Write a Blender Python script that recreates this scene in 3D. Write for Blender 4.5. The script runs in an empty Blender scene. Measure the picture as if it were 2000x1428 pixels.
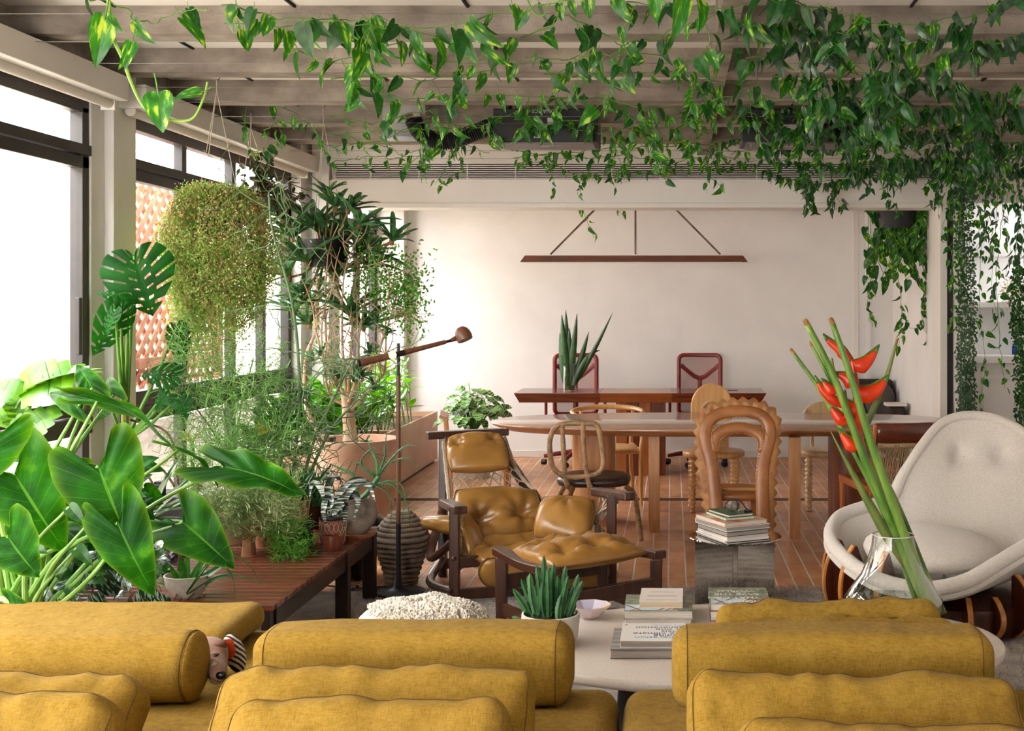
import bpy, bmesh, math, random
from mathutils import Vector, Matrix, Euler, noise
R = math.radians
rnd = random.Random(7)
scene = bpy.context.scene
col = scene.collection
# ---------------------------------------------------------------- camera
F, H, VX, VY = 2400.0, 1.6, 1312.0, 600.0     # focal length in px, eye height, vanishing point in px (2000x1428)
cam_d = bpy.data.cameras.new('camera'); cam = bpy.data.objects.new('camera', cam_d); col.objects.link(cam)
cam.location = (0, 0, H); cam.rotation_euler = (R(90), 0, 0)
cam_d.sensor_width = 36; cam_d.sensor_fit = 'HORIZONTAL'; cam_d.lens = F / 2000 * 36
cam_d.shift_x = (1000 - VX) / 2000; cam_d.shift_y = (VY - 714) / 2000
cam_d.clip_start = 0.05; cam_d.clip_end = 200
scene.camera = cam
# ---------------------------------------------------------------- light
SKY = 7.0
w = bpy.data.worlds.new('overcast_sky'); scene.world = w; w.use_nodes = True
bg = w.node_tree.nodes['Background']; bg.inputs[0].default_value = (0.985, 0.99, 1.0, 1); bg.inputs[1].default_value = SKY
def portal(name, loc, rot, sx, sy):
    d = bpy.data.lights.new(name, 'AREA'); d.shape = 'RECTANGLE'; d.size = sx; d.size_y = sy; d.cycles.is_portal = True
    o = bpy.data.objects.new(name, d); col.objects.link(o); o.location = loc; o.rotation_euler = rot
portal('window_portal_living', (-3.3, 2.6, 1.45), (0, R(-90), 0), 2.7, 8.4)
portal('window_portal_garden', (-3.3, 8.5, 1.45), (0, R(-90), 0), 2.7, 3.2)
portal('window_portal_office', (-3.3, 11.8, 1.45), (0, R(-90), 0), 2.7, 2.8)
portal('window_portal_niche', (3.72, 10.8, 2.1), (0, R(90), 0), .6, .5)  # portal for the unseen side window added to light the niche
portal('window_portal_rear', (-2.2, -2.1, 1.6), (R(90), 0, 0), 1.6, 1.8)  # portal at the added rear opening, fill from behind the camera
vs = scene.view_settings
vs.view_transform = 'Standard'; vs.look = 'None'; vs.gamma = 1.0; vs.use_curve_mapping = False
vs.exposure = 1.84
try:
    scene.cycles.use_denoising = True; scene.cycles.max_bounces = 9; scene.cycles.diffuse_bounces = 4; scene.cycles.adaptive_threshold = 0.03; scene.cycles.transparent_max_bounces = 16
    scene.cycles.transmission_bounces = 10; scene.cycles.glossy_bounces = 4; scene.cycles.sample_clamp_indirect = 8
    scene.cycles.caustics_refractive = False; scene.cycles.caustics_reflective = False
except Exception: pass
# ---------------------------------------------------------------- helpers
def P(px, py, Y): return Vector(((px - VX) * Y / F, Y, H - (py - VY) * Y / F))      # a photo pixel at a known distance
def PZ(px, py, Z):
    Y = (H - Z) * F / (py - VY); return P(px, py, Y)
def lerp(a, b, t): return a + (b - a) * t
def smooth(t): t = max(0., min(1., t)); return t * t * (3 - 2 * t)
def tag(o, label=None, cat=None, group=None, kind=None):
    if label: o['label'] = label
    if cat: o['category'] = cat
    if group: o['group'] = group
    if kind: o['kind'] = kind
    return o
def empty(name, loc=(0, 0, 0), rz=0.0, label=None, cat=None, group=None):
    o = bpy.data.objects.new(name, None); col.objects.link(o); o.empty_display_size = .05
    o.location = loc; o.rotation_euler = (0, 0, rz)
    return tag(o, label, cat, group)
def copy_tree(o, parent=None):
    c = o.copy(); col.objects.link(c); c.parent = parent
    for ch in list(o.children): copy_tree(ch, c)
    return c
def frame_from(d, up=Vector((0, 0, 1))):
    d = d.normalized()
    if abs(d.dot(up)) > .98: up = Vector((0, 1, 0))
    x = d.cross(up).normalized(); y = x.cross(d).normalized()
    return x, y
def wloc(o):
    w = Vector((0, 0, 0))
    while o is not None: w = w + o.location; o = o.parent
    return w
class MB:
    """collects geometry for ONE mesh object"""
    def __init__(s): s.v = []; s.f = []; s.m = []; s.cm = 0
    def add(s, vs, fs):
        b = len(s.v); s.v += [tuple(p) for p in vs]
        for f in fs: s.f.append(tuple(i + b for i in f)); s.m.append(s.cm)
        return s
    def box(s, x0, x1, y0, y1, z0, z1, mat=None):
        vs = [Vector((x, y, z)) for z in (z0, z1) for y in (y0, y1) for x in (x0, x1)]
        if mat is not None: vs = [mat @ p for p in vs]
        return s.add(vs, [(0, 2, 3, 1), (4, 5, 7, 6), (0, 1, 5, 4), (2, 6, 7, 3), (0, 4, 6, 2), (1, 3, 7, 5)])
    def bar(s, a, b, wx, wy, up=Vector((0, 0, 1)), w2=None):
        a, b = Vector(a), Vector(b); x, y = frame_from(b - a, up)
        w2 = w2 or (wx, wy); vs = []
        for p, (p1, p2) in ((a, (wx, wy)), (b, w2)):
            for sx, sy in ((-1, -1), (1, -1), (1, 1), (-1, 1)): vs.append(p + x * sx * p1 / 2 + y * sy * p2 / 2)
        return s.add(vs, [(0, 1, 2, 3), (7, 6, 5, 4), (0, 4, 5, 1), (1, 5, 6, 2), (2, 6, 7, 3), (3, 7, 4, 0)])
    def loft(s, rings, cap=True, wrap=False):
        n = len(rings[0]); vs = [p for r in rings for p in r]; fs = []
        m = len(rings)
        for i in range(m if wrap else m - 1):
            for j in range(n):
                a, b = i * n + j, i * n + (j + 1) % n; c, d = ((i + 1) % m) * n + (j + 1) % n, ((i + 1) % m) * n + j
                fs.append((a, b, c, d))
        if cap and not wrap:
            fs.append(tuple(range(n - 1, -1, -1))); fs.append(tuple(range((m - 1) * n, m * n)))
        return s.add(vs, fs)
    def tube(s, pts, r, seg=8, cap=True, wrap=False, flat=1.0, up=Vector((0, 0, 1))):
        pts = [Vector(p) for p in pts]; n = len(pts)
        rr = r if isinstance(r, (list, tuple)) else [r] * n
        if len(rr) != n: rr = [rr[min(len(rr) - 1, round(k * (len(rr) - 1) / max(1, n - 1)))] for k in range(n)]
        rings = []; x = y = None
        for i, p in enumerate(pts):
            if wrap: d = pts[(i + 1) % n] - pts[i - 1]
            else: d = pts[min(i + 1, n - 1)] - pts[max(i - 1, 0)]
            if d.length < 1e-9: d = Vector((0, 0, 1))
            d.normalize()
            if x is None: x, y = frame_from(d, up)
            else:
                x = (x - d * x.dot(d))
                if x.length < 1e-6: x, y = frame_from(d, up)
                x.normalize(); y = d.cross(x) * -1; y = x.cross(d)
            rings.append([p + (x * math.cos(2 * math.pi * k / seg) + y * math.sin(2 * math.pi * k / seg) * flat) * rr[i] for k in range(seg)])
        return s.loft(rings, cap, wrap)
    def lathe(s, prof, seg=32, c=(0, 0, 0), cap=True, wob=None):
        c = Vector(c); rings = []
        for i, (r, z) in enumerate(prof):
            rings.append([c + Vector((r * math.cos(2 * math.pi * k / seg), r * math.sin(2 * math.pi * k / seg), z)) * 1 for k in range(seg)])
        return s.loft(rings, cap)
    def grid(s, fn, nu, nv, wu=False, wv=False):
        vs = [fn(i / nu, j / nv) for i in range(nu + (0 if wu else 1)) for j in range(nv + (0 if wv else 1))]
        cu, cv = nu + (0 if wu else 1), nv + (0 if wv else 1); fs = []
        for i in range(nu):
            for j in range(nv):
                i2, j2 = (i + 1) % cu, (j + 1) % cv
                fs.append((i * cv + j, i2 * cv + j, i2 * cv + j2, i * cv + j2))
        return s.add(vs, fs)
    def prism(s, poly, z0, z1, mat=None):
        n = len(poly); vs = [Vector((x, y, z0)) for x, y in poly] + [Vector((x, y, z1)) for x, y in poly]
        if mat is not None: vs = [mat @ p for p in vs]
        return s.add(vs, [tuple(range(n - 1, -1, -1)), tuple(range(n, 2 * n))] + [(i, (i + 1) % n, n + (i + 1) % n, n + i) for i in range(n)])
    def ball(s, c, r, nu=10, nv=6):
        c = Vector(c); r = r if isinstance(r, (tuple, list)) else (r, r, r)
        rings = []
        for j in range(1, nv):
            a = math.pi * j / nv - math.pi / 2
            rings.append([c + Vector((r[0] * math.cos(a) * math.cos(2 * math.pi * k / nu), r[1] * math.cos(a) * math.sin(2 * math.pi * k / nu), r[2] * math.sin(a))) for k in range(nu)])
        return s.loft(rings, True)
    def mesh(s, name, mats, sm=True, angle=40):
        me = bpy.data.meshes.new(name); me.from_pydata(s.v, [], s.f)
        for mm in (mats if isinstance(mats, (list, tuple)) else [mats]): me.materials.append(mm)
        if any(s.m): me.polygons.foreach_set('material_index', s.m)
        if sm:
            me.polygons.foreach_set('use_smooth', [True] * len(me.polygons))
            if angle < 180: me.set_sharp_from_angle(angle=R(angle))
        me.update(); return me
    def build(s, name, mats, parent=None, sm=True, bevel=0, sub=0, angle=40, loc=None, seg=2, world=False):
        if parent is not None and world:
            w = wloc(parent); s.v = [(p[0] - w.x, p[1] - w.y, p[2] - w.z) for p in s.v]
        o = bpy.data.objects.new(name, s.mesh(name, mats, sm, angle)); col.objects.link(o)
        if parent is not None: o.parent = parent
        if loc is not None: o.location = loc
        if bevel:
            b = o.modifiers.new('bevel', 'BEVEL'); b.width = bevel; b.segments = seg; b.limit_method = 'ANGLE'; b.angle_limit = R(35); b.harden_normals = False
        if sub:
            b = o.modifiers.new('subsurf', 'SUBSURF'); b.levels = sub; b.render_levels = sub
        return o
def inst(name, me, parent=None, M=None):
    o = bpy.data.objects.new(name, me); col.objects.link(o)
    if parent is not None: o.parent = parent
    if M is not None: o.matrix_local = M
    return o
def curve_pts(ctrl, n=24, closed=False):
    """Catmull-Rom through control points"""
    c = [Vector(p) for p in ctrl]; out = []
    m = len(c)
    segs = m if closed else m - 1
    per = max(1, n // segs)
    for i in range(segs):
        p0 = c[(i - 1) % m] if closed or i > 0 else c[0] * 2 - c[1]
        p1, p2 = c[i], c[(i + 1) % m]
        p3 = c[(i + 2) % m] if closed or i + 2 < m else c[-1] * 2 - c[-2]
        for k in range(per):
            t = k / per
            out.append(.5 * ((2 * p1) + (p2 - p0) * t + (2 * p0 - 5 * p1 + 4 * p2 - p3) * t * t + (3 * p1 - p0 - 3 * p2 + p3) * t ** 3))
    if not closed: out.append(c[-1].copy())
    return out
# ---------------------------------------------------------------- materials
def M_(name):
    m = bpy.data.materials.new(name); m.use_nodes = True
    nt = m.node_tree; return m, nt, nt.nodes['Principled BSDF'], nt.links.new
def c4(c): return (c[0], c[1], c[2], 1)
def hexc(h):
    h = h.lstrip('#'); out = []
    for i in (0, 2, 4):
        v = int(h[i:i + 2], 16) / 255; out.append(v / 12.92 if v <= .04045 else ((v + .055) / 1.055) ** 2.4)
    return tuple(out)
def mat(name, c1, c2=None, rough=.5, scale=6, stretch=(1, 1, 1), detail=5, lo=.35, hi=.65, bump=0, bscale=None, bstretch=None, metal=0, coat=0, sheen=0,
        rand=0, transl=0, spec=None, c3=None, coords='Object', bdist=.01):
    m, nt, b, L = M_(name); N = nt.nodes.new
    if isinstance(c1, str): c1 = hexc(c1)
    if isinstance(c2, str): c2 = hexc(c2)
    if isinstance(c3, str): c3 = hexc(c3)
    b.inputs['Roughness'].default_value = rough; b.inputs['Metallic'].default_value = metal
    if coat: b.inputs['Coat Weight'].default_value = coat; b.inputs['Coat Roughness'].default_value = .12
    if sheen: b.inputs['Sheen Weight'].default_value = sheen; b.inputs['Sheen Roughness'].default_value = .5
    if spec is not None: b.inputs['Specular IOR Level'].default_value = spec
    tc = N('ShaderNodeTexCoord'); colout = None
    if c2 is not None:
        mp = N('ShaderNodeMapping'); mp.inputs['Scale'].default_value = stretch; L(tc.outputs[coords], mp.inputs[0])
        if rand:
            oi = N('ShaderNodeObjectInfo'); mu = N('ShaderNodeMath'); mu.operation = 'MULTIPLY'; mu.inputs[1].default_value = 37.0
            L(oi.outputs['Random'], mu.inputs[0]); L(mu.outputs[0], mp.inputs['Location'])
        no = N('ShaderNodeTexNoise'); no.inputs['Scale'].default_value = scale; no.inputs['Detail'].default_value = detail
        L(mp.outputs[0], no.inputs[0])
        cr = N('ShaderNodeValToRGB'); cr.color_ramp.elements[0].position = lo; cr.color_ramp.elements[1].position = hi
        cr.color_ramp.elements[0].color = c4(c1); cr.color_ramp.elements[1].color = c4(c2)
        if c3 is not None:
            e = cr.color_ramp.elements.new(min(.99, hi + .1)); e.color = c4(c3)
        L(no.outputs[0], cr.inputs[0]); colout = cr.outputs[0]
    else:
        rg = N('ShaderNodeRGB'); rg.outputs[0].default_value = c4(c1); colout = rg.outputs[0]
    if rand:
        oi2 = N('ShaderNodeObjectInfo'); mr = N('ShaderNodeMapRange'); mr.inputs['To Min'].default_value = 1 - rand; mr.inputs['To Max'].default_value = 1 + rand
        L(oi2.outputs['Random'], mr.inputs[0])
        hs = N('ShaderNodeHueSaturation'); L(mr.outputs[0], hs.inputs['Value']); L(colout, hs.inputs['Color']); colout = hs.outputs[0]
    L(colout, b.inputs['Base Color'])
    if bump:
        mp2 = N('ShaderNodeMapping'); mp2.inputs['Scale'].default_value = bstretch or stretch; L(tc.outputs[coords], mp2.inputs[0])
        n2 = N('ShaderNodeTexNoise'); n2.inputs['Scale'].default_value = bscale or scale; n2.inputs['Detail'].default_value = 3; L(mp2.outputs[0], n2.inputs[0])
        bp = N('ShaderNodeBump'); bp.inputs['Strength'].default_value = bump; bp.inputs['Distance'].default_value = bdist
        L(n2.outputs[0], bp.inputs['Height']); L(bp.outputs[0], b.inputs['Normal'])
    if transl:
        tr = N('ShaderNodeBsdfTranslucent'); mx = N('ShaderNodeMixShader'); mx.inputs[0].default_value = transl
        hs2 = N('ShaderNodeHueSaturation'); hs2.inputs['Value'].default_value = 1.6; hs2.inputs['Hue'].default_value = .485; hs2.inputs['Saturation'].default_value = 1.1
        L(colout, hs2.inputs['Color']); L(hs2.outputs[0], tr.inputs[0])
        L(b.outputs[0], mx.inputs[1]); L(tr.outputs[0], mx.inputs[2]); L(mx.outputs[0], nt.nodes['Material Output'].inputs[0])
    return m
def fabric(name, c1, c2, wscale=700, bump=.35, mott=9):
    """woven cloth: crossed waves for the weave, soft mottling for the wear"""
    m, nt, b, L = M_(name); N = nt.nodes.new
    if isinstance(c1, str): c1 = hexc(c1)
    if isinstance(c2, str): c2 = hexc(c2)
    b.inputs['Roughness'].default_value = .92; b.inputs['Sheen Weight'].default_value = .03; b.inputs['Specular IOR Level'].default_value = .08
    tc = N('ShaderNodeTexCoord')
    no = N('ShaderNodeTexNoise'); no.inputs['Scale'].default_value = mott; no.inputs['Detail'].default_value = 8; no.inputs['Roughness'].default_value = .7; L(tc.outputs['Object'], no.inputs[0])
    mp = N('ShaderNodeMapping'); mp.inputs['Scale'].default_value = (1, 1, .12); L(tc.outputs['Object'], mp.inputs[0])
    n2 = N('ShaderNodeTexNoise'); n2.inputs['Scale'].default_value = wscale * .45; n2.inputs['Detail'].default_value = 2; L(mp.outputs[0], n2.inputs[0])
    mp3 = N('ShaderNodeMapping'); mp3.inputs['Scale'].default_value = (.12, .12, 1); L(tc.outputs['Object'], mp3.inputs[0])
    n3 = N('ShaderNodeTexNoise'); n3.inputs['Scale'].default_value = wscale * .45; n3.inputs['Detail'].default_value = 2; L(mp3.outputs[0], n3.inputs[0])
    ad = N('ShaderNodeMath'); ad.operation = 'ADD'; L(n2.outputs[0], ad.inputs[0]); L(n3.outputs[0], ad.inputs[1])
    a2 = N('ShaderNodeMath'); a2.operation = 'MULTIPLY_ADD'; a2.inputs[1].default_value = .55; L(ad.outputs[0], a2.inputs[0]); sc_ = N('ShaderNodeMath'); sc_.operation = 'MULTIPLY'; sc_.inputs[1].default_value = .5; L(no.outputs[0], sc_.inputs[0]); L(sc_.outputs[0], a2.inputs[2])
    cr = N('ShaderNodeValToRGB'); cr.color_ramp.elements[0].position = .55; cr.color_ramp.elements[1].position = 1.0
    cr.color_ramp.elements[0].color = c4(c1); cr.color_ramp.elements[1].color = c4(c2)
    sb = N('ShaderNodeMath'); sb.operation = 'SUBTRACT'; sb.inputs[1].default_value = .0; L(a2.outputs[0], sb.inputs[0]); L(sb.outputs[0], cr.inputs[0]); L(cr.outputs[0], b.inputs['Base Color'])
    bp = N('ShaderNodeBump'); bp.inputs['Strength'].default_value = bump; bp.inputs['Distance'].default_value = .002
    L(ad.outputs[0], bp.inputs['Height']); L(bp.outputs[0], b.inputs['Normal'])
    return m
def wood(name, c1, c2, ax=0, scale=9, rough=.38, coat=.15, bump=.08, rand=.06):
    st = [1, 1, 1]; st[ax] = .09
    return mat(name, c1, c2, rough=rough, scale=scale * 4, stretch=tuple(st), detail=6, lo=.3, hi=.72, bump=bump, bscale=scale * 12, coat=coat, rand=rand, bdist=.003)
def glass(name, tint=(1, 1, 1), rough=0.0, edge=.75, pwr=4.0):
    """clear pane: mostly transparent with a fresnel reflection"""
    m, nt, b, L = M_(name); N = nt.nodes.new
    tr = N('ShaderNodeBsdfTransparent'); tr.inputs[0].default_value = c4(tint); gl = N('ShaderNodeBsdfGlossy'); gl.inputs['Roughness'].default_value = rough
    lw = N('ShaderNodeLayerWeight'); lw.inputs[0].default_value = .5; mx = N('ShaderNodeMixShader')
    pw = N('ShaderNodeMath'); pw.operation = 'POWER'; pw.inputs[1].default_value = pwr; L(lw.outputs['Facing'], pw.inputs[0])
    ma = N('ShaderNodeMath'); ma.operation = 'MULTIPLY_ADD'; ma.inputs[1].default_value = edge; ma.inputs[2].default_value = .04; L(pw.outputs[0], ma.inputs[0])
    L(ma.outputs[0], mx.inputs[0]); L(tr.outputs[0], mx.inputs[1]); L(gl.outputs[0], mx.inputs[2]); L(mx.outputs[0], nt.nodes['Material Output'].inputs[0])
    return m
WALL = mat('white_wall_paint', '#e0dddb', '#e6e3e0', rough=.8, scale=3, bump=.05, bscale=60)
WHITE = mat('white_painted_metal', '#dcd6d0', rough=.45)
WHITE_PLASTIC = mat('white_blind_box', '#d6d0ca', '#dad4ce', rough=.5, scale=2)
BLACKFRAME = mat('charcoal_window_frame', '#241f1f', '#322b2a', rough=.45, scale=4)
CONCRETE = mat('board_marked_concrete', '#665b52', '#a5988c', rough=.9, scale=4, stretch=(1, 1.3, 1.6), detail=10, lo=.3, hi=.7, bump=.5, bscale=40)
SLAB = mat('white_slab_panel', '#e2dbd6', '#e8e2dd', rough=.8, scale=2)
BLACK = mat('matte_black', '#0b0b0c', '#141415', rough=.5, scale=8)
GLASS = glass('window_glass', (.97, .985, .98))
CLEAR = glass('clear_vessel_glass', (.92, .94, .94), 0, .95, 1.7)
DARKGAP = mat('dark_gap', '#1a1512', rough=.9)
STEEL = mat('galvanised_steel', '#9a9a9a', '#b5b5b4', rough=.35, metal=.8, scale=5)
CHROME = mat('polished_chrome', '#e4e2e0', rough=.03, metal=1)
STRING = mat('twine', '#cdbfa9', rough=.9)
TERRA = mat('terracotta', '#a2603f', '#c48a68', rough=.85, scale=6, bump=.1, bscale=40, rand=.08)
TERRA_PALE = mat('chalky_terracotta', '#c99a80', '#dcbdaa', rough=.9, scale=4, lo=.35, hi=.65, c3='#e9d9ce', bump=.15, bscale=30)
SOIL = mat('potting_soil', '#1d130c', '#3a281b', rough=1, scale=60, bump=1, bscale=80)
STEMG = mat('green_stem', '#3d6a1c', '#5f8f2c', rough=.5, scale=9)
STEMB = mat('brown_stem', '#4a3020', '#6d4a33', rough=.8, scale=20)
# ================================================================ SHELL
XW = -3.05                       # inner plane of the window wall
XR = 3.6                         # right wall
YB = 13.1                        # back wall
YO = 10.2                        # front plane of the beam over the opening
def struct(mb, name, m, parent=None, **k):
    o = mb.build(name, m, parent, **k)
    if parent is None: o['kind'] = 'structure'
    return o
# floor: mortar bed, then the tiles laid on it
TILE = mat('terracotta_floor_tile', '#a66b44', '#c48e64', rough=.40, scale=7, stretch=(1, .4, 1), rand=.12, bump=.08, bscale=60, spec=.4)
GROUT = mat('pale_floor_grout', '#c9c3bb', '#d6d0c8', rough=.95, scale=20)
floor = struct(MB().box(-3.4, 3.9, -2.2, 13.2, -.12, -.0015), 'floor', GROUT, sm=False)
TX, TY = .1048, .3897; X0 = -.016 - 40 * TX; Y0 = 9.98 - 12 * TY
tm = MB().box(0, TX - .0095, 0, TY - .004, -.03, 0).mesh('tile', TILE, sm=False)
cells = []
for i in range(0, 76):
    for j in range(-2, 21):
        x, y = X0 + i * TX, Y0 + j * TY
        if x < -3.0 or x > 3.5 or y < 3 or y > 13: continue
        px = VX + F * (x + TX / 2) / (y + .2); py = VY + F * H / (y + .2)
        vis = (700 < px < 1660) and py < 1180
        cells.append((not vis, y, x))
cells.sort()
for k, (nv, y, x) in enumerate(cells):
    if k < 300: inst('tile', tm, floor, Matrix.Translation((x, y, 0)))
rest = MB()
for nv, y, x in cells[300:]: rest.box(x, x + TX - .0095, y, y + TY - .004, -.03, 0)
rest.build('tile_field', TILE, floor, sm=False)['kind'] = 'stuff'
# sliding door track set in the floor under the beam
struct(MB().box(-2.9, 2.35, 10.17, 10.20, -.004, .004), 'trim_1', DARKGAP, sm=False)
struct(MB().box(-2.9, 2.35, 10.245, 10.265, -.004, .004), 'trim_2', DARKGAP, sm=False)
# walls
struct(MB().box(-2.9, 2.5, YB, YB + .15, 0, 3.0).box(2.06, 2.12, YB - .03, YB, 0, 3.0), 'wall_back', WALL, sm=False)
struct(MB().box(XR, XR + .15, -2.2, 10.55, 0, 3.0).box(XR, XR + .15, 10.55, 11.05, 0, 1.8).box(XR, XR + .15, 10.55, 11.05, 2.4, 3.0).box(XR, XR + .15, 11.05, YB + .15, 0, 3.0), 'wall_right', WALL, sm=False)
w5 = struct(MB().box(XR + .04, XR + .09, 10.55, 10.59, 1.8, 2.4).box(XR + .04, XR + .09, 11.01, 11.05, 1.8, 2.4).box(XR + .04, XR + .09, 10.59, 11.01, 1.8, 1.84).box(XR + .04, XR + .09, 10.59, 11.01, 2.36, 2.4), 'window_5', BLACKFRAME, sm=False)  # out-of-view window, added to brighten the niche
MB().add([(XR + .065, 10.59, 1.84), (XR + .065, 11.01, 1.84), (XR + .065, 11.01, 2.36), (XR + .065, 10.59, 2.36)], [(0, 1, 2, 3)]).build('pane', GLASS, w5, sm=False)
struct(MB().box(-2.82, 2.5, YB - .015, YB, 0, .075), 'baseboard_back', WHITE, sm=False, bevel=.004)
struct(MB().box(2.36, 2.44, YO + .3, YB, 0, 3.), 'wall_office_right', WALL, sm=False)
# wall of the side niche right of the opening
struct(MB().box(2.44, XR, 11.3, 11.45, 0, 3.0), 'wall_niche', WALL, sm=False)
# unseen rear wall behind the camera, with an opening added to admit fill light
struct(MB().box(-3.3, -3.0, -2.25, -2.1, 0, 3.0).box(-3.0, XR, -2.25, -2.1, 2.5, 3.0).box(-1.4, XR, -2.25, -2.1, 0, 2.5).box(-3.0, -1.4, -2.25, -2.1, 0, .7), 'wall_rear', WALL, sm=False)
# ceiling slab with concrete ribs
ceiling = struct(MB().box(-3.4, XR + .1, -2.25, 13.3, 2.995, 3.15), 'ceiling', SLAB, sm=False)
for k in range(-7, 6):
    yb = 5.87 + .93 * k
    if yb > 10.0: continue
    mb = MB(); n = 26; rings = []
    for i in range(n + 1):
        x = lerp(-3.1, XR, i / n); j = lambda s: noise.noise(Vector((x * 1.7, k * 5.1, s))) * .006
        rings.append([Vector((x, yb - .19 + j(1), 3.0)), Vector((x, yb - .165 + j(2), 2.87 + j(3))), Vector((x, yb + j(4), 2.87 + j(5))), Vector((x, yb + .025, 3.0))])
    mb.loft(rings); mb.build('concrete_rib', CONCRETE, ceiling, angle=30)
mb = MB(); mb.add([(.20, -2, 3.), (.20, 10.2, 3.), (.21, -2, 2.862), (.21, 10.2, 2.862), (.30, -2, 2.862), (.30, 10.2, 2.862), (.31, -2, 3.), (.31, 10.2, 3.)], [(0, 1, 3, 2), (2, 3, 5, 4), (4, 5, 7, 6), (0, 2, 4, 6), (1, 7, 5, 3)])
mb.build('cross_rib', CONCRETE, ceiling, sm=False)
for x in (-2.58, -1.75, -.95, 1.1, 1.9, 2.7):
    MB().box(x, x + .012, -2, 10.2, 2.985, 2.997).build('slab_joint', DARKGAP, ceiling, sm=False)
# bulkhead beam over the opening, with lower lip and air grille
beam = struct(MB().box(-2.95, XR, YO, YO + .28, 2.80, 3.0).box(-2.95, XR, YO, YO + .28, 2.465, 2.655).box(-2.95, XR, YO + .06, YO + .28, 2.655, 2.80), 'trim_3', WHITE, sm=False)
beam['label'] = 'white bulkhead beam over the wide opening'
MB().box(-2.95, 2.3, YO - .012, YO + .29, 2.425, 2.465).build('lip', WHITE, beam, sm=False, bevel=.004)
MB().box(-2.80, 2.5, YO + .045, YO + .058, 2.655, 2.80).build('grille_back', DARKGAP, beam, sm=False)
MB().box(-2.82, 2.5, YO - .008, YO, 2.79, 2.812).build('grille_flange', WHITE, beam, sm=False)
MB().box(-2.82, 2.5, YO - .008, YO, 2.64, 2.662).build('grille_flange', WHITE, beam, sm=False)
sl = MB().box(-2.8, 2.5, 0, .03, 0, .0075).mesh('grille_slat', WHITE, sm=False)
for k in range(7): inst('grille_slat', sl, beam, Matrix.Translation((0, YO - .002, 2.667 + k * .0178)))
pn = MB().box(0, .006, 0, .012, 2.655, 2.80).mesh('grille_divider', WHITE, sm=False)
for k in range(14): inst('grille_divider', pn, beam, Matrix.Translation((-2.5 + k * .4, YO - .006, 0)))
# jambs of the opening
struct(MB().box(-2.98, -2.84, YO - .02, YO + .3, 0, 2.98), 'trim_4', WHITE, sm=False, bevel=.004)
struct(MB().box(2.225, 2.285, YO - .01, YO + .3, 0, 2.43), 'trim_5', WHITE, sm=False, bevel=.004)
struct(MB().box(2.285, 2.345, YO + .05, YO + .25, 0, 2.7), 'trim_6', BLACKFRAME, sm=False)
struct(MB().box(2.345, 2.44, YO, YO + .3, 0, 2.8), 'trim_7', WHITE, sm=False, bevel=.004)
struct(MB().box(1.93, 1.99, YB - .02, YB, 0, 2.9), 'trim_8', WHITE, sm=False, bevel=.004)
# ---- window wall on the left
def window(n, y0, y1, mulls, z0=0.0, lower=True, zt=2.66, parent_name=None):
    w_ = struct(MB().box(XW - .13, XW - .06, y0, y0 + .07, z0, zt).box(XW - .13, XW - .06, y1 - .07, y1, z0, zt)
                .box(XW - .13, XW - .06, y0, y1, zt - .03, zt + .04).box(XW - .13, XW - .06, y0, y1, z0, z0 + .08), 'window_%d' % n, BLACKFRAME, sm=False, bevel=.004)
    MB().box(XW - .12, XW - .045, y0, y1, 2.405, 2.46).box(XW - .125, XW - .06, y0, y1, 2.335, 2.40).build('transom', BLACKFRAME, w_, sm=False, bevel=.004)
    MB().box(XW - .125, XW - .05, y0, y1, 1.03, 1.11).box(XW - .13, XW - .04, y0, y1, .93, 1.02).build('rail', BLACKFRAME, w_, sm=False, bevel=.004)
    for y in mulls: MB().box(XW - .125, XW - .065, y - .035, y + .035, z0, zt).build('mullion', BLACKFRAME, w_, sm=False, bevel=.004)
    ys = [y0 + .05] + list(mulls) + [y1 - .05]
    for a, b in zip(ys[:-1], ys[1:]):
        for za, zb in ((z0 + .06, .95), (1.1, 2.345), (2.45, zt)):
            MB().add([(XW - .095, a, za), (XW - .095, b, za), (XW - .095, b, zb), (XW - .095, a, zb)], [(0, 1, 2, 3)]).build('pane', GLASS, w_, sm=False)
    return w_
win1 = window(1, 2.2, 6.56, [4.4])
MB().box(XW - .06, XW - .035, 6.40, 6.435, 1.35, 1.65).build('handle', BLACKFRAME, win1, sm=False, bevel=.004)
window(2, 7.02, 10.05, [7.86, 8.75, 9.4])
window(3, -2.0, 1.9, [0.0])
win4 = window(4, 10.5, 12.95, [11.5, 12.25])
for n, (a, b, xo, xi) in enumerate(((6.715, 7.0, XW - .2, XW), (6.56, 6.715, XW - .2, XW - .05), (1.9, 2.2, XW - .2, XW), (10.05, 10.5, XW - .2, XW + .02), (12.95, 13.2, XW - .2, -2.82))):
    struct(MB().box(xo, xi, a, b, 0, 3.0), 'trim_%d' % (9 + n), WHITE, sm=False, bevel=.006)
struct(MB().box(XW - .2, XW - .02, -2.2, 13.2, 2.70, 3.02), 'wall_left', CONCRETE, sm=False)
struct(MB().box(XW - .2, XW - .02, -2.2, 13.2, -.1, .02), 'trim_14', WHITE, sm=False)
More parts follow.
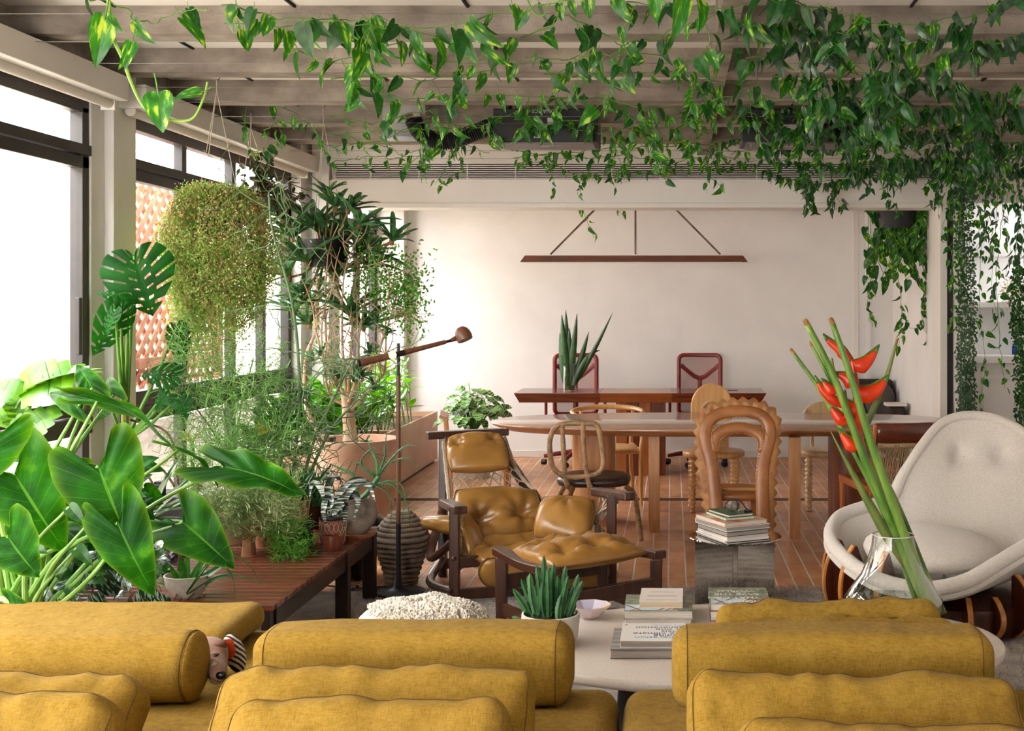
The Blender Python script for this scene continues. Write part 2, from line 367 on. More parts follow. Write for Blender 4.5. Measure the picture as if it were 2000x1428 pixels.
# roller-blind boxes along the head of the windows
for nm, a, b, lab in (('blind_box', 2.2, 6.57, 'long white roller blind box over the window nearest the viewer'), ('blind_box', 6.78, 10.03, 'white roller blind box over the window behind the hanging baskets'),
                      ('blind_box', 10.5, 12.9, 'white roller blind box over the office window')):
    e = empty(nm, (0, a, 2.7), 0, lab, 'blind box')
    MB().box(-3.055, -2.9, 0, b - a, .0, .13).build('casing', WHITE_PLASTIC, e, sm=False, bevel=.006)
    MB().tube([(-3.0, .03, -.012), (-3.0, b - a - .03, -.012)], .03, 16).build('rolled_blind', mat('blind_cloth', '#cfc5bb', rough=.9), e)
    MB().box(-3.04, -2.965, b - a - .03, b - a - .01, -.05, 0).build('bracket', WHITE, e, sm=False)
# ---- outside
STUCCO = mat('cream_stucco', '#e3d6c4', '#efe6da', rough=.9, scale=2.5, bump=.2, bscale=30)
PAVE = mat('pale_terrace', '#c9c0b4', '#d6cec4', rough=.9, scale=3)
tag(MB().box(-14, -3.45, -8, 30, -.3, -.12).build('terrace_ground', PAVE, sm=False), kind='structure')
tag(MB().box(-5.6, -5.3, -4, 9.0, -.12, 3.4).build('wall_neighbour', STUCCO, sm=False), kind='structure')
tag(MB().box(-6.6, -6.4, 9.0, 26, -.12, 2.9).build('wall_yard', mat('old_whitewashed_brick', '#d6bfae', '#efe9e2', rough=.95, scale=9, stretch=(1, 1, 2.5), bump=.4, bscale=40), sm=False), kind='structure')
tag(MB().box(-3.95, -3.75, 8.3, 12.5, -.12, .78).build('wall_terrace', mat('whitewashed_low_wall', '#d9cdc2', '#ebe4dc', rough=.95, scale=8, stretch=(1, 1, 3), bump=.3, bscale=30), sm=False), kind='structure')
lat = empty('lattice_screen', (-4.05, 9.0, -.12), 0, 'rust red diagonal wooden lattice screen outside the window', 'lattice')
LATM = mat('weathered_red_lattice', '#8a4a30', '#b87a58', rough=.9, scale=14, bump=.2, rand=.15)
lw_, lh_ = 1.9, 2.75
MB().box(-.04, .04, -.16, 0, 0, lh_ + .05).build('post', mat('peeling_post', '#b98f7b', '#d9c9bd', rough=.95, scale=14), lat, sm=False)
MB().box(-.04, .04, lw_, lw_ + .08, 0, lh_ + .05).build('post', LATM, lat, sm=False)
MB().box(-.035, .035, 0, lw_, lh_ - .03, lh_ + .05).build('rail', LATM, lat, sm=False)
MB().box(-.035, .035, 0, lw_, 1.25, 1.33).build('rail', LATM, lat, sm=False)
MB().box(-.035, .035, 0, lw_, .0, .1).build('rail', LATM, lat, sm=False)
def latslat(c, sgn, xo):
    pts = []                                        # line z = sgn*y + c clipped to the panel
    for y in (0, lw_):
        z = sgn * y + c
        if 0 <= z <= lh_: pts.append((y, z))
    for z in (0, lh_):
        y = (z - c) * sgn
        if 0 < y < lw_: pts.append((y, z))
    if len(pts) < 2: return
    (ya, za), (yb, zb) = pts[0], pts[1]
    if math.hypot(ya - yb, za - zb) < .1: return
    MB().bar((xo, ya, za), (xo, yb, zb), .055, .012, up=Vector((1, 0, 0))).build('slat', LATM, lat, sm=False)
c = -lw_
while c < lh_ + lw_:
    latslat(c, 1, .008); latslat(c, -1, -.008); c += .155
# ---- niche at the right: shelves, mantel and panelled cupboard
for px0, px1, py, t, lab in ((1905, 2060, 492, .035, 'upper white floating shelf in the niche behind the vines'), (1905, 2060, 590, .05, 'thick white floating shelf in the niche at eye height')):
    a = P(px0, py, 11.0)
    e = empty('wall_shelf', (a.x, 11.3, a.z - t), 0, lab, 'shelf')
    MB().box(0, .9, -.24, 0, 0, t).build('board', WHITE, e, sm=False, bevel=.004)
    MB().box(.12, .75, -.2, 0, -.012, 0).build('cleat', WHITE, e, sm=False)
cup = empty('wall_cupboard', (2.62, 11.3, 0), 0, 'white panelled cupboard with a mantel ledge in the niche', 'cupboard')
MB().box(.08, 1.0, -.3, 0, 0, 1.10).build('carcass', WHITE, cup, sm=False, bevel=.004)
MB().box(0, 1.0, -.38, 0, 1.10, 1.17).build('mantel', WHITE, cup, sm=False, bevel=.008)
dr = MB().box(.16, .52, -.325, -.3, .55, 1.0).build('door', WHITE, cup, sm=False, bevel=.004)
MB().box(.16, .2, -.34, -.325, .55, 1.0).box(.48, .52, -.34, -.325, .55, 1.0).box(.2, .48, -.34, -.325, .96, 1.0).box(.2, .48, -.34, -.325, .55, .59).build('door_frame', WHITE, dr, sm=False)
MB().box(.08, 1.0, -.34, -.3, .44, .49).build('moulding', WHITE, cup, sm=False, bevel=.008)
# ================================================================ DINING ROOM AND OFFICE
V = Vector
OAK = wood('oiled_oak', '#a9764a', '#c9976a', 2, rough=.4)
OAKTOP = wood('satin_table_top', '#8d6a52', '#a8836a', 0, rough=.16, coat=.6, bump=.02)
OAKEDGE = wood('table_edge_oak', '#9a6238', '#b87d4c', 0, rough=.4)
BEECH = wood('blond_beech', '#c08a4c', '#d9a768', 2, rough=.4)
JACA = wood('red_jacaranda', '#4a1a0c', '#7a3317', 0, rough=.25, coat=.35)
JACA_L = wood('lighter_red_board', '#7a3a18', '#9a5426', 0, rough=.28, coat=.3)
JACAV = wood('red_jacaranda_upright', '#4f2110', '#7f3e1e', 2, rough=.35)
JACAV_L = wood('light_upright_board', '#8a4a20', '#a86332', 2, rough=.35)
def superell(a, b, n, seg):
    out = []
    for k in range(seg):
        t = 2 * math.pi * k / seg; c, s_ = math.cos(t), math.sin(t)
        out.append((a * math.copysign(abs(c) ** (2 / n), c), b * math.copysign(abs(s_) ** (2 / n), s_)))
    return out
# dining table
cx, cy = .385, 9.12
tb = empty('dining_table', (cx, cy, 0), 0, 'long oval wooden dining table with square legs and two rounded columns', 'table')
rg = lambda k, z: [V((x * k, y * (1 - (1 - k) * 2.2), z)) for x, y in superell(1.715, .70, 2.35, 96)]
t_ = MB(); t_.loft([rg(.93, .700), rg(.985, .732), rg(.998, .742), rg(1, .750)], cap=True); t_.build('edge_moulding', OAKEDGE, tb, angle=60)
MB().loft([rg(1, .750), rg(1, .757), rg(.997, .760)]).build('tabletop', OAKTOP, tb, angle=60)
def sq_leg(x, y, wd=.078):
    m_ = MB(); h = wd / 2
    m_.box(x - h, x + h, y - h, y + h, .1, .702)
    m_.loft([[V((x - h * .9, y - h * .2, 0)), V((x + h * .9, y - h * .2, 0)), V((x + h, y + h, 0)), V((x - h, y + h, 0))],
             [V((x - h, y - h, .1)), V((x + h, y - h, .1)), V((x + h, y + h, .1)), V((x - h, y + h, .1))]])
    return m_
for x, y in ((-.125, 8.72), (.85, 8.50)): sq_leg(x, y).build('leg', OAK, tb, sm=False, bevel=.004, world=True)
for x, y, a_, b_, m_ in ((-.575, 9.15, .155, .2, OAK), (1.32, 9.15, .15, .2, JACAV)):
    MB().prism([(x + p, y + q) for p, q in superell(a_, b_, 3, 40)], 0, .702).build('column', m_, tb, angle=30, world=True)
# executive desk
dk = empty('writing_desk', (-.3, 11.9, 0), 0, 'dark red wood desk with a thick tapered top on a plank pedestal', 'desk')
zt = .79
def desk_board(x0, x1, y0, y1, m_, e0=0, e1=0):
    mb = MB(); vs_ = []
    for z, i in ((zt, 0), (zt - .092, .05)):
        vs_ += [(x0 + e0 * i, y0 + i * .7, z), (x1 - e1 * i, y0 + i * .7, z), (x1 - e1 * i, y1 - i * .7, z), (x0 + e0 * i, y1 - i * .7, z)]
    mb.add(vs_, [(0, 1, 2, 3), (7, 6, 5, 4), (4, 5, 1, 0), (5, 6, 2, 1), (6, 7, 3, 2), (7, 4, 0, 3)]); mb.build('top_board', m_, dk, sm=False, bevel=.003, world=True)
desk_board(-1.49, -.68, 11.57, 12.27, JACA, 1, 0); desk_board(-.679, 0.0, 11.57, 12.27, JACA_L); desk_board(.001, .893, 11.57, 12.27, JACA, 0, 1)
MB().box(.545, .64, 11.93, 11.97, zt, zt + .004).build('cable_port', BLACK, dk, sm=False, world=True)
for k, (a, b, m_) in enumerate(((-.53, -.425, JACAV_L), (-.42, -.315, JACAV), (-.31, -.2, JACAV_L), (-.195, -.06, JACAV))):
    MB().box(a, b, 11.66, 12.15, 0, .698).build('pedestal_plank', m_, dk, sm=False, bevel=.003, world=True)
# red mesh office chairs
RED = mat('wine_red_plastic', '#6d1815', '#7d201b', rough=.4, scale=3)
def meshmat():
    m, nt, b, L = M_('red_chair_mesh'); N = nt.nodes.new
    b.inputs['Base Color'].default_value = c4(hexc('#8a3a36')); b.inputs['Roughness'].default_value = .6
    tc = N('ShaderNodeTexCoord'); mp = N('ShaderNodeMapping'); mp.inputs['Scale'].default_value = (1100, 1100, 1100); L(tc.outputs['Object'], mp.inputs[0])
    sx = N('ShaderNodeSeparateXYZ'); L(mp.outputs[0], sx.inputs[0])
    s1 = N('ShaderNodeMath'); s1.operation = 'SINE'; L(sx.outputs[0], s1.inputs[0]); s2 = N('ShaderNodeMath'); s2.operation = 'SINE'; L(sx.outputs[2], s2.inputs[0])
    mu = N('ShaderNodeMath'); mu.operation = 'MULTIPLY'; L(s1.outputs[0], mu.inputs[0]); L(s2.outputs[0], mu.inputs[1])
    gt = N('ShaderNodeMath'); gt.operation = 'GREATER_THAN'; gt.inputs[1].default_value = .0; L(mu.outputs[0], gt.inputs[0])
    mr = N('ShaderNodeMapRange'); mr.inputs['To Min'].default_value = .35; mr.inputs['To Max'].default_value = .75; L(gt.outputs[0], mr.inputs[0])
    L(mr.outputs[0], b.inputs['Alpha']); return m
REDMESH = meshmat()
def office_chair(x, y, lab, rz=0):
    e = empty('office_chair', (x, y, 0), rz, lab, 'chair', 'red mesh office chairs behind the desk')
    yb = .18                                   # backrest towards the wall
    def rr(wd, z0, z1, r, yy, n=6):
        pts = []
        for cx_, cz_, a0 in ((wd - r, z1 - r, 0), (-wd + r, z1 - r, 90), (-wd + r, z0 + r, 180), (wd - r, z0 + r, 270)):
            for k in range(n + 1):
                a = R(a0 + 90 * k / n); xx = cx_ + r * math.cos(a); zz = cz_ + r * math.sin(a); pts.append(V((xx, yy - .05 * (xx / wd) ** 2 + .06 * (zz - .5), zz)))
        return pts
    MB().tube(rr(.215, .50, 1.105, .05, yb), .022, 8, wrap=True).build('back_frame', RED, e)
    MB().grid(lambda u, v: V(((u - .5) * .41, yb - .05 * ((u - .5) * 2) ** 2 + .06 * (lerp(.52, 1.09, v) - .5), lerp(.52, 1.09, v))), 8, 8).build('mesh_panel', REDMESH, e)
    f = lambda xx, zz: V((xx, yb + .02 - .05 * (xx / .215) ** 2 + .06 * (zz - .5), zz))
    for s_ in (-1, 1): MB().tube([f(s_ * .195, 1.0), f(s_ * .15, .96), f(s_ * .06, .885), f(0, .86)], [.024, .022, .024, .026], 8).build('back_strut', RED, e)
    MB().tube([f(0, .875), f(0, .75), f(0, .55)], [.024, .022, .03], 8).build('back_spine', RED, e)
    MB().loft([[V((x_ * k, y_ * k - .05, z)) for x_, y_ in superell(.24, .24, 4, 28)] for k, z in ((.92, .43), (1, .45), (1, .475), (.93, .49))]).build('seat', REDMESH if False else mat('red_seat_cloth', '#6a211d', rough=.9), e)
    for s_ in (-1, 1):
        MB().tube([(s_ * .2, 0, .43), (s_ * .30, 0, .46), (s_ * .30, 0, .66)], .016, 8).build('arm_post', RED, e)
        MB().box(s_ * .30 - .04, s_ * .30 + .04, -.14, .1, .66, .685).build('arm_pad', RED, e, sm=False, bevel=.01)
    MB().tube([(0, 0, .1), (0, 0, .43)], .025, 10).build('gas_lift', BLACK, e)
    for k in range(5):
        a = R(90 + 72 * k + 18); d = V((math.cos(a), math.sin(a), 0))
        lg = MB().tube([V((0, 0, .125)) + d * .03, V((0, 0, .11)) + d * .18, V((0, 0, .085)) + d * .32], [.03, .024, .018], 8).build('base_leg', RED, e)
        c_ = d * .32
        MB().lathe([(.002, -.025), (.028, -.022), (.028, .022), (.002, .025)], 14).build('caster', BLACK, lg, loc=(c_.x, c_.y, .028)).rotation_euler = (R(90), 0, a + 1.2)
    return e
office_chair(-.98, 12.52, 'red mesh office chair behind the vase of upright leaves', R(4))
office_chair(.28, 12.52, 'red mesh office chair behind the arched blond chair', R(-3))
# lumpy chair with dark leather seat
CLAY = mat('wrapped_brown_resin', '#7d5c3c', '#a8845c', rough=.5, scale=30, bump=.3, bscale=60)
DLEA = mat('dark_brown_leather', '#241510', '#3a241b', rough=.32, scale=12, bump=.15, bscale=90)
lc = empty('lumpy_chair', (-.55, 8.2, 0), 0, 'hand moulded brown chair with open loop back and dark leather seat', 'chair')
def lumpy(pts, r, name, n=40, closed=False):
    p = curve_pts(pts, n, closed)
    MB().tube(p, [r * (1 + .22 * noise.noise(q * 34) + .1 * noise.noise(q * 90)) for q in p], 9, wrap=closed).build(name, CLAY, lc, world=True, angle=180)
Yb = 7.93
q = lambda x, y, Y=Yb: P(x, y, Y)
lumpy([q(1083, 838), q(1100, 828), q(1140, 827), q(1165, 830), q(1172, 850), q(1178, 890), q(1176, 915), q(1160, 927), q(1125, 932), q(1100, 929), q(1080, 912), q(1074, 880), q(1075, 855)], .017, 'back_loop', 90, True)
lumpy([q(1098, 828), q(1100, 870), q(1103, 925), q(1109, 950), q(1118, 956, 7.98)], .016, 'back_spindle')
lumpy([q(1138, 828), q(1140, 870), q(1145, 920), q(1152, 950), q(1162, 956, 7.98)], .016, 'back_spindle')
sc_ = P(1160, 936, 8.2)
def seat_pad(m_, c_, a_, b_, t, name, par, mm, n=3.2):
    return MB().loft([[V((x_ * k, y_ * k, z)) + c_ for x_, y_ in superell(a_, b_, n, 36)] for k, z in ((.86, -t), (.97, -t * .8), (1, -t * .3), (.99, t * .3), (.93, t * .75), (.7, t), (.2, t * 1.05))]).build(name, mm, par, world=True, angle=180)
seat_pad(0, V((sc_.x, 8.22, .455)), .245, .23, .035, 'seat', lc, DLEA)
for a_, b_, c_ in (((1222, 950, 8.4), (1240, 972, 8.42), (1252, 1060, 8.33)), ((1180, 955, 8.05), (1192, 985, 8.03), (1203, 1085, 7.95)), ((1100, 952, 8.05), (1088, 985, 8.0), (1080, 1085, 7.92)), ((1120, 950, 8.4), (1112, 975, 8.42), (1108, 1058, 8.38))):
    pt = [P(*a_), P(*b_), P(*c_)]; pt[2].z = 0.015
    lumpy(pt, .019, 'leg', 30)
# light wood armchair on the far side of the table
la = empty('wood_armchair', (-.53, 10.12, 0), R(4), 'light wood armchair with curved top rail behind the table', 'chair')
pts = [V((.29 * math.cos(a), -.02 + .27 * math.sin(a), .74 + .02 * math.sin(a))) for a in [R(-25 + 230 * k / 30) for k in range(31)]]
MB().tube(pts, [.013 + .014 * math.sin(math.pi * k / 30) for k in range(31)], 10, flat=.8).build('top_rail', BEECH, la)
seat_pad(0, V((-.53, 10.10, .44)), .25, .25, .02, 'seat', la, BEECH)
for sx in (-1, 1):
    MB().tube(curve_pts([(sx * .27, -.22, 0), (sx * .265, -.21, .3), (sx * .27, -.2, .45), (sx * .29, -.15, .62), (sx * .27, -.13, .735)], 16), [.012] * 2 + [.018] * 15, 8).build('front_leg', BEECH, la)
    MB().tube(curve_pts([(sx * .22, .24, 0), (sx * .2, .2, .4), (sx * .22, .22, .745)], 12), .016, 8).build('back_leg', BEECH, la)
    MB().tube(curve_pts([(sx * .268, -.2, .46), (sx * .25, 0, .43), (sx * .21, .2, .45)], 10), .017, 8).build('seat_rail', BEECH, la)
MB().tube([(-.27, -.2, .43), (0, -.24, .425), (.27, -.2, .43)], .014, 8).build('front_rail', BEECH, la)
# chairs with turned legs
CREAMW = wood('bleached_beech', '#bf9a6c', '#d8b88c', 2, rough=.4)
CANE = mat('woven_cane', '#8a6a46', '#b4936a', rough=.8, scale=160, bump=.6)
def turned_chair(x, y, lab, mm, arch, rz=0):
    e = empty('turned_leg_chair', (x, y, 0), rz, lab, 'chair')
    MB().loft([[V((x_ * k, y_ * k, z)) for x_, y_ in superell(.245, .23, 2.2, 40)] for k, z in ((.95, .425), (1, .435), (1, .46), (.96, .47), (.8, .472))]).build('seat', mm, e, angle=60)
    for sx in (-1, 1):
        for sy in (-1, 1):
            prof = [(.012, 0)]
            for k in range(48): prof.append((.0215 + .0055 * math.cos(k * math.pi / 2), .006 + k * .0088))
            MB().lathe(prof, 12, (sx * .17, sy * .15, 0)).build('turned_leg', mm, e, angle=80)
    if arch:
        wd, z0, z1 = .168, .46, .985
        out = [(-wd * .8, z0), (-wd * .82, .6), (-wd, .72)] + [(-wd * math.cos(a), (z1 - wd * 1.1) + wd * 1.1 * math.sin(a)) for a in [math.pi * k / 20 for k in range(21)]] + [(wd, .72), (wd * .82, .6), (wd * .8, z0)]
        MB().prism(out, -.016, .016, Matrix.Translation((0, .2, 0)) @ Matrix.Rotation(R(90), 4, 'X')).build('backrest', mm, e, angle=40, bevel=.008)
        MB().lathe([(.095, -.004), (.095, .006), (.078, .008), (.078, -.004)], 32, (0, 0, 0)).build('cane_ring', mm, e, loc=(0, .18, .76)).rotation_euler = (R(90), 0, 0)
        MB().lathe([(.001, 0), (.078, 0), (.078, .003), (.001, .003)], 32).build('cane_inset', CANE, e, loc=(0, .182, .76)).rotation_euler = (R(90), 0, 0)
    else:
        def fn(u, v):
            a = lerp(-1.25, 1.25, u); h = .83 - .19 * abs(a / 1.25) ** 3; return V((.25 * math.sin(a), .02 + .22 * math.cos(a), lerp(.60, h, v)))
        o = MB().grid(fn, 24, 4).build('backrest', mm, e); s_ = o.modifiers.new('solid', 'SOLIDIFY'); s_.thickness = .022; s_.offset = 0
        for sx in (-1, 1): MB().tube([(sx * .13, .17, .46), (sx * .14, .2, .63)], .016, 8).build('back_post', mm, e)
    return e
turned_chair(.33, 9.72, 'arched blond wood chair with spiral turned legs behind the table', BEECH, True, R(2))
turned_chair(1.26, 9.78, 'pale round backed chair behind the red flower stems', CREAMW, False, R(-4))
# plain wooden chair at the left end of the table
ec = empty('end_chair', (-1.44, 9.25, 0), R(100), 'upright wooden chair at the left end of the dining table behind the leather armchair', 'chair')
for sx in (-1, 1):
    MB().bar((sx * .2, .2, 0), (sx * .2, .26, .80), .035, .03).build('back_leg', OAK, ec, sm=False, bevel=.004)
    MB().bar((sx * .2, -.2, 0), (sx * .2, -.2, .43), .035, .035).build('front_leg', BEECH if sx > 0 else JACAV_L, ec, sm=False, bevel=.004)
MB().box(-.22, .22, -.22, .22, .42, .46).build('seat', mat('pinkish_seat', '#a8735a', '#b98a72', rough=.6, scale=5), ec, sm=False, bevel=.012)
MB().bar((-.24, .27, .79), (.24, .27, .79), .075, .022, up=Vector((0, -.45, 1))).build('backrest', mat('pinkish_rail', '#b07c66', '#c29680', rough=.5, scale=5), ec, sm=False, bevel=.005)
MB().bar((-.2, .24, .6), (.2, .24, .6), .05, .015).build('back_slat', OAK, ec, sm=False)
# leather chair with scalloped arch back
TAN = mat('tooled_tan_leather', '#7e4a22', '#a96c38', rough=.36, scale=7, lo=.3, hi=.75, bump=.15, bscale=70)
TANF = mat('tan_leather_edge', '#8e5c2f', '#ab763f', rough=.5, scale=9)
sc = empty('scalloped_chair', (.41, 7.75, 0), 0, 'tan leather chair with tall arched back and scalloped edge', 'chair')
def c3(x, y, Y=7.62): return P(1300 + x / 3.4, 730 + y / 3.4, Y)
def slope(x, y):                                    # the back leans away as it rises
    return c3(x, y, 7.52 + (1000 - y) / 1000 * .16)
outer = [(352, 1292), (342, 1120), (335, 900), (318, 700), (300, 580), (275, 480), (262, 400), (285, 320), (355, 268), (480, 248), (615, 268), (682, 330), (692, 410), (672, 500), (650, 590), (640, 700), (645, 900), (650, 1120), (648, 1292)]
inner = [(322, 520), (322, 450), (345, 402), (400, 372), (485, 358), (570, 372), (625, 402), (650, 450), (648, 520)]
op = curve_pts([slope(*p) for p in outer], 96); ip = curve_pts([slope(*p) for p in inner], 48)
no_ = len(op)
MB().tube(op, [lerp(.042, .036, smooth(1 - abs(2 * k / no_ - 1) * 1.6)) for k in range(no_)], 14, flat=.38, up=Vector((0, 1, 0))).build('arch_roll', TAN, sc, world=True, angle=180)
MB().tube(ip, .034, 14, flat=.36, up=Vector((0, 1, 0))).build('inner_arch', TAN, sc, world=True, angle=180)
# scalloped flange
fl = [(345, 1250), (300, 1000), (262, 820), (232, 620), (222, 480), (220, 390), (235, 300), (300, 230), (400, 200), (500, 190), (600, 200), (690, 240), (735, 310), (738, 400), (730, 520), (712, 660), (705, 820), (700, 1000), (690, 1250)]
fp = curve_pts([slope(*p) for p in fl], 400); ctr = slope(480, 700)
flm = MB(); inn = []; out = []
nsc = 36; tot = 0; ds = [0]
for a, b in zip(fp[:-1], fp[1:]): tot += (b - a).length; ds.append(tot)
for k, p in enumerate(fp):
    d = fp[min(k + 1, len(fp) - 1)] - fp[max(k - 1, 0)]; nrm = V((-d.z, 0, d.x)).normalized()
    if nrm.dot(p - ctr) < 0: nrm = -nrm
    s_ = (1 - abs(2 * ((nsc * ds[k] / tot) % 1) - 1)) ** .8
    out.append(p + nrm * (.010 + .026 * s_) + V((0, .015 * s_, 0))); inn.append(p - nrm * .075)
flm.grid(lambda u, v: lerp(inn[round(u * (len(fp) - 1))], out[round(u * (len(fp) - 1))], v), len(fp) - 1, 3)
o = flm.build('scalloped_fringe', TANF, sc, world=True, angle=180); sm_ = o.modifiers.new('solid', 'SOLIDIFY'); sm_.thickness = .008; sm_.offset = 0
st = MB()
for path, off in ((ip, .034), (op, .04)):
    for k in range(2, len(path) - 2):
        if path is op and (path[k].z < .45): continue
        d = path[k + 1] - path[k - 1]; nrm = V((-d.z, 0, d.x)).normalized()
        if nrm.dot(path[k] - slope(480, 560)) > 0: nrm = -nrm
        st.ball(path[k] + nrm * off + V((0, -.012, 0)), .0045, 6, 4)
        if path is ip: st.ball(path[k] - nrm * off + V((0, -.012, 0)), .0045, 6, 4)
st.build('stitching', TANF, sc, world=True)['kind'] = 'stuff'
seat_pad(0, V((.41, 7.86, .42)), .2, .22, .03, 'seat', sc, TAN)
bs = [c3(375 + 230 * k / 22, 768, 7.63) for k in range(23)]
MB().tube(bs, [.011 + .003 * (k % 2) for k in range(23)], 8).build('braided_edge', TANF, sc, world=True)
for x, y in ((.27, 8.04), (.55, 8.04)): MB().bar((x, y, .42), (x, y, 0), .07, .06, w2=(.045, .045)).build('leg', TAN, sc, world=True, sm=False, bevel=.012)
# walnut and cord chair at the right
WAL = wood('walnut_slat', '#3d130a', '#66241a' if False else '#642a15', 0, rough=.3, coat=.3)
ORW = wood('orange_cherry', '#8f4317', '#b8622a', 2, rough=.35, coat=.2)
CORD = mat('tan_paper_cord', '#7d6445', '#a98e68', rough=.85, scale=120, stretch=(1, 1, .02), bump=.4)
wc = empty('cord_chair', (1.42, 8.15, 0), R(10), 'cherry wood chair with walnut top slat and tan cord back', 'chair')
for sx in (-1, 1):
    MB().tube([(sx * .2, -.27, 0), (sx * .2, -.255, .45), (sx * .195, -.30, .66), (sx * .19, -.34, .86)], [.014, .018, .016, .012], 10).build('back_leg', ORW, wc)
    MB().tube([(sx * .22, .25, 0), (sx * .22, .25, .43)], [.014, .02], 10).build('front_leg', ORW, wc)
    MB().bar((sx * .215, -.27, .43), (sx * .225, .27, .44), .03, .05).build('side_rail', ORW, wc, sm=False, bevel=.005)
    MB().bar((sx * .2, -.26, .2), (sx * .22, .25, .2), .018, .025).build('stretcher', ORW, wc, sm=False, bevel=.003)
MB().bar((-.23, .26, .44), (.23, .26, .44), .05, .03).build('front_rail', ORW, wc, sm=False, bevel=.005)
MB().bar((-.2, -.265, .42), (.2, -.265, .42), .05, .03).build('rear_rail', ORW, wc, sm=False, bevel=.005)
mb = MB(); mb.grid(lambda u, v: V((lerp(-.19, .19, u), -.325 - .03 * math.sin(math.pi * u) - .045 * (v - .5), lerp(.70, .86, v))), 12, 2)
o = mb.build('top_slat', WAL, wc); s_ = o.modifiers.new('solid', 'SOLIDIFY'); s_.thickness = .018
MB().tube([(-.17, -.315, .72), (0, -.345, .72), (.17, -.315, .72)], .016, 8).build('cord_roll', CORD, wc)
cd = MB()
for k in range(44):
    x = lerp(-.165, .165, k / 43); yk = -.315 - .03 * math.cos(x / .19 * 1.57)
    cd.tube([(x, yk, .71), (x * 1.05 + rnd.uniform(-.004, .004), -.285, .55), (x * 1.08, -.262, .43)], .0024, 4, cap=False)
cd.build('cord_strands', CORD, wc)['kind'] = 'stuff'
MB().box(-.2, .2, -.24, .24, .455, .475).build('seat', mat('red_brown_seat', '#5a2314', '#74331f', rough=.4, scale=8), wc, sm=False, bevel=.008)
# linear pendant over the desk
pd = empty('pendant_light', (-.32, 11.9, 3.0), 0, 'long slim wooden pendant light hung from three brass rods', 'lamp')
zb = 1.6 + (600 - 512) * 11.9 / 2400
xs0, xs1 = (1017 - VX) * 11.9 / F, (1460 - VX) * 11.9 / F
mb = MB(); vs_ = []
for x, k in ((xs0, 1), (xs1, -1)):
    vs_ += [(x, 11.84, zb), (x, 11.96, zb), (x + .045 * k, 11.95, zb + .062), (x + .045 * k, 11.85, zb + .062)]
mb.add(vs_, [(0, 1, 2, 3), (7, 6, 5, 4), (0, 4, 5, 1), (1, 5, 6, 2), (2, 6, 7, 3), (3, 7, 4, 0)]).build('wood_bar', wood('pendant_wood', '#4a2011', '#6f3a20', 0, rough=.35), pd, sm=False, bevel=.004, world=True)
MB().box(xs0 + .06, xs1 - .06, 11.86, 11.94, zb - .008, zb).build('diffuser', mat('frosted_diffuser', '#efeae4', rough=.4), pd, sm=False, world=True)
ROD = mat('bronze_rod', '#5b4a3a', '#7a6854', rough=.35, metal=.6, scale=10)
for xb_, xt_ in ((1075, 1250), (1241, 1241), (1407, 1232)):
    MB().tube([P(xb_, 497, 11.9), P(xt_, 320, 11.9)], .0095, 8).build('rod', ROD, pd, world=True)
MB().box(-.46, -.24, 11.84, 11.96, 2.965, 2.995).build('ceiling_plate', ROD, pd, sm=False, world=True)
# grey sofa in the far right corner
GS = fabric('charcoal_tweed', '#332c29', '#4c433e', 500, .4)
gs = empty('grey_sofa', (1.97, 12.55, 0), 0, 'dark grey tweed sofa in the far corner of the office', 'sofa')
MB().box(-.05, .36, .35, .52, .1, .84).build('backrest', GS, gs, sm=False, bevel=.04, seg=3)
MB().box(-.05, .36, -.35, .35, .16, .42).build('seat', GS, gs, sm=False, bevel=.04, seg=3)
MB().box(.18, .34, -.4, .35, .1, .62).build('armrest', GS, gs, sm=False, bevel=.03, seg=3)
MB().box(.15, .355, -.42, -.25, .62, .65).build('arm_tray', WHITE, gs, sm=False, bevel=.004)
mb = MB(); mb.ball((.20, .22, .62), (.16, .09, .2), 16, 10); mb.build('cushion', fabric('grey_cushion', '#4f4844', '#645c57'), gs, angle=180)
for a, b in ((-.02, -.3), (.3, -.3), (-.02, .45), (.3, .45)): MB().box(a, a + .04, b, b + .04, 0, .17).build('leg', BLACK, gs, sm=False)
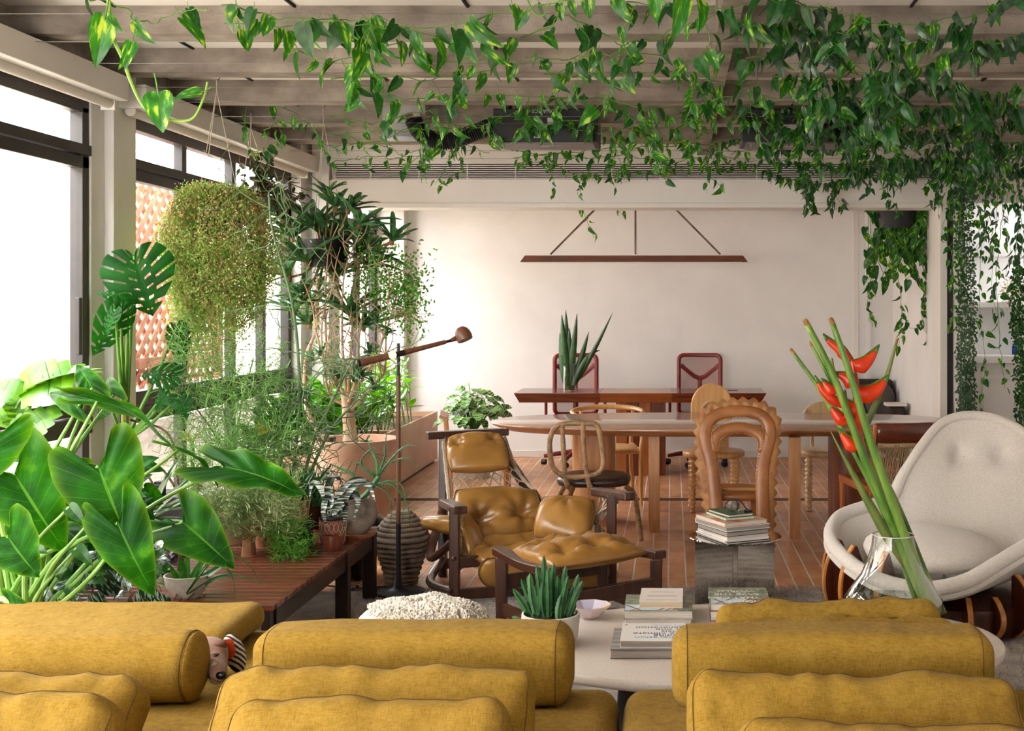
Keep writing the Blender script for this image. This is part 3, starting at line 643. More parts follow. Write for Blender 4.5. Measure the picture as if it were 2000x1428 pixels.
# vase of upright leaves on the desk
vz = empty('glass_cylinder_vase', P(1112, 764, 11.8) * 1, 0, 'clear glass cylinder vase on the desk', 'vase'); vz.location.z = zt
MB().lathe([(.001, .003), (.06, .003), (.06, .27)], 24, cap=False).build('body', CLEAR, vz)
MB().lathe([(.0, .013), (.055, .013), (.055, .06), (0, .06)], 24).build('water', mat('murky_water', '#4a4a18', '#2c3a12', rough=.2, scale=20), vz)
LSN = mat('snake_leaf', '#153a12', '#2c5c22', rough=.4, scale=22, stretch=(1, 1, .4), rand=.15)
sn = empty('snake_plant_cutting', vz.location + V((0, 0, .015)), 0, 'tall dark upright leaves standing in the glass vase on the desk', 'plant')
def strap(base, tip, w_, sag=0.0, n=10, fold=.25, side=None, tipk=1.6, name='leaf', par=None, mm=None, wmin=.35):
    """a strap leaf: V-section ribbon along an arc from base to tip"""
    base, tip = V(base), V(tip); mid = (base + tip) / 2 + V((0, 0, sag))
    pts = [(1 - t) ** 2 * base + 2 * t * (1 - t) * mid + t * t * tip for t in [k / n for k in range(n + 1)]]
    mb = MB(); rows = []
    for k, p in enumerate(pts):
        d = (pts[min(k + 1, n)] - pts[max(k - 1, 0)]).normalized(); sd = side or d.cross(V((0, 1, .2)))
        sd = V(sd); sd = (sd - d * sd.dot(d)); sd = sd.normalized() if sd.length > 1e-5 else V((1, 0, 0)); up = sd.cross(d).normalized()
        t = k / n; ww = w_ / 2 * (wmin + (1 - wmin) * min(1, t * 4)) * (1 - t ** tipk * .97)
        rows.append([p - sd * ww + up * ww * fold, p, p + sd * ww + up * ww * fold])
    mb.grid(lambda u, v: rows[round(u * n)][round(v * 2)], n, 2)
    o = mb.build(name, mm, par, world=True, angle=180); s_ = o.modifiers.new('solid', 'SOLIDIFY'); s_.thickness = .0025; s_.offset = 0
    return o
b0 = vz.location
for tx, ty, dx, w_, sg in ((1097, 614, -.02, .085, 0), (1105, 605, -.01, .075, 0), (1127, 612, .0, .07, .0), (1197, 610, .025, .045, -.05), (1150, 648, .02, .065, -.02), (1172, 685, .03, .055, .2), (1093, 650, -.03, .08, 0), (1112, 640, 0, .08, 0)):
    strap(b0 + V((dx, rnd.uniform(-.02, .02), .02)), P(tx, ty, 11.8 + rnd.uniform(-.06, .06)), w_, sg, par=sn, mm=LSN, tipk=3.2)
# pale plastic trough planter with leafy plants: box only (plants below)
PLB = mat('beige_planter', '#b8947a', '#c9a88f', rough=.6, scale=2)
pb = empty('trough_planter', (-2.66, 10.6, 0), 0, 'long beige planter box along the window behind the floor lamp', 'planter')
for y0, y1 in ((8.95, 10.75), (10.76, 12.75)):
    m_ = MB(); x0, x1 = -2.93, -2.43
    m_.box(x0, x0 + .02, y0, y1, .03, .52); m_.box(x1 - .02, x1, y0, y1, .03, .52); m_.box(x0 + .02, x1 - .02, y0, y0 + .02, .03, .52); m_.box(x0 + .02, x1 - .02, y1 - .02, y1, .03, .52)
    m_.build('trough', PLB, pb, sm=False, world=True)
    MB().box(x0 + .02, x1 - .02, y0 + .02, y1 - .02, .05, .47).build('soil', mat('bark_mulch', '#3a2517', '#6a4a33', rough=1, scale=40, bump=1), pb, sm=False, world=True)
    MB().box(x0 + .03, x1 - .03, y0 + .03, y1 - .03, 0, .03).build('plinth', BLACK, pb, sm=False, world=True)
# ================================================================ LIVING ROOM
import numpy as np
def rbox_mesh(w_, d_, h_, r, n=(18, 6, 10), disp=None):
    """rounded box with a displacement, as one welded mesh"""
    hx, hy, hz = w_ / 2, d_ / 2, h_ / 2
    bm = bmesh.new()
    def mp(p):
        q = V((max(-hx + r, min(hx - r, p.x)), max(-hy + r, min(hy - r, p.y)), max(-hz + r, min(hz - r, p.z))))
        d = p - q
        if d.length > 1e-9: d = d.normalized() * r
        q = q + d
        return disp(q) if disp else q
    def sp(n_, half):                                   # denser sampling near the rounded edges
        return [half * math.sin((k / n_ - .5) * math.pi) * .55 + half * (2 * k / n_ - 1) * .45 for k in range(n_ + 1)]
    X, Y_, Z = sp(n[0], hx), sp(n[1], hy), sp(n[2], hz)
    def face(A, B, f):
        g = [[bm.verts.new(mp(f(a, b))) for b in B] for a in A]
        for i in range(len(A) - 1):
            for j in range(len(B) - 1): bm.faces.new((g[i][j], g[i + 1][j], g[i + 1][j + 1], g[i][j + 1]))
    face(X, Z, lambda a, b: V((a, -hy, b))); face(X, Z, lambda a, b: V((-a, hy, b)))
    face(X, Y_, lambda a, b: V((a, b, hz))); face(X, Y_, lambda a, b: V((-a, b, -hz)))
    face(Y_, Z, lambda a, b: V((hx, a, b))); face(Y_, Z, lambda a, b: V((-hx, -a, b)))
    bmesh.ops.remove_doubles(bm, verts=bm.verts, dist=1e-5); bmesh.ops.recalc_face_normals(bm, faces=bm.faces)
    return bm
def bm_obj(name, bm, m, parent=None, sub=0):
    me = bpy.data.meshes.new(name); bm.to_mesh(me); bm.free(); me.materials.append(m)
    me.polygons.foreach_set('use_smooth', [True] * len(me.polygons)); o = bpy.data.objects.new(name, me); col.objects.link(o)
    if parent is not None: o.parent = parent
    if sub: b = o.modifiers.new('subsurf', 'SUBSURF'); b.levels = sub; b.render_levels = sub
    return o
YEL = fabric('mustard_linen', '#775a16', '#9d7d37', 900, .4, 14)
SEAM = mat('dark_mustard_seam', '#5a400c', rough=.9)
def rrect(w_, h_, r, n=8):
    out = []
    for cx_, cz_, a0 in ((w_ / 2 - r, h_ / 2 - r, 0), (-w_ / 2 + r, h_ / 2 - r, 90), (-w_ / 2 + r, -h_ / 2 + r, 180), (w_ / 2 - r, -h_ / 2 + r, 270)):
        for k in range(n + 1):
            a = R(a0 + 90 * k / n); out.append((cx_ + r * math.cos(a), cz_ + r * math.sin(a)))
    res = []
    for i in range(len(out)):
        a, b = out[i], out[(i + 1) % len(out)]; L_ = math.hypot(a[0] - b[0], a[1] - b[1]); k = max(1, int(L_ / .03))
        for j in range(k): res.append((lerp(a[0], b[0], j / k), lerp(a[1], b[1], j / k)))
    return res
def pillow(name, px0, px1, pyt, Y, lab, cat='cushion', h=.27, t=.15, tilt=46, seed=1, grp=None, roll=0, wr=1.0):
    """loose rectangular cushion leaning back; the top edge seen at pixel row pyt"""
    a, b = P(px0, pyt, Y), P(px1, pyt, Y); w_ = b.x - a.x
    zt_ = a.z; tl = R(tilt)
    e = empty(name, ((a.x + b.x) / 2, Y - math.sin(tl) * h / 2, zt_ - math.cos(tl) * h / 2 - math.sin(tl) * t * .3), 0, lab, cat, grp); e.rotation_euler = (-tl, R(roll), 0)
    sd = seed * 7.13
    def disp(q):
        u, v = q.x / (w_ / 2), q.z / (h / 2); edge = max(abs(u), abs(v))
        k = 1 + .35 * max(0, 1 - u * u) ** .5 * max(0, 1 - v * v) ** .5 - .12
        n1 = noise.noise(V((q.x * 9, sd, q.z * 4))) ; n2 = noise.noise(V((q.x * 17 + sd, q.z * 13, 3.1)))
        pk = math.exp(-((1 - v) / .35) ** 2) * noise.noise(V((q.x * 16, sd * 2, q.z * 6)))
        y = q.y * k + wr * (.013 * n1 + .006 * n2 + .026 * pk)
        z = q.z + wr * .020 * noise.noise(V((q.x * 6, sd + 9, 0))) * max(0, v) - .012 * (abs(u) ** 6) * v
        return V((q.x + wr * .006 * noise.noise(V((q.z * 12, sd, 4))), y, z))
    bm_obj('cover', rbox_mesh(w_, t, h, t * .42, (70, 10, 30), disp), YEL, e)
    for s_ in (-1, 1):
        pts = [disp(V((x, s_ * t * .36, z))) + V((0, s_ * .003, 0)) for x, z in rrect(w_ - .032, h - .032, .055)]
        MB().tube(pts, .0014, 5, wrap=True).build('seam', SEAM, e)
    return e
# seat modules
def module(x0, x1, y0, y1, z0, z1, lab, r=.07, name='sofa_module', seed=1):
    e = empty(name, ((x0 + x1) / 2, (y0 + y1) / 2, 0), 0, lab, 'sofa')
    def disp(q):
        top = smooth((q.z - (z0 + z1) / 2) / ((z1 - z0) / 2))
        return V((q.x, q.y, q.z + (.012 * (1 - (2 * q.x / (x1 - x0)) ** 2) + .005 * noise.noise(V((q.x * 5, q.y * 5, seed)))) * top))
    bm = rbox_mesh(x1 - x0, y1 - y0, z1 - z0, r, (24, 24, 8), disp); o = bm_obj('seat', bm, YEL, e); o.location = (0, 0, (z0 + z1) / 2)
    if z0 > .05:
        for sx in (-1, 1):
            for sy in (-1, 1): MB().lathe([(.02, 0), (.03, .01), (.03, z0 + .03)], 12, (sx * ((x1 - x0) / 2 - .12), sy * ((y1 - y0) / 2 - .12), 0)).build('foot', BLACK, e)
    return e
module(-2.6, -1.005, 2.5, 4.62, .08, .40, 'mustard sofa seat module where the dog sleeps', seed=2)
module(-.995, -.165, 2.5, 3.92, .08, .40, 'mustard sofa seat module left of the dark gap', seed=3)
module(-.150, 1.0, 2.5, 3.92, .08, .40, 'mustard sofa seat module right of the dark gap', seed=4)
module(1.012, 2.1, 2.5, 3.92, .08, .40, 'mustard sofa seat module at the far right edge', seed=5)
bk = empty('sofa_block', (-2.02, 4.35, .405), 0, 'pale lit mustard block cushion behind the left bolster', 'cushion')
bm_obj('cover', rbox_mesh(1.04, .44, .105, .05, (24, 16, 6), lambda q: V((q.x, q.y, q.z + .008 * noise.noise(q * 4)))), YEL, bk).location = (0, 0, .056)
def bolster(x0, x1, Y, z0, hh, dd, rr_, lab, seed, name='bolster'):
    e = empty(name, ((x0 + x1) / 2, Y, z0), 0, lab, 'cushion')
    w_ = x1 - x0
    def disp(q):
        n1 = noise.noise(V((q.x * 6, seed * 3.3, q.z * 6))) * .006 + noise.noise(V((q.x * 15, q.z * 9, seed))) * .003
        u = abs(q.x) / (w_ / 2); k = 1 + .05 * (1 - u * u)
        return V((q.x, q.y * k, q.z * k + n1 * smooth(q.z / hh * 2 + .6)))
    o = bm_obj('cover', rbox_mesh(w_, dd, hh, rr_, (60, 12, 14), disp), YEL, e); o.location = (0, 0, hh / 2 + .002)
    for s_ in (-1, 1):
        pts = [disp(V((s_ * (w_ / 2 - rr_ * .8), y, z))) * 1 + V((s_ * .002, 0, hh / 2)) for y, z in rrect(dd - .0, hh - .0, rr_)]
        MB().tube(pts, .0016, 5, wrap=True).build('seam', SEAM, e)
bolster(-1.258, -.30, 3.75, .40, .225, .22, .06, 'long mustard back bolster in the middle of the sofa', 1)
bolster(0.0, .965, 3.73, .40, .222, .22, .06, 'long mustard back bolster at the right of the dark gap', 2)
cy_ = empty('bolster', (-1.95, 3.74, .40), 0, 'round mustard bolster whose end faces the sleeping dog', 'cushion')
mb = MB(); rings = []
for i in range(41):
    t = i / 40; x = lerp(-.75, .50, t); u = min(1, (1 - t) * 1.25 / .03); k = 1 - .04 * (1 - u) ** 2
    rr_ = .108 * k * (1 + .03 * noise.noise(V((x * 5, 1, 1))))
    rings.append([V((x, rr_ * math.cos(a) * 1.05, .108 + rr_ * math.sin(a) + .004 * noise.noise(V((x * 12, math.cos(a) * 2, math.sin(a) * 2))))) for a in [2 * math.pi * k2 / 40 for k2 in range(40)]])
mb.loft(rings); mb.build('cover', YEL, cy_, angle=180)
mb = MB(); rings = [[V((.50 + dx, .108 * k * math.cos(a) * 1.05, .108 + .108 * k * math.sin(a))) for a in [2 * math.pi * k2 / 40 for k2 in range(40)]] for k, dx in ((.955, -.004), (.94, .004), (.8, .012), (.5, .019), (.1, .022))]
mb.loft(rings).build('end_cap', YEL, cy_, angle=180)
MB().tube([V((.492, .1055 * math.cos(a) * 1.05, .108 + .1055 * math.sin(a))) for a in [2 * math.pi * k2 / 40 for k2 in range(40)]], .002, 5, wrap=True).build('seam', SEAM, cy_)
pillow('cushion', 446, 1052, 1290, 3.44, 'mustard cushion leaning on the middle bolster', seed=1)
pillow('cushion', 462, 1003, 1350, 3.17, 'mustard cushion nearest the viewer in the middle', seed=2)
pillow('cushion', -140, 305, 1300, 3.44, 'mustard cushion leaning on the round bolster', seed=3, roll=2)
pillow('cushion', -190, 256, 1334, 3.20, 'mustard cushion in the lower left corner', seed=4, roll=3)
pillow('cushion', 1340, 1976, 1304, 3.42, 'wide mustard cushion leaning on the right bolster', seed=5, roll=.5)
pillow('cushion', 1432, 2060, 1396, 3.12, 'mustard cushion just showing at the bottom right edge', seed=6, roll=2)
pillow('cushion', 1400, 1843, 1198, 4.09, 'mustard cushion standing behind the right bolster below the glass vase', seed=7, tilt=-30, h=.27, t=.13, roll=-1.6)
pillow('cushion', 1440, 1872, 1222, 3.96, 'mustard cushion squeezed between the right bolster and the one behind it', seed=8, tilt=-24, h=.25, t=.10, roll=-1.8)
# ---- rug
RUGM = mat('taupe_shag', '#85786e', '#b3a59a', rough=1, scale=9, lo=.3, hi=.7, bump=.8, bscale=90, sheen=.3)
RUGM2 = mat('taupe_pile', '#978a7f', '#c6b9ae', rough=1, scale=30, lo=.3, hi=.7)
rug = empty('shag_rug', (.2, 5.2, 0), 0, 'thick taupe shag rug with carved ridges under the coffee table', 'rug')
def rugz(x, y):
    s_ = math.sin((y * 1.0 + .12 * math.sin(x * 2.3) + .05 * noise.noise(V((x * 2, y * 2, 0)))) * 42); return .016 + .014 * smooth(.5 + 1.1 * s_) * smooth((noise.noise(V((x * .9, y * .9, 5))) + .5))
mb = MB(); mb.grid(lambda u, v: V((lerp(-2.35, 2.9, u), lerp(2.9, 6.9, v), rugz(lerp(-2.35, 2.9, u), lerp(2.9, 6.9, v)) * min(1, (1 - v) * 60 + .1))), 160, 200); mb.build('pile_base', RUGM, rug, world=True, angle=180)
nr = np.random.default_rng(3); tv = []; tf = []
zones = [(-1.75, -.95, 5.4, 6.92, 11000), (-.95, .3, 6.1, 6.92, 6000), (.0, 1.0, 6.0, 6.92, 9000), (1.2, 2.2, 4.0, 5.8, 12000), (.9, 1.4, 5.0, 6.3, 2500), (-1.9, 2.2, 6.80, 6.93, 5000)]
for x0, x1, y0, y1, n in zones:
    for _ in range(n):
        x, y = nr.uniform(x0, x1), nr.uniform(y0, y1); z = rugz(x, y) - .004; a = nr.uniform(0, 6.28); l_ = nr.uniform(.012, .024); dx, dy = nr.normal(0, .008), nr.normal(0, .008); w_ = .0022; b = len(tv)
        tv += [(x - math.cos(a) * w_, y - math.sin(a) * w_, z), (x + math.cos(a) * w_, y + math.sin(a) * w_, z), (x + dx, y + dy, z + l_)]; tf.append((b, b + 1, b + 2))
m_ = MB(); m_.v = tv; m_.f = tf; m_.m = [0] * len(tf); m_.build('pile', RUGM2, rug, world=True, sm=False)['kind'] = 'stuff'
# ---- slatted bench
BEN = wood('dark_red_bench_slat', '#42180b', '#7a3a20', 0, rough=.32, coat=.4, bump=.05, rand=.2)
BENF = wood('bench_frame', '#150a07', '#241109', 1, rough=.4)
bn = empty('slatted_bench', (-2.08, 5.85, 0), 0, 'low dark red bench of crosswise slats holding the small pots', 'bench')
y = 4.98
slm = MB().box(-.475, .475, -.0285, .0285, .375, .398).mesh('slat', BEN, sm=False)
while y < 6.74:
    o = inst('slat', slm, bn, Matrix.Translation((0, y - 5.85, 0))); b = o.modifiers.new('bevel', 'BEVEL'); b.width = .003; y += .0665
for sx in (-1, 1): MB().box(sx * .44 - .018, sx * .44 + .018, -.89, .91, .285, .374).build('side_rail', BENF, bn, sm=False, bevel=.003)
for sx in (-1, 1):
    for yy in (-.80, .30, .84): MB().box(sx * .435 - .032, sx * .435 + .032, yy - .03, yy + .03, 0, .374).build('leg', BENF, bn, sm=False, bevel=.003)
for yy in (-.75, .3, .84): MB().box(-.4, .4, yy - .02, yy + .02, .30, .36).build('cross_rail', BENF, bn, sm=False)
# ---- coffee table
TERZ = mat('speckled_white_terrazzo', '#c4b8ae', '#cfc4bb', rough=.45, scale=3)
def speckle(m, c, sc, thr):
    nt = m.node_tree; N = nt.nodes.new; L = nt.links.new; b = nt.nodes['Principled BSDF']; src = b.inputs['Base Color'].links[0].from_socket
    tc = N('ShaderNodeTexCoord'); vo = N('ShaderNodeTexVoronoi'); vo.inputs['Scale'].default_value = sc; L(tc.outputs['Object'], vo.inputs[0])
    no = N('ShaderNodeTexNoise'); no.inputs['Scale'].default_value = sc * .4; L(tc.outputs['Object'], no.inputs[0])
    ml = N('ShaderNodeMath'); ml.operation = 'MULTIPLY'; ml.inputs[1].default_value = thr; L(no.outputs[0], ml.inputs[0])
    lt = N('ShaderNodeMath'); lt.operation = 'LESS_THAN'; L(vo.outputs[0], lt.inputs[0]); L(ml.outputs[0], lt.inputs[1])
    mx = N('ShaderNodeMix'); mx.data_type = 'RGBA'; mx.inputs['B'].default_value = c4(hexc(c)); L(lt.outputs[0], mx.inputs['Factor']); L(src, mx.inputs['A']); L(mx.outputs['Result'], b.inputs['Base Color'])
speckle(TERZ, '#6b5646', 120, .26)
ct = empty('coffee_table', (.31, 4.69, 0), 0, 'large oval white terrazzo coffee table in front of the sofa', 'table')
rg = lambda k, z: [V((x_ * k, y_ * k, z)) for x_, y_ in superell(.95, .57, 2.15, 96)]
MB().loft([rg(.96, .285), rg(.99, .292), rg(1, .305), rg(1, .322), rg(.995, .33)]).build('tabletop', TERZ, ct, angle=50)
for x, y in ((-.45, -.2), (.45, -.2), (-.45, .2), (.45, .2)): MB().lathe([(.06, 0), (.07, .02), (.05, .286)], 20, (x, y, 0)).build('leg', BLACK, ct)
# ---- chrome side table
MIRR = mat('mirror_steel', '#d8d4d0', rough=.015, metal=1)
s0 = empty('chrome_side_table', (.338, 6.55, 0), 0, 'round mirror polished side table with plate base', 'table')
MB().lathe([(.001, .372), (.246, .372), (.248, .375), (.248, .379), (.246, .382), (.001, .382)], 64).build('tabletop', MIRR, s0, angle=30)
MB().bar((-.215, -.03, .186), (0, .0, .186), .372, .006, up=Vector((0, 1, 0))).build('plate', MIRR, s0, sm=False)
MB().bar((0, .0, .186), (.205, -.045, .186), .372, .006, up=Vector((0, 1, 0))).build('plate', MIRR, s0, sm=False)
MB().bar((0, 0.0, .186), (0, .2, .186), .372, .006, up=Vector((1, 0, 0))).build('plate', MIRR, s0, sm=False)
MB().box(-.012, .012, -.014, .008, 0, .372).build('spine', MIRR, s0, sm=False)
# ---- books
PAGES = mat('book_pages', '#b9aea2', '#d8d0c6', rough=.9, scale=300, stretch=(.02, .02, 1), bump=.3)
def text_mesh(s_, size, m, align='LEFT'):
    cu = bpy.data.curves.new('lettering', 'FONT'); cu.body = s_; cu.size = size; cu.align_x = align; cu.extrude = .0001
    o = bpy.data.objects.new('tmp', cu); col.objects.link(o); dg = bpy.context.evaluated_depsgraph_get(); dg.update()
    me = bpy.data.meshes.new_from_object(o.evaluated_get(dg)); bpy.data.objects.remove(o); me.materials.clear(); me.materials.append(m); return me
def book(x, y, z, w_, d_, t, rz, cover, lab, spine_to='back', grp=None, pages=PAGES, over=.003):
    """lies flat; local x = width, local y = depth"""
    e = empty('book', (x, y, z), rz, lab, 'book', grp)
    MB().box(-w_ / 2 + over, w_ / 2 - over, -d_ / 2 + over, d_ / 2 - over, .002, t - .002).build('pages', pages, e, sm=False)
    cv = MB().box(-w_ / 2, w_ / 2, -d_ / 2, d_ / 2, t - .0025, t).box(-w_ / 2, w_ / 2, -d_ / 2, d_ / 2, 0, .0025)
    if spine_to == 'back': cv.box(-w_ / 2, w_ / 2, d_ / 2 - .0025, d_ / 2, .0025, t - .0025)
    elif spine_to == 'right': cv.box(w_ / 2 - .0025, w_ / 2, -d_ / 2, d_ / 2, .0025, t - .0025)
    elif spine_to == 'left': cv.box(-w_ / 2, -w_ / 2 + .0025, -d_ / 2, d_ / 2, .0025, t - .0025)
    elif spine_to == 'front': cv.box(-w_ / 2, w_ / 2, -d_ / 2, -d_ / 2 + .0025, .0025, t - .0025)
    cv.build('cover', cover, e, sm=False); return e
def lett(e, s_, x, y, t, size, m, flip=True, wide=1.0, name='lettering'):
    o = inst(name, text_mesh(s_, size, m), e); o.location = (x, y, t + .0003)
    o.rotation_euler = (0, 0, math.pi if flip else 0); o.scale = (wide, 1, 1); return o
BW = mat('book_white', '#e2ddd8', rough=.5); NAVY = mat('navy_ink', '#14204f', rough=.6); CYAN = mat('cyan_ink', '#1d8fc0', rough=.6); WINK = mat('white_ink', '#f2efec', rough=.6); TANI = mat('tan_ink', '#8a7460', rough=.6)
STRIPE, nt_, b_, L_ = M_('striped_cover')
wv = nt_.nodes.new('ShaderNodeTexWave'); wv.wave_type = 'BANDS'; wv.bands_direction = 'Y'; wv.inputs['Scale'].default_value = 17
tcx = nt_.nodes.new('ShaderNodeTexCoord'); L_(tcx.outputs['Object'], wv.inputs[0]); crx = nt_.nodes.new('ShaderNodeValToRGB'); crx.color_ramp.interpolation = 'CONSTANT'; crx.color_ramp.elements[1].position = .55
crx.color_ramp.elements[0].color = c4(hexc('#4f4a48')); crx.color_ramp.elements[1].color = c4(hexc('#c9c2bd')); L_(wv.outputs[0], crx.inputs[0]); L_(crx.outputs[0], b_.inputs['Base Color'])
GREYP = mat('grey_pages', '#7d746d', '#a39a92', rough=.9, scale=300, stretch=(.02, .02, 1), bump=.3)
zt0 = .331
x1b, x2b = (1193 - VX) * 4.47 / F, (1345 - VX) * 4.47 / F
b1 = book((x1b + x2b) / 2, 4.58, zt0, x2b - x1b, .30, .034, 0, STRIPE, 'thick grey striped book at the bottom of the front stack', 'right', pages=GREYP)
yb2 = 4.575; x1, x2 = (1211 - VX) * 4.45 / F, (1340 - VX) * 4.45 / F
b2 = book((x1 + x2) / 2, yb2, zt0 + .0345, x2 - x1, .245, .026, 0, BW, 'white paperback with blue lettering on the front stack', 'right', pages=GREYP)
xr = (x2 - x1) / 2 - .006
for s_, yy, m_, sz in (('Re', -.095, CYAN, .036), ('generation', -.068, CYAN, .036), ('Ending', -.040, NAVY, .036), ('the climate', -.012, NAVY, .036), ('crisis', .016, NAVY, .036), ('in one', .044, NAVY, .036), ('generation', .072, NAVY, .036), ('Paul Hawken', .098, CYAN, .018)):
    lett(b2, s_, xr, yy, .026, sz, m_, wide=1.18 if sz > .03 else 1.3)
MB().box(-.11, -.10, .095, .105, .026, .0264).build('emblem', mat('red_ink', '#a83a22', rough=.6), b2, sm=False)
COVG = mat('garden_photo_cover', '#3d4a34', '#9aa08c', rough=.35, scale=28, lo=.35, hi=.7, c3='#c9c6bc')
COVD = mat('dark_sleeve', '#2b2b25', '#4b4a40', rough=.4, scale=20)
x1, x2 = (1219 - VX) * 4.93 / F, (1353 - VX) * 4.93 / F
b3 = book((x1 + x2) / 2, 5.04, zt0, x2 - x1 - .01, .27, .022, 0, BW, 'pale book at the bottom of the rear stack', 'back')
b4 = book((x1 + x2) / 2, 5.04, zt0 + .0225, x2 - x1, .275, .036, 0, COVG, 'thick book with a garden photograph cover in the rear stack', 'right')
TRI = mat('terracotta_ink', '#8a5a48', rough=.5); PBL = mat('pale_blue_panel', '#a9c0cc', '#c9d6da', rough=.5, scale=9)
def house_cover(e, w_, d_, t):
    MB().prism([(-w_ / 2 + .004, -d_ / 2 + .002), (w_ * .28, -d_ / 2 + .002), (w_ * .1, -d_ * .22), (-w_ / 2 + .004, -d_ * .12)], t, t + .0003).build('cover_panel', PBL, e, sm=False)
    for x0, x1 in ((-.42, -.12), (-.28, -.5), (-.02, .18), (.08, .3), (.16, .44)):
        MB().prism([(x0 * w_, -d_ / 2 + .002), (x0 * w_ + .012, -d_ / 2 + .002), (x1 * w_ + .012, -d_ * .16), (x1 * w_, -d_ * .16)], t + .0003, t + .0005).build('cover_stripe', TRI, e, sm=False)
house_cover(b4, x2 - x1, .275, .036)
b5 = book((1292 - VX) * 5.0 / F, 5.06, zt0 + .059, .175, .235, .026, R(-1), mat('cream_cover', '#cfc4bd', '#d6ccc6', rough=.6, scale=6), 'small cream paperback on top of the rear stack', 'right', pages=mat('yellowed_pages', '#b8a283', '#d2bea0', rough=.9, scale=300, stretch=(.02, .02, 1)))
for s_, yy, sz in (('WORLD FUTURES', -.10, .013), ('HOW WILL WE EVER', -.03, .015), ('LIVE TOGETHER', .02, .013)):
    pass
for yy, w_ in ((-.095, .13), (-.035, .13), (-.022, .12), (.045, .10)):
    for k in range(int(w_ / .009)): MB().box(w_ / 2 - .009 * k - .006, w_ / 2 - .009 * k, yy, yy + .007, .026, .0262).build('print_mark', TANI, b5, sm=False)
x1, x2 = (1387 - VX) * 5.0 / F, (1505 - VX) * 5.0 / F
b6 = book((x1 + x2) / 2 + .005, 5.10, zt0, x2 - x1 + .01, .27, .040, 0, mat('brick_red_cover', '#8a2a1c', '#a13a28', rough=.4, scale=6), 'brick red book under the photo covered book at the right', 'right')
b7 = book((x1 + x2) / 2, 5.11, zt0 + .0405, x2 - x1, .285, .03, 0, COVG, 'photo covered book with white capital letters at the right of the table', 'left')
for s_, yy in (('WORLD', .085), ('SAVE THE', .03), ('THAT CAN', -.03), ('HOUSES', -.09)):
    o = lett(b7, s_, .085 if s_ != 'WORLD' else .07, yy, .0306, .043, WINK)
house_cover(b7, x2 - x1, .285, .03)
MB().box(.112, .118, -.142, .142, .002, .029).build('yellow_spine', mat('yellow_spine', '#c08a20', rough=.5), b7, sm=False)
# stack on the side table
zz = .3825; bs_ = [(.26, .34, .010, BLACK, 'black thin book at the bottom of the side table stack'), (.26, .33, .007, BW, 'thin white magazine just above the black book'), (.25, .33, .020, BW, 'white paperback low in the side table stack'),
    (.25, .32, .024, COVD, 'thick grey paged book with a photo spine in the side table stack'), (.265, .33, .024, BW, 'thick white book in the middle of the side table stack'), (.255, .32, .022, mat('bright_cover', '#b8452f', '#d9c8a8', rough=.4, scale=9, c3='#4f8a3a'), 'wide book with a green and red cover in the side table stack'),
    (.17, .24, .016, mat('leaf_cover', '#2f5a2a', '#7a9a5a', rough=.4, scale=14), 'small green paperback second from the top of the stack'), (.15, .22, .014, mat('dark_green_cover', '#12351d', '#2a5a34', rough=.4, scale=12), 'small dark green paperback on top of the side table stack')]
for k, (w_, d_, t, cv, lab) in enumerate(bs_):
    book(.315 + rnd.uniform(-.008, .012), 6.50 + rnd.uniform(-.01, .01), zz, w_, d_, t, R(26 + rnd.uniform(-3, 3)), cv, lab, 'back', pages=GREYP if k in (3, 4) else PAGES); zz += t + .0006
gl = empty('crystal_paperweight', (.32, 6.50, zz), 0, 'faceted glass ornament with a black cord on the top book', 'ornament')
mb = MB(); mb.ball((0, 0, .03), (.04, .035, .03), 7, 5); mb.build('crystal', mat('smoky_crystal', '#6b5a50', '#b0a49a', rough=.08, scale=40, metal=.4), gl, sm=False)
MB().tube(curve_pts([(-.04, 0, .012), (-.02, -.02, .055), (.04, 0, .05), (.075, -.02, .012), (.10, -.05, .004), (.06, -.06, .003)], 30), .0035, 6).build('cord', BLACK, gl)
MB().box(.03, .075, -.05, -.03, .0, .012).build('clasp', CHROME, gl, sm=False, bevel=.003)
# ---- cactus pot and dish on the coffee table
wp = empty('ribbed_white_pot', (-.455, 4.62, zt0), 0, 'white ribbed plant pot on the coffee table', 'pot')
mb = MB(); n = 120
def ringr(r, z, rib): return [V(((r + rib * math.cos(k * math.pi)) * math.cos(2 * math.pi * k / n), (r + rib * math.cos(k * math.pi)) * math.sin(2 * math.pi * k / n), z)) for k in range(n)]
mb.loft([ringr(.07, 0, 0), ringr(.092, .012, .001), ringr(.1, .03, .0015), ringr(.108, .1, .0018), ringr(.109, .118, .0), ringr(.102, .12, 0), ringr(.10, .1, 0)], cap=True)
mb.build('pot', mat('matt_white_ceramic', '#ccc6c0', '#d6d1cb', rough=.5, scale=6), wp, angle=50)
MB().lathe([(.001, .100), (.1, .1005), (.1, .102), (.001, .108)], 24).build('soil', SOIL, wp)
ds = empty('iridescent_dish', (-.335, 5.02, zt0), 0, 'iridescent violet and blue glass dish behind the cactus', 'dish')
IRI, nt_, b_, L_ = M_('iridescent_glass')
lw = nt_.nodes.new('ShaderNodeLayerWeight'); lw.inputs[0].default_value = .55; cr_ = nt_.nodes.new('ShaderNodeValToRGB'); L_(lw.outputs['Facing'], cr_.inputs[0])
for k, (p_, c_) in enumerate(((0, '#cfd6ff'), (.3, '#7fb6ff'), (.55, '#b58cff'), (.8, '#ff9ad8'), (1, '#ffd9a8'))):
    el = cr_.color_ramp.elements[0] if k == 0 else (cr_.color_ramp.elements[1] if k == 4 else cr_.color_ramp.elements.new(p_)); el.position = p_; el.color = c4(hexc(c_))
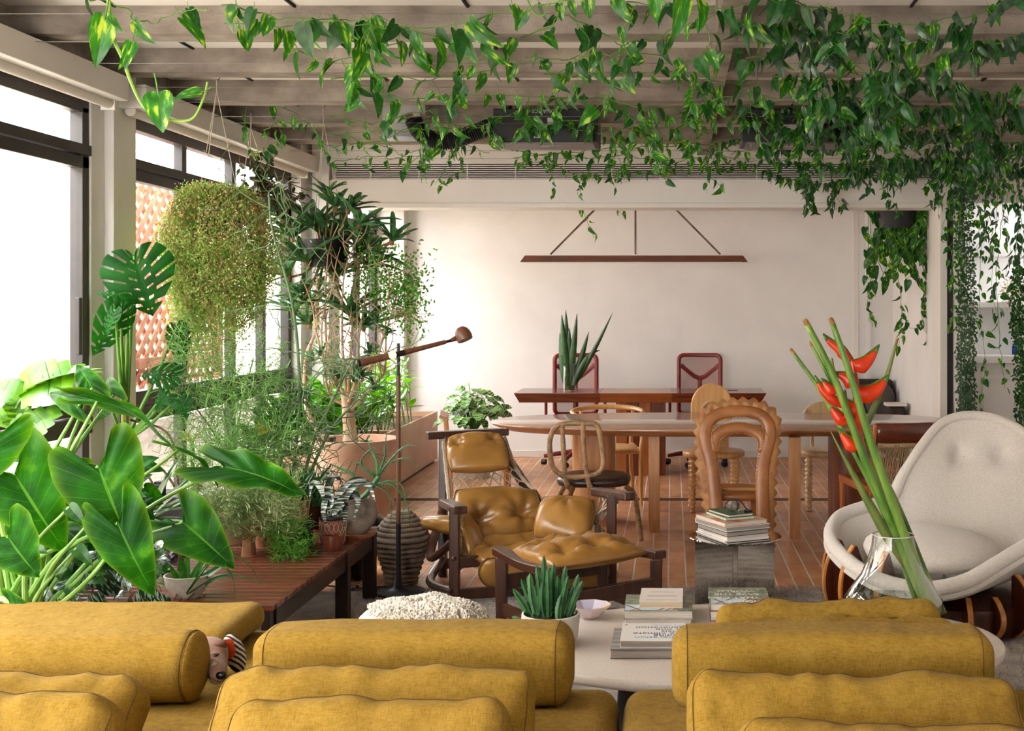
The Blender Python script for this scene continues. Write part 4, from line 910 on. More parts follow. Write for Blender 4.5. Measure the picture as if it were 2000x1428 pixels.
L_(cr_.outputs[0], b_.inputs['Base Color']); b_.inputs['Roughness'].default_value = .05; b_.inputs['Alpha'].default_value = .75; b_.inputs['Metallic'].default_value = .3
MB().lathe([(.001, .004), (.03, .004), (.05, .02), (.085, .055), (.088, .055), (.053, .014), (.03, 0), (.001, 0)], 9).build('bowl', IRI, ds, sm=False)
# ---- glass vase with heliconia
gv = empty('flared_glass_vase', (.905, 5.02, zt0), 0, 'wide bottomed clear glass vase holding the red flowers', 'vase')
prof = [(.02, .002), (.13, .003), (.175, .015), (.202, .05), (.198, .085), (.17, .125), (.13, .18), (.105, .24), (.09, .29), (.083, .34)]
MB().lathe(prof, 48, cap=False).build('body', CLEAR, gv, angle=60); MB().tube([(.083 * math.cos(2 * math.pi * k / 40), .083 * math.sin(2 * math.pi * k / 40), .34) for k in range(40)], .0022, 6, wrap=True).build('rim', mat('glass_rim', '#c9c9c6', rough=.1, spec=.8), gv)
MB().lathe([(.001, .012), (.16, .014), (.19, .05), (.188, .07), (.001, .07)], 40).build('water', glass('vase_water', (.86, .9, .88)), gv)
HST = mat('heliconia_stalk', '#3f6a1c', '#74913a', rough=.4, scale=20, stretch=(1, 1, .15), lo=.35, hi=.65, c3='#8f8a3a')
HTIP = mat('dry_cut_end', '#7a5326', '#a87b45', rough=.8, scale=30)
HRED = mat('heliconia_red', '#b81f08', '#e0420f', rough=.35, scale=9, transl=.15)
HGRN = mat('heliconia_green_edge', '#2f4a14', '#5a7a22', rough=.4, scale=20)
HLF = mat('heliconia_bract_sheath', '#3a5a1a', '#7a7a34', rough=.45, scale=12, stretch=(1, 1, .3))
hb = empty('heliconia_flower', (.905, 5.02, zt0 + .02), 0, 'tall red and orange lobster claw flower with green stalks in the glass vase', 'flower')
def stalk(pts, r0, r1, name='stalk', mm=HST, tip=True):
    p = curve_pts([P(*q_) for q_ in pts], 24); n = len(p)
    MB().tube(p, [lerp(r0, r1, k / (n - 1)) for k in range(n)], 10).build(name, mm, hb, world=True, angle=180)
    if tip: d = (p[-1] - p[-2]).normalized(); MB().tube([p[-1] - d * .002, p[-1] + d * .018, p[-1] + d * .026 + V((.004, 0, 0))], [r1 * 1.02, r1 * .9, r1 * .3], 8).build('cut_end', HTIP, hb, world=True)
stalk([(1812, 1190, 5.02), (1745, 1030, 5.0), (1690, 900, 4.98), (1630, 740, 4.96), (1577, 634, 4.95)], .021, .0125)
stalk([(1822, 1195, 5.0), (1757, 1020, 4.96), (1700, 860, 4.92), (1660, 730, 4.9), (1626, 632, 4.9)], .021, .0115)
stalk([(1795, 1190, 5.06), (1730, 1010, 5.05), (1655, 860, 5.05), (1600, 760, 5.05), (1550, 690, 5.05)], .012, .0075)
stalk([(1838, 1195, 5.08), (1760, 1000, 5.1), (1690, 860, 5.1), (1632, 760, 5.1), (1586, 676, 5.1)], .012, .007)
stalk([(1840, 1200, 5.05), (1775, 1060, 5.1), (1740, 960, 5.12)], .022, .014, tip=False)
# sheath leaf rising at the right
stalk([(1672, 870, 5.06), (1700, 812, 5.06), (1730, 740, 5.06), (1750, 672, 5.06)], .018, .006, 'sheath', HLF)
# rachis and bracts
rp = curve_pts([P(*q_) for q_ in ((1690, 900, 5.03), (1678, 850, 5.03), (1674, 800, 5.02), (1673, 756, 5.02), (1667, 722, 5.02), (1664, 702, 5.02))], 20)
MB().tube(rp, [lerp(.016, .011, k / (len(rp) - 1)) for k in range(len(rp))], 8).build('rachis', HRED, hb, world=True)
def bract(path, wd, Y=5.0):
    """boat shaped bract hung below its upper edge: red belly, green keel and tip"""
    c = curve_pts([P(1560 + x_ / 3.08, 620 + y_ / 3.08, Y) for x_, y_ in path], 20); n = len(c) - 1; rings = []; top = []
    for k, p in enumerate(c):
        t = k / n; d = (c[min(k + 1, n)] - c[max(k - 1, 0)]).normalized(); up = V((-d.z, 0, d.x)); up = up if up.z > 0 else -up
        ww = wd * ((.72 + .28 * math.sin(min(1, t / .3) * math.pi / 2)) if t < .3 else ((1 - t) / .7) ** .85) + .0012
        rings.append([p - up * ww * (.5 - .5 * math.cos(a)) + V((0, math.sin(a) * ww * .34, 0)) for a in [2 * math.pi * j / 12 for j in range(12)]]); top.append(p + up * .001)
    k = int(n * .80); mb = MB(); mb.loft(rings[:k + 1]); mb.cm = 1; mb.loft(rings[k:]); mb.build('bract', [HRED, HGRN], hb, world=True, angle=180)
    MB().tube(top, [.0025 + .004 * smooth(j / n * 1.8 - .3) * (1 - (j / n) ** 6 * .7) for j in range(n + 1)], 6).build('bract_edge', HGRN, hb, world=True)
for pth, wd, Y in (([(322, 262), (400, 232), (487, 165)], .062, 5.0), ([(326, 250), (275, 178), (200, 138), (145, 100)], .046, 5.02), ([(350, 350), (280, 332), (210, 333)], .062, 5.0), ([(352, 415), (450, 402), (548, 342)], .074, 5.0), ([(240, 428), (180, 395), (135, 368)], .046, 5.04), ([(285, 512), (170, 440), (95, 350)], .038, 5.04),
                   ([(365, 540), (315, 505), (265, 498)], .078, 5.02), ([(310, 610), (240, 560), (185, 515)], .05, 5.04), ([(370, 770), (300, 715), (235, 670)], .05, 5.04), ([(222, 330), (205, 290), (197, 245)], .022, 5.05), ([(290, 495), (280, 460), (277, 435)], .02, 5.05)): bract(pth, wd, Y)
# narrow green leaf falling back at the left
for pts, w_ in ((((1770, 1110, 5.03), (1680, 960, 5.06), (1621, 840, 5.06)), .05), (((1745, 1000, 5.05), (1712, 905, 5.08), (1690, 850, 5.08)), .045)):
    strap(P(*pts[0]), P(*pts[2]), w_, -.02, par=hb, mm=HLF, n=12)
# ================================================================ LEATHER CHAIR, OTTOMAN, ARMCHAIR, LAMP, OBJECTS
LEA = mat('caramel_leather', '#7a5320', '#a37536', rough=.28, scale=5, lo=.3, hi=.7, bump=.12, bscale=140, bdist=.002, spec=.5)
PIP = mat('leather_piping', '#6a3f12', rough=.4)
DKW = wood('dark_brown_frame', '#2a140a', '#4a2614', 2, rough=.35, coat=.2)
ROPE = mat('flax_rope', '#a8947a', '#d2bfa4', rough=.95, scale=150, bump=.6)
def patch(cs, thick, name, par, mm=LEA, dim=(), n=28, rnd_=.22, p=2.6, folds=0.0, seed=0, piping=True, sag=0.0, asym=1.0):
    """stuffed cushion spanning four corner points (a,b,c,d counter-clockwise); dim = button dimples (u,v,depth,radius)"""
    a, b, c, d = [V(q_) for q_ in cs]; nrm = ((b - a).cross(d - a)).normalized()
    L_ = ((b - a).length + (d - a).length) / 2
    def pos(u, v, side):
        s_, t = 2 * u - 1, 2 * v - 1
        s2, t2 = s_ * math.sqrt(max(0, 1 - rnd_ * t * t)), t * math.sqrt(max(0, 1 - rnd_ * s_ * s_)); uu, vv = (s2 + 1) / 2, (t2 + 1) / 2
        q_ = lerp(lerp(a, b, uu), lerp(d, c, uu), vv)
        pr = max(0, 1 - abs(s_) ** p) ** .5 * max(0, 1 - abs(t) ** p) ** .5
        h = thick / 2 * pr * (asym if side < 0 else 1)
        if side > 0:
            for du, dv, dd, dr in dim:
                x_, y_ = (uu - du), (vv - dv); rr_ = math.hypot(x_, y_); ang = math.atan2(y_, x_)
                h -= dd * math.exp(-(rr_ / dr) ** 2) * min(1, pr * 2)
                h += folds * math.sin(ang * 7 + seed + du * 9) * math.exp(-(rr_ / (dr * 2.2)) ** 2) * smooth(rr_ / dr * 1.5) * min(1, pr * 1.6)
            h += .006 * noise.noise(V((uu * 4, vv * 4, seed))) * pr
        q_ = q_ + nrm * h * side
        q_.z -= sag * (1 - s_ * s_) * 1
        return q_
    bm = bmesh.new()
    for side in (1, -1):
        g = [[bm.verts.new(pos(i / n, j / n, side)) for j in range(n + 1)] for i in range(n + 1)]
        for i in range(n):
            for j in range(n): bm.faces.new((g[i][j], g[i + 1][j], g[i + 1][j + 1], g[i][j + 1]))
    bmesh.ops.remove_doubles(bm, verts=bm.verts, dist=1e-6); bmesh.ops.recalc_face_normals(bm, faces=bm.faces)
    w = wloc(par); bmesh.ops.translate(bm, verts=bm.verts, vec=-w)
    o = bm_obj(name, bm, mm, par)
    if piping:
        ed = [pos(k / 20, 0, 1) for k in range(20)] + [pos(1, k / 20, 1) for k in range(20)] + [pos(1 - k / 20, 1, 1) for k in range(20)] + [pos(0, 1 - k / 20, 1) for k in range(20)]
        MB().tube([q_ - w for q_ in ed], .0045, 6, wrap=True).build('piping', PIP, o)
    return o
jg = empty('leather_armchair', (-.84, 7.0, 0), 0, 'caramel leather lounge chair slung in rope net on a dark wood frame', 'chair')
B_ = lambda a, b, wx, wy, nm, mm=DKW, **k: MB().bar(a, b, wx, wy, **k).build(nm, mm, jg, sm=False, bevel=.008, world=True, seg=3)
fl_, fr_ = V((-1.153, 6.53, 0)), V((-.33, 6.75, 0)); bl_, br_ = V((-1.36, 7.30, 0)), V((-.56, 7.53, 0))
B_(fl_, fl_ + V((0, 0, .545)), .055, .055, 'leg'); B_(fr_, fr_ + V((0, 0, .57)), .055, .055, 'leg')
B_(bl_, P(866, 850, 7.42), .05, .055, 'back_post'); B_(br_, P(958, 846, 7.62), .05, .055, 'back_post')
B_(P(833, 851, 7.38), P(991, 843, 7.60), .075, .045, 'top_bar')
B_(P(870, 982, 6.78), P(900, 997, 6.46), .075, .042, 'armrest'); B_(P(1163, 960, 6.93), P(1231, 970, 6.66), .07, .045, 'armrest')
for z in (.245, .075):
    B_(fl_ + V((0, 0, z)), fr_ + V((0, 0, z)), .03, .06, 'front_stretcher'); B_(bl_ + V((0, 0, z)), br_ + V((0, 0, z)), .03, .06, 'rear_stretcher')
for a, b in ((fl_, bl_), (fr_, br_)):
    out = V((-.06, -.02, 0)) if a is fl_ else V((.06, .02, 0))
    for z0, z1, z2 in ((.36, .30, .40), (.09, .16, .10)):
        c_ = curve_pts([a + V((0, 0, z0)), (a + b) / 2 + out * 1.6 + V((0, 0, z1 - .1)), b + V((0, 0, z2))], 14)
        MB().tube(c_, .026, 8, flat=.8).build('side_bow', DKW, jg, world=True)
    for q_ in (a + V((0, -.032, .27)), a + V((-.02, -.032, .10))): MB().ball(q_, .014, 10, 6).build('knob', DKW, jg, world=True)
# rope net between the posts
rope = MB(); e1 = curve_pts([P(866, 862, 7.36), P(873, 930, 7.30), P(878, 985, 7.1), P(884, 1040, 6.9), P(900, 1090, 6.75)], 24); e2 = curve_pts([P(985, 852, 7.50), P(1008, 915, 7.45), P(1040, 955, 7.3), P(1075, 985, 7.12), P(1165, 1000, 6.95)], 24)
rope.tube(e1, [.012 + .003 * (k % 2) for k in range(len(e1))], 7); rope.build('edge_rope', ROPE, jg, world=True)
MB().tube(e2, [.010 + .003 * (k % 2) for k in range(len(e2))], 7).build('edge_rope', ROPE, jg, world=True)
net = MB(); nu, nv = 15, 9
def npt(i, j): t = j / nv; return lerp(e1[min(int(t * 14), 23)], e2[min(int(t * 14), 23)], i / nu) + V((0, .04 * math.sin(math.pi * i / nu), -.015 * math.sin(math.pi * i / nu)))
for j in range(nv):
    for i in range(nu):
        for di in (-1, 1):
            if 0 <= i + di <= nu and (i + j) % 2 == 0: net.tube([npt(i, j), npt(i + di, j + 1)], .0042, 5, cap=False)
        if (i + j) % 2 == 0 and 0 < i: net.ball(npt(i, j), .0065, 6, 4)
net.build('rope_net', ROPE, jg, world=True)['kind'] = 'stuff'
# side nets
sn_ = MB()
tops = [P(1173, 962, 6.88), P(1190, 966, 6.84), P(1205, 970, 6.78), P(1215, 974, 6.74)]
for k in range(4):
    sn_.tube(curve_pts([tops[k], P(1180 - 6 * k, 990 + 6 * k, 6.85), P(1166 + 3 * k, 1030, 6.9), P(1160 + 5 * k, 1062, 6.9)], 10), .0055 if k in (0, 3) else .0035, 6)
    sn_.tube([tops[k], P(1168, 985 + 12 * k, 6.9)], .0035, 5); sn_.tube([tops[3 - k], P(1185 - 8 * k, 1000 + 14 * k, 6.86), P(1162, 1020 + 10 * k, 6.9)], .003, 5)
for k in range(5):
    sn_.tube(curve_pts([P(893 + 3 * k, 1000, 6.5 + .04 * k), P(896 + 3 * k, 1040, 6.55 + .05 * k), P(902 + 4 * k, 1085, 6.62), P(912 + 6 * k, 1105, 6.6)], 10), .005, 6)
    sn_.tube([P(890, 1010 + 18 * k, 6.52), P(906, 1022 + 16 * k, 6.66)], .0035, 5); sn_.tube([P(906, 1006 + 18 * k, 6.66), P(892, 1026 + 14 * k, 6.54)], .0035, 5)
sn_.tube(curve_pts([P(896, 1112, 6.55), P(915, 1104, 6.58), P(940, 1110, 6.56)], 8), .009, 6)
sn_.build('side_lacing', ROPE, jg, world=True)['kind'] = 'stuff'
patch([P(874, 926, 7.16), P(1002, 918, 7.24), P(982, 843, 7.46), P(868, 850, 7.36)], .13, 'headrest', jg, dim=((.2, .72, .045, .10), (.80, .78, .045, .10)), folds=.010, seed=1)
patch([P(884, 1068, 6.80), P(1062, 1066, 6.98), P(1058, 952, 7.22), P(880, 952, 7.06)], .16, 'back_cushion', jg, dim=((.30, .40, .075, .13), (.75, .52, .075, .13)), folds=.014, seed=2)
patch([P(1034, 1055, 6.76), P(1150, 1062, 6.66), P(1168, 972, 6.86), P(1058, 966, 6.94)], .15, 'arm_cushion', jg, dim=((.5, .92, .02, .18),), folds=.010, seed=3)
patch([P(914, 1092, 6.58), P(950, 1088, 6.74), P(915, 1000, 6.92), P(893, 1004, 6.66)], .10, 'arm_cushion', jg, seed=4)
patch([P(823, 1030, 6.92), P(893, 1048, 6.72), P(893, 1008, 6.72), P(830, 1006, 6.92)], .12, 'arm_cushion', jg, seed=5)
patch([P(932, 1102, 6.46), P(1190, 1098, 6.70), P(1150, 1050, 7.05), P(890, 1056, 6.85)], .15, 'seat_cushion', jg, dim=((.25, .5, .06, .12), (.5, .5, .06, .12), (.76, .5, .06, .12)), folds=.012, seed=6)
patch([P(935, 1148, 6.42), P(1190, 1148, 6.66), P(1190, 1085, 6.60), P(935, 1088, 6.36)], .10, 'seat_cushion', jg, seed=7)
# ottoman
ot = empty('leather_ottoman', (-.45, 5.97, 0), 0, 'tufted caramel leather footstool on a dark wood frame', 'footstool')
A, Bq, Cq, Dq = V((-.83, 6.0, 0)), V((-.545, 5.58, 0)), V((-.075, 5.96, 0)), V((-.36, 6.38, 0))
up = lambda q_, z: V((q_.x, q_.y, z))
for q_ in (A, Bq, Cq, Dq): MB().bar(q_, up(q_, .385), .052, .052, w2=(.06, .06)).build('leg', DKW, ot, sm=False, bevel=.007, world=True, seg=3)
for a, b in ((A, Bq), (Dq, Cq)):
    d = (b - a).normalized() * .04; c_ = curve_pts([up(a - d, .405), up((a + b) / 2, .385), up(b + d, .405)], 12)
    mb = MB(); sd = (Bq - A).cross(V((0, 0, 1))).normalized()
    mb.loft([[p + sd * sx * .036 + V((0, 0, sz * .02)) for sx, sz in ((-1, -1), (1, -1), (1, 1), (-1, 1))] for p in c_]); mb.build('top_rail', DKW, ot, world=True, sm=False, bevel=.008, seg=3)
    MB().bar(up(a, .13), up(b, .13), .028, .06).build('stretcher', DKW, ot, sm=False, bevel=.005, world=True)
for a, b in ((A, Dq), (Bq, Cq)): MB().bar(up(a, .255), up(b, .255), .03, .075).build('stretcher', DKW, ot, sm=False, bevel=.005, world=True)
k_ = lambda q_, c=V((-.45, 5.98, 0)), s_=1.0, z=.405: V((c.x + (q_.x - c.x) * s_, c.y + (q_.y - c.y) * s_, z))
patch([k_(A, s_=.98), k_(Bq, s_=.98), k_(Cq, s_=.98), k_(Dq, s_=.98)], .17, 'tufted_cushion', ot, dim=((.3, .25, .05, .10), (.3, .55, .05, .10), (.3, .84, .05, .09), (.72, .25, .05, .10), (.72, .55, .05, .10), (.72, .84, .05, .09)), folds=.010, seed=8, asym=.55, rnd_=.16)
# ---- cream lounge chair
BOU = mat('cream_boucle', '#c9c0b6', '#e6dfd8', rough=.98, scale=220, detail=3, lo=.3, hi=.7, bump=.7, bscale=260, bdist=.004, sheen=.3)
PLY = wood('dark_palisander', '#2a0f07', '#57240f', 2, rough=.3, coat=.35)
PLYE = wood('light_ply_edge', '#a8642a', '#c98a48', 2, rough=.4)
ac = empty('cream_lounge_chair', (1.40, 6.15, 0), 0, 'cream upholstered shell lounge chair on a base of curved wood fins', 'chair')
rim = [(1800, 1150, 5.58), (1715, 1132, 5.70), (1650, 1090, 5.92), (1622, 1048, 6.18), (1640, 1010, 6.40), (1690, 990, 6.52), (1738, 975, 6.60), (1765, 925, 6.68), (1802, 868, 6.76), (1838, 828, 6.82), (1882, 812, 6.85), (1945, 818, 6.84), (2005, 850, 6.78), (2045, 915, 6.70), (2070, 980, 6.58), (2095, 1000, 6.35), (2090, 1025, 6.05), (2030, 1052, 5.82), (1950, 1100, 5.66), (1880, 1138, 5.58)]
rp_ = curve_pts([P(*q_) for q_ in rim], 120, True); cen = V((1.36, 6.12, .25)); nR = len(rp_)
def shell(u, v):                                    # u around, v from seat centre to rim
    q_ = rp_[int(round(u * nR)) % nR]; back = smooth((q_.z - .55) / .3)
    x, y = lerp(cen.x, q_.x, v), lerp(cen.y, q_.y, v ** lerp(1.0, .62, back)); zz_ = lerp(cen.z, q_.z, v ** lerp(2.4, 1.5, back))
    p = V((x, y, zz_))
    for bx, bz in ((1.585, .78), (1.815, .78)):
        d_ = math.hypot(p.x - bx, p.z - bz); p.y += .06 * math.exp(-(d_ / .05) ** 2) * back
    return p
mb = MB(); mb.grid(lambda u, v: shell(u, .02 + .98 * v), nR, 34, wu=True)
o = mb.build('shell', BOU, ac, world=True, angle=180); s_ = o.modifiers.new('solid', 'SOLIDIFY'); s_.thickness = .055; s_.offset = -1
MB().tube(rp_, [lerp(.036, .026, smooth((q_.z - .5) / .3)) for q_ in rp_], 12, wrap=True).build('rim_roll', BOU, ac, world=True, angle=180)
for bx, bz in ((1.585, .78), (1.815, .78)): MB().ball((bx, 6.69, bz), (.010, .006, .010), 8, 6).build('button', BOU, ac, world=True)
mb = MB(); rings = []
scn = V((1.27, 6.02, .42))
mb.ball((0, 0, 0), (.33, .27, .095), 36, 14)
mb.v = [(scn.x + x, scn.y + y, scn.z + z + .10 * y + .015 * noise.noise(V((x * 6, y * 6, 1)))) for x, y, z in mb.v]
mb.build('seat_cushion', BOU, ac, world=True, angle=180)
cb = V((1.42, 6.15, 0))
mb = MB(); mb.loft([[cb + V((r * math.cos(a), r * .92 * math.sin(a), z)) for a in [2 * math.pi * k / 48 for k in range(48)]] for r, z in ((.40, .03), (.43, .10), (.42, .17), (.30, .20))]); mb.build('base_drum', PLY, ac, world=True, angle=50)
fin_angles = [188, 205, 226, 246, 266, 284, 300, 318, 335, 352, 160, 130, 90, 50, 20]
for k, dg in enumerate(fin_angles):
    a = R(dg); d = V((math.cos(a), math.sin(a) * .92, 0)); sd = V((-math.sin(a), math.cos(a), 0)); big = (k in (0, 1, 6, 7, 8, 9, 10, 14)); out_l = math.cos(a) < -.6; top = (.40 if out_l else .36) if big else .24
    if out_l: r0_, bl, top, inn_ = .60, .075, .42, .585
    elif big: r0_, bl, top, inn_ = .42, .11, (.30 if 280 < dg < 325 else .36), .40
    else: r0_, bl, top, inn_ = .41, .09, .20, .40
    prof_ = [(r0_ + bl * math.sin(math.pi * t) ** .8, .035 + top * t) for t in [j / 14 for j in range(15)]]
    poly = prof_ + [(inn_, .035 + top * .98), (min(inn_, .47), .16), (.40, .10), (.40, .04)]
    M4 = Matrix(((d.x, 0, sd.x, cb.x), (d.y, 0, sd.y, cb.y), (0, 1, 0, 0), (0, 0, 0, 1)))
    fo = MB().prism(poly, -.011, .011, M4).build('fin', PLY, ac, sm=False, world=True)
    ed = [M4 @ V((r, z, 0)) for r, z in prof_]; em = MB(); em.loft([[p + sd * .0125 - d * .004, p + sd * .0125 + d * .007, p - sd * .0125 + d * .007, p - sd * .0125 - d * .004] for p in ed]); em.build('fin_edge', PLYE, fo, sm=False, world=True)
# ---- floor lamp
LW = wood('lamp_walnut', '#4d2c1b', '#7a4c33', 2, rough=.4)
BRZ = mat('dark_bronze', '#2e2824', rough=.35, metal=.7); BRASS = mat('brass_disc', '#a88f5a', rough=.25, metal=.9)
fl = empty('floor_lamp', (-1.515, 6.81, 0), 0, 'slim walnut floor lamp with a long balanced arm and round head', 'lamp')
MB().lathe([(.001, .02), (.143, .02), (.145, .024), (.143, .029), (.06, .034), (.028, .05), (.016, .1), (.0135, .16)], 48).build('base', BLACK, fl, angle=50)
MB().tube([(0, 0, .12), (0, 0, .40)], .0135, 14).build('lower_pole', BLACK, fl)
MB().tube([(0, 0, .40), (0, 0, 1.22)], .0128, 14).build('pole', LW, fl)
MB().tube([(0, 0, 1.22), (0, 0, 1.40)], .009, 12).build('upper_rod', BRZ, fl)
pv = P(773, 693, 6.81) - fl.location; aL = P(704, 709, 6.72) - fl.location; aR = P(870, 668, 6.93) - fl.location; d = (aR - aL).normalized()
MB().tube([aL, lerp(aL, pv, .85)], [.0215, .018], 14).build('arm', LW, fl); MB().tube([lerp(pv, aR, .18), aR], [.0155, .012], 14).build('arm', LW, fl)
MB().tube([aL - d * .014, aL], .0205, 12).build('end_cap', BRZ, fl)
MB().tube([lerp(aL, pv, .85), lerp(pv, aR, .18)], .017, 12).build('clamp', BRZ, fl)
MB().tube([pv + V((-.01, -.035, 0)), pv + V((-.01, -.022, 0))], .022, 20).build('pivot_disc', BRASS, fl)
MB().tube([aR, aR + d * .045], .008, 10).build('neck', BRZ, fl)
hc = P(905, 655, 6.98) - fl.location
hd = MB().lathe([(.004, .052), (.020, .048), (.036, .034), (.045, .012), (.047, -.010), (.044, -.030), (.041, -.030), (.043, -.008), (.03, .03), (.004, .044)], 28).build('head', LW, fl, loc=hc)
hd.rotation_euler = (R(-10), R(-24), 0)
MB().tube([aR + d * .03, hc + V((-.03, 0, -.012)), hc + V((-.012, 0, .0))], [.010, .018, .03], 12).build('head_socket', LW, fl)
MB().lathe([(.001, -.02), (.042, -.024), (.042, -.020), (.001, -.016)], 24).build('diffuser', mat('lamp_diffuser', '#b09a8a', rough=.5), hd)
cdl = empty('power_cord', (-1.66, 6.8, .02), 0, 'black power cord with switch on the floor beside the lamp base', 'cord')
MB().tube(curve_pts([V((-1.60, 6.88, .035)), P(730, 1147, 6.9), P(710, 1149, 6.85), P(690, 1148, 6.95), V((-1.95, 7.0, .012)), V((-2.2, 7.1, .012))], 30), .0045, 6).build('cord', BLACK, cdl, world=True)
MB().tube([P(678, 1148, 6.95), P(698, 1149, 6.9)], .016, 10).build('switch', BLACK, cdl, world=True)
# ---- ribbed clay vase
RIB = mat('grey_brown_clay', '#6a5b4f', '#93826f', rough=.8, scale=14, bump=.2, bscale=60)
rv = empty('ribbed_clay_vase', (-1.565, 7.12, 0), 0, 'grey brown clay vase of stacked rings behind the lamp base', 'vase')
prof = [(.001, .0), (.09, .0), (.095, .01)]
lev = [(.098, .03), (.108, .06), (.117, .09), (.126, .12), (.135, .15), (.143, .178), (.151, .206), (.158, .236), (.166, .268), (.153, .300), (.138, .326), (.122, .350), (.104, .372), (.084, .392), (.062, .410)]
for r, z in lev: prof += [(r - .010, z - .014), (r - .002, z - .009), (r, z), (r - .004, z + .009), (r - .013, z + .0125)]
prof += [(.045, .42), (.001, .42)]
mb = MB(); mb.lathe(prof, 48); mb.v = [(x + .004 * noise.noise(V((x * 9, y * 9, z * 9))), y, z + .004 * noise.noise(V((x * 14, y * 14, z * 3)))) for x, y, z in mb.v]
mb.build('body', RIB, rv, angle=60)
bv = empty('black_urn', (-1.90, 7.25, 0), 0, 'large dark glazed urn behind the far end of the bench', 'vase')
MB().lathe([(.001, 0), (.10, 0), (.08, .05), (.10, .09), (.19, .15), (.235, .24), (.22, .33), (.16, .38), (.15, .39), (.001, .36)], 36).build('body', mat('black_glaze', '#0d0c0c', '#1c1917', rough=.25, scale=6), bv, angle=60)
# ---- fluffy pouf
FLU = mat('cream_wool', '#cbbfac', '#e6ddd0', rough=1, scale=60, sheen=.4); COT = mat('white_cotton', '#d9d3cc', rough=.95)
pf = empty('fluffy_pouf', (-1.02, 5.0, 0), 0, 'cream pouf with looped wool tufts in front of the leather chair', 'pouf')
def pouf(u, v):
    a = 2 * math.pi * u; rr_ = math.sin(v * math.pi) ** .55; z = .20 - .21 * math.cos((1 - v) * math.pi) * -1
    return V((.30 * rr_ * math.cos(a), .24 * rr_ * math.sin(a), .20 - .195 * math.cos(v * math.pi) + .012 * noise.noise(V((math.cos(a) * 2, math.sin(a) * 2, v * 3)))))
mb = MB(); mb.grid(lambda u, v: pouf(u, v), 40, 20, wu=True); mb.build('body', COT, pf, angle=180)
tf_ = MB()
for k in range(4200):
    u, v = rnd.random(), rnd.uniform(.55, .985); p = pouf(u, v)
    band = math.sin(p.x * 22 + p.y * 9 + 3 * noise.noise(p * 6))
    if p.x < -.16 + .1 * noise.noise(p * 9): continue
    l_ = .012 + .010 * max(0, band); q_ = p + V((rnd.uniform(-.01, .01), rnd.uniform(-.01, .01), l_)); r_ = p + V((rnd.uniform(-.02, .02), rnd.uniform(-.015, .015), .002))
    tf_.tube(curve_pts([p - V((0, 0, .004)), q_, r_], 6), .0026 + .0022 * max(0, band), 5)
tf_.build('wool_loops', FLU, pf, angle=180)['kind'] = 'stuff'
# ---- sleeping dog
DOG = mat('fawn_dog_coat', '#6b4632', '#96705a', rough=.85, scale=14, lo=.3, hi=.75, bump=.2, bscale=260, sheen=.2)
dg_ = empty('dog', (-1.45, 3.95, .40), 0, 'fawn greyhound asleep on the sofa with its muzzle towards us', 'dog')
sp_ = [(P(430, 1322, 3.775), .012, .010), (P(429, 1320, 3.785), .022, .021), (P(427, 1315, 3.805), .027, .027), (P(424, 1306, 3.84), .031, .031), (P(420, 1296, 3.875), .037, .037), (P(416, 1286, 3.91), .047, .046), (P(411, 1276, 3.95), .054, .051), (P(405, 1274, 3.99), .053, .049),
       (V((-1.52, 4.0, .475)), .05, .05), (V((-1.62, 3.985, .47)), .065, .062), (V((-1.74, 3.98, .475)), .075, .072), (V((-1.9, 3.98, .47)), .07, .068), (V((-2.02, 3.98, .46)), .055, .055), (V((-2.08, 3.98, .45)), .02, .02)]
cp = curve_pts([q_[0] for q_ in sp_], 104); nn = len(cp); rings = []; x = None
for k, p in enumerate(cp):
    t = k / (nn - 1) * (len(sp_) - 1); i = min(int(t), len(sp_) - 2); f = t - i; ra, rb = lerp(sp_[i][1], sp_[i + 1][1], f), lerp(sp_[i][2], sp_[i + 1][2], f)
    d = (cp[min(k + 1, nn - 1)] - cp[max(k - 1, 0)]).normalized()
    if x is None: x = V((1, 0, 0))
    x = (x - d * x.dot(d)).normalized(); y = d.cross(x).normalized()
    y = y if y.z > 0 else -y
    ring = []
    for j in range(24):
        a = 2 * math.pi * j / 24; c_, s2 = math.cos(a), math.sin(a); r1 = 1.0
        if 3.4 < t < 6.2: r1 += .10 * math.exp(-((abs(a - math.pi / 2) - .75) / .35) ** 2) * math.exp(-((t - 4.9) / .7) ** 2) - .10 * math.exp(-((a - math.pi / 2) / .3) ** 2) * math.exp(-((t - 4.3) / .8) ** 2)
        ring.append(p + x * c_ * ra * r1 + y * s2 * rb * r1)
    rings.append(ring)
MB().loft(rings).build('body', DOG, dg_, world=True, angle=180)
NOS = mat('black_nose', '#100f10', rough=.3)
no_ = MB(); no_.ball(P(432, 1319, 3.766), (.0165, .012, .0135), 16, 10); no_.build('nose', NOS, dg_, world=True, angle=180)
for px_, py_ in ((438, 1317), (428, 1320)): MB().ball(P(px_, py_, 3.7565), (.003, .002, .0026), 8, 5).build('nostril', mat('nostril', '#000000', rough=.9), dg_, world=True)
MB().ball(P(419, 1279, 3.866), (.016, .011, .009), 12, 7).build('eyelid', DOG, dg_, world=True, angle=180)
MB().tube(curve_pts([P(413, 1284, 3.852), P(420, 1283, 3.850), P(428, 1277, 3.856)], 8), [.0008, .0018, .0026, .003, .003, .0028, .002, .001], 6).build('closed_eye', NOS, dg_, world=True)
MB().tube(curve_pts([P(404, 1316, 3.846), P(412, 1327, 3.806), P(424, 1331, 3.778), P(436, 1327, 3.785)], 14), .0016, 5).build('mouth', NOS, dg_, world=True)
WF = mat('pale_muzzle_fur', '#8d7a6c', '#b0a094', rough=.9, scale=40)
mz = MB(); mz.ball(P(419, 1305, 3.812), (.016, .012, .024), 12, 8); mz.build('pale_blaze', WF, dg_, world=True, angle=180)
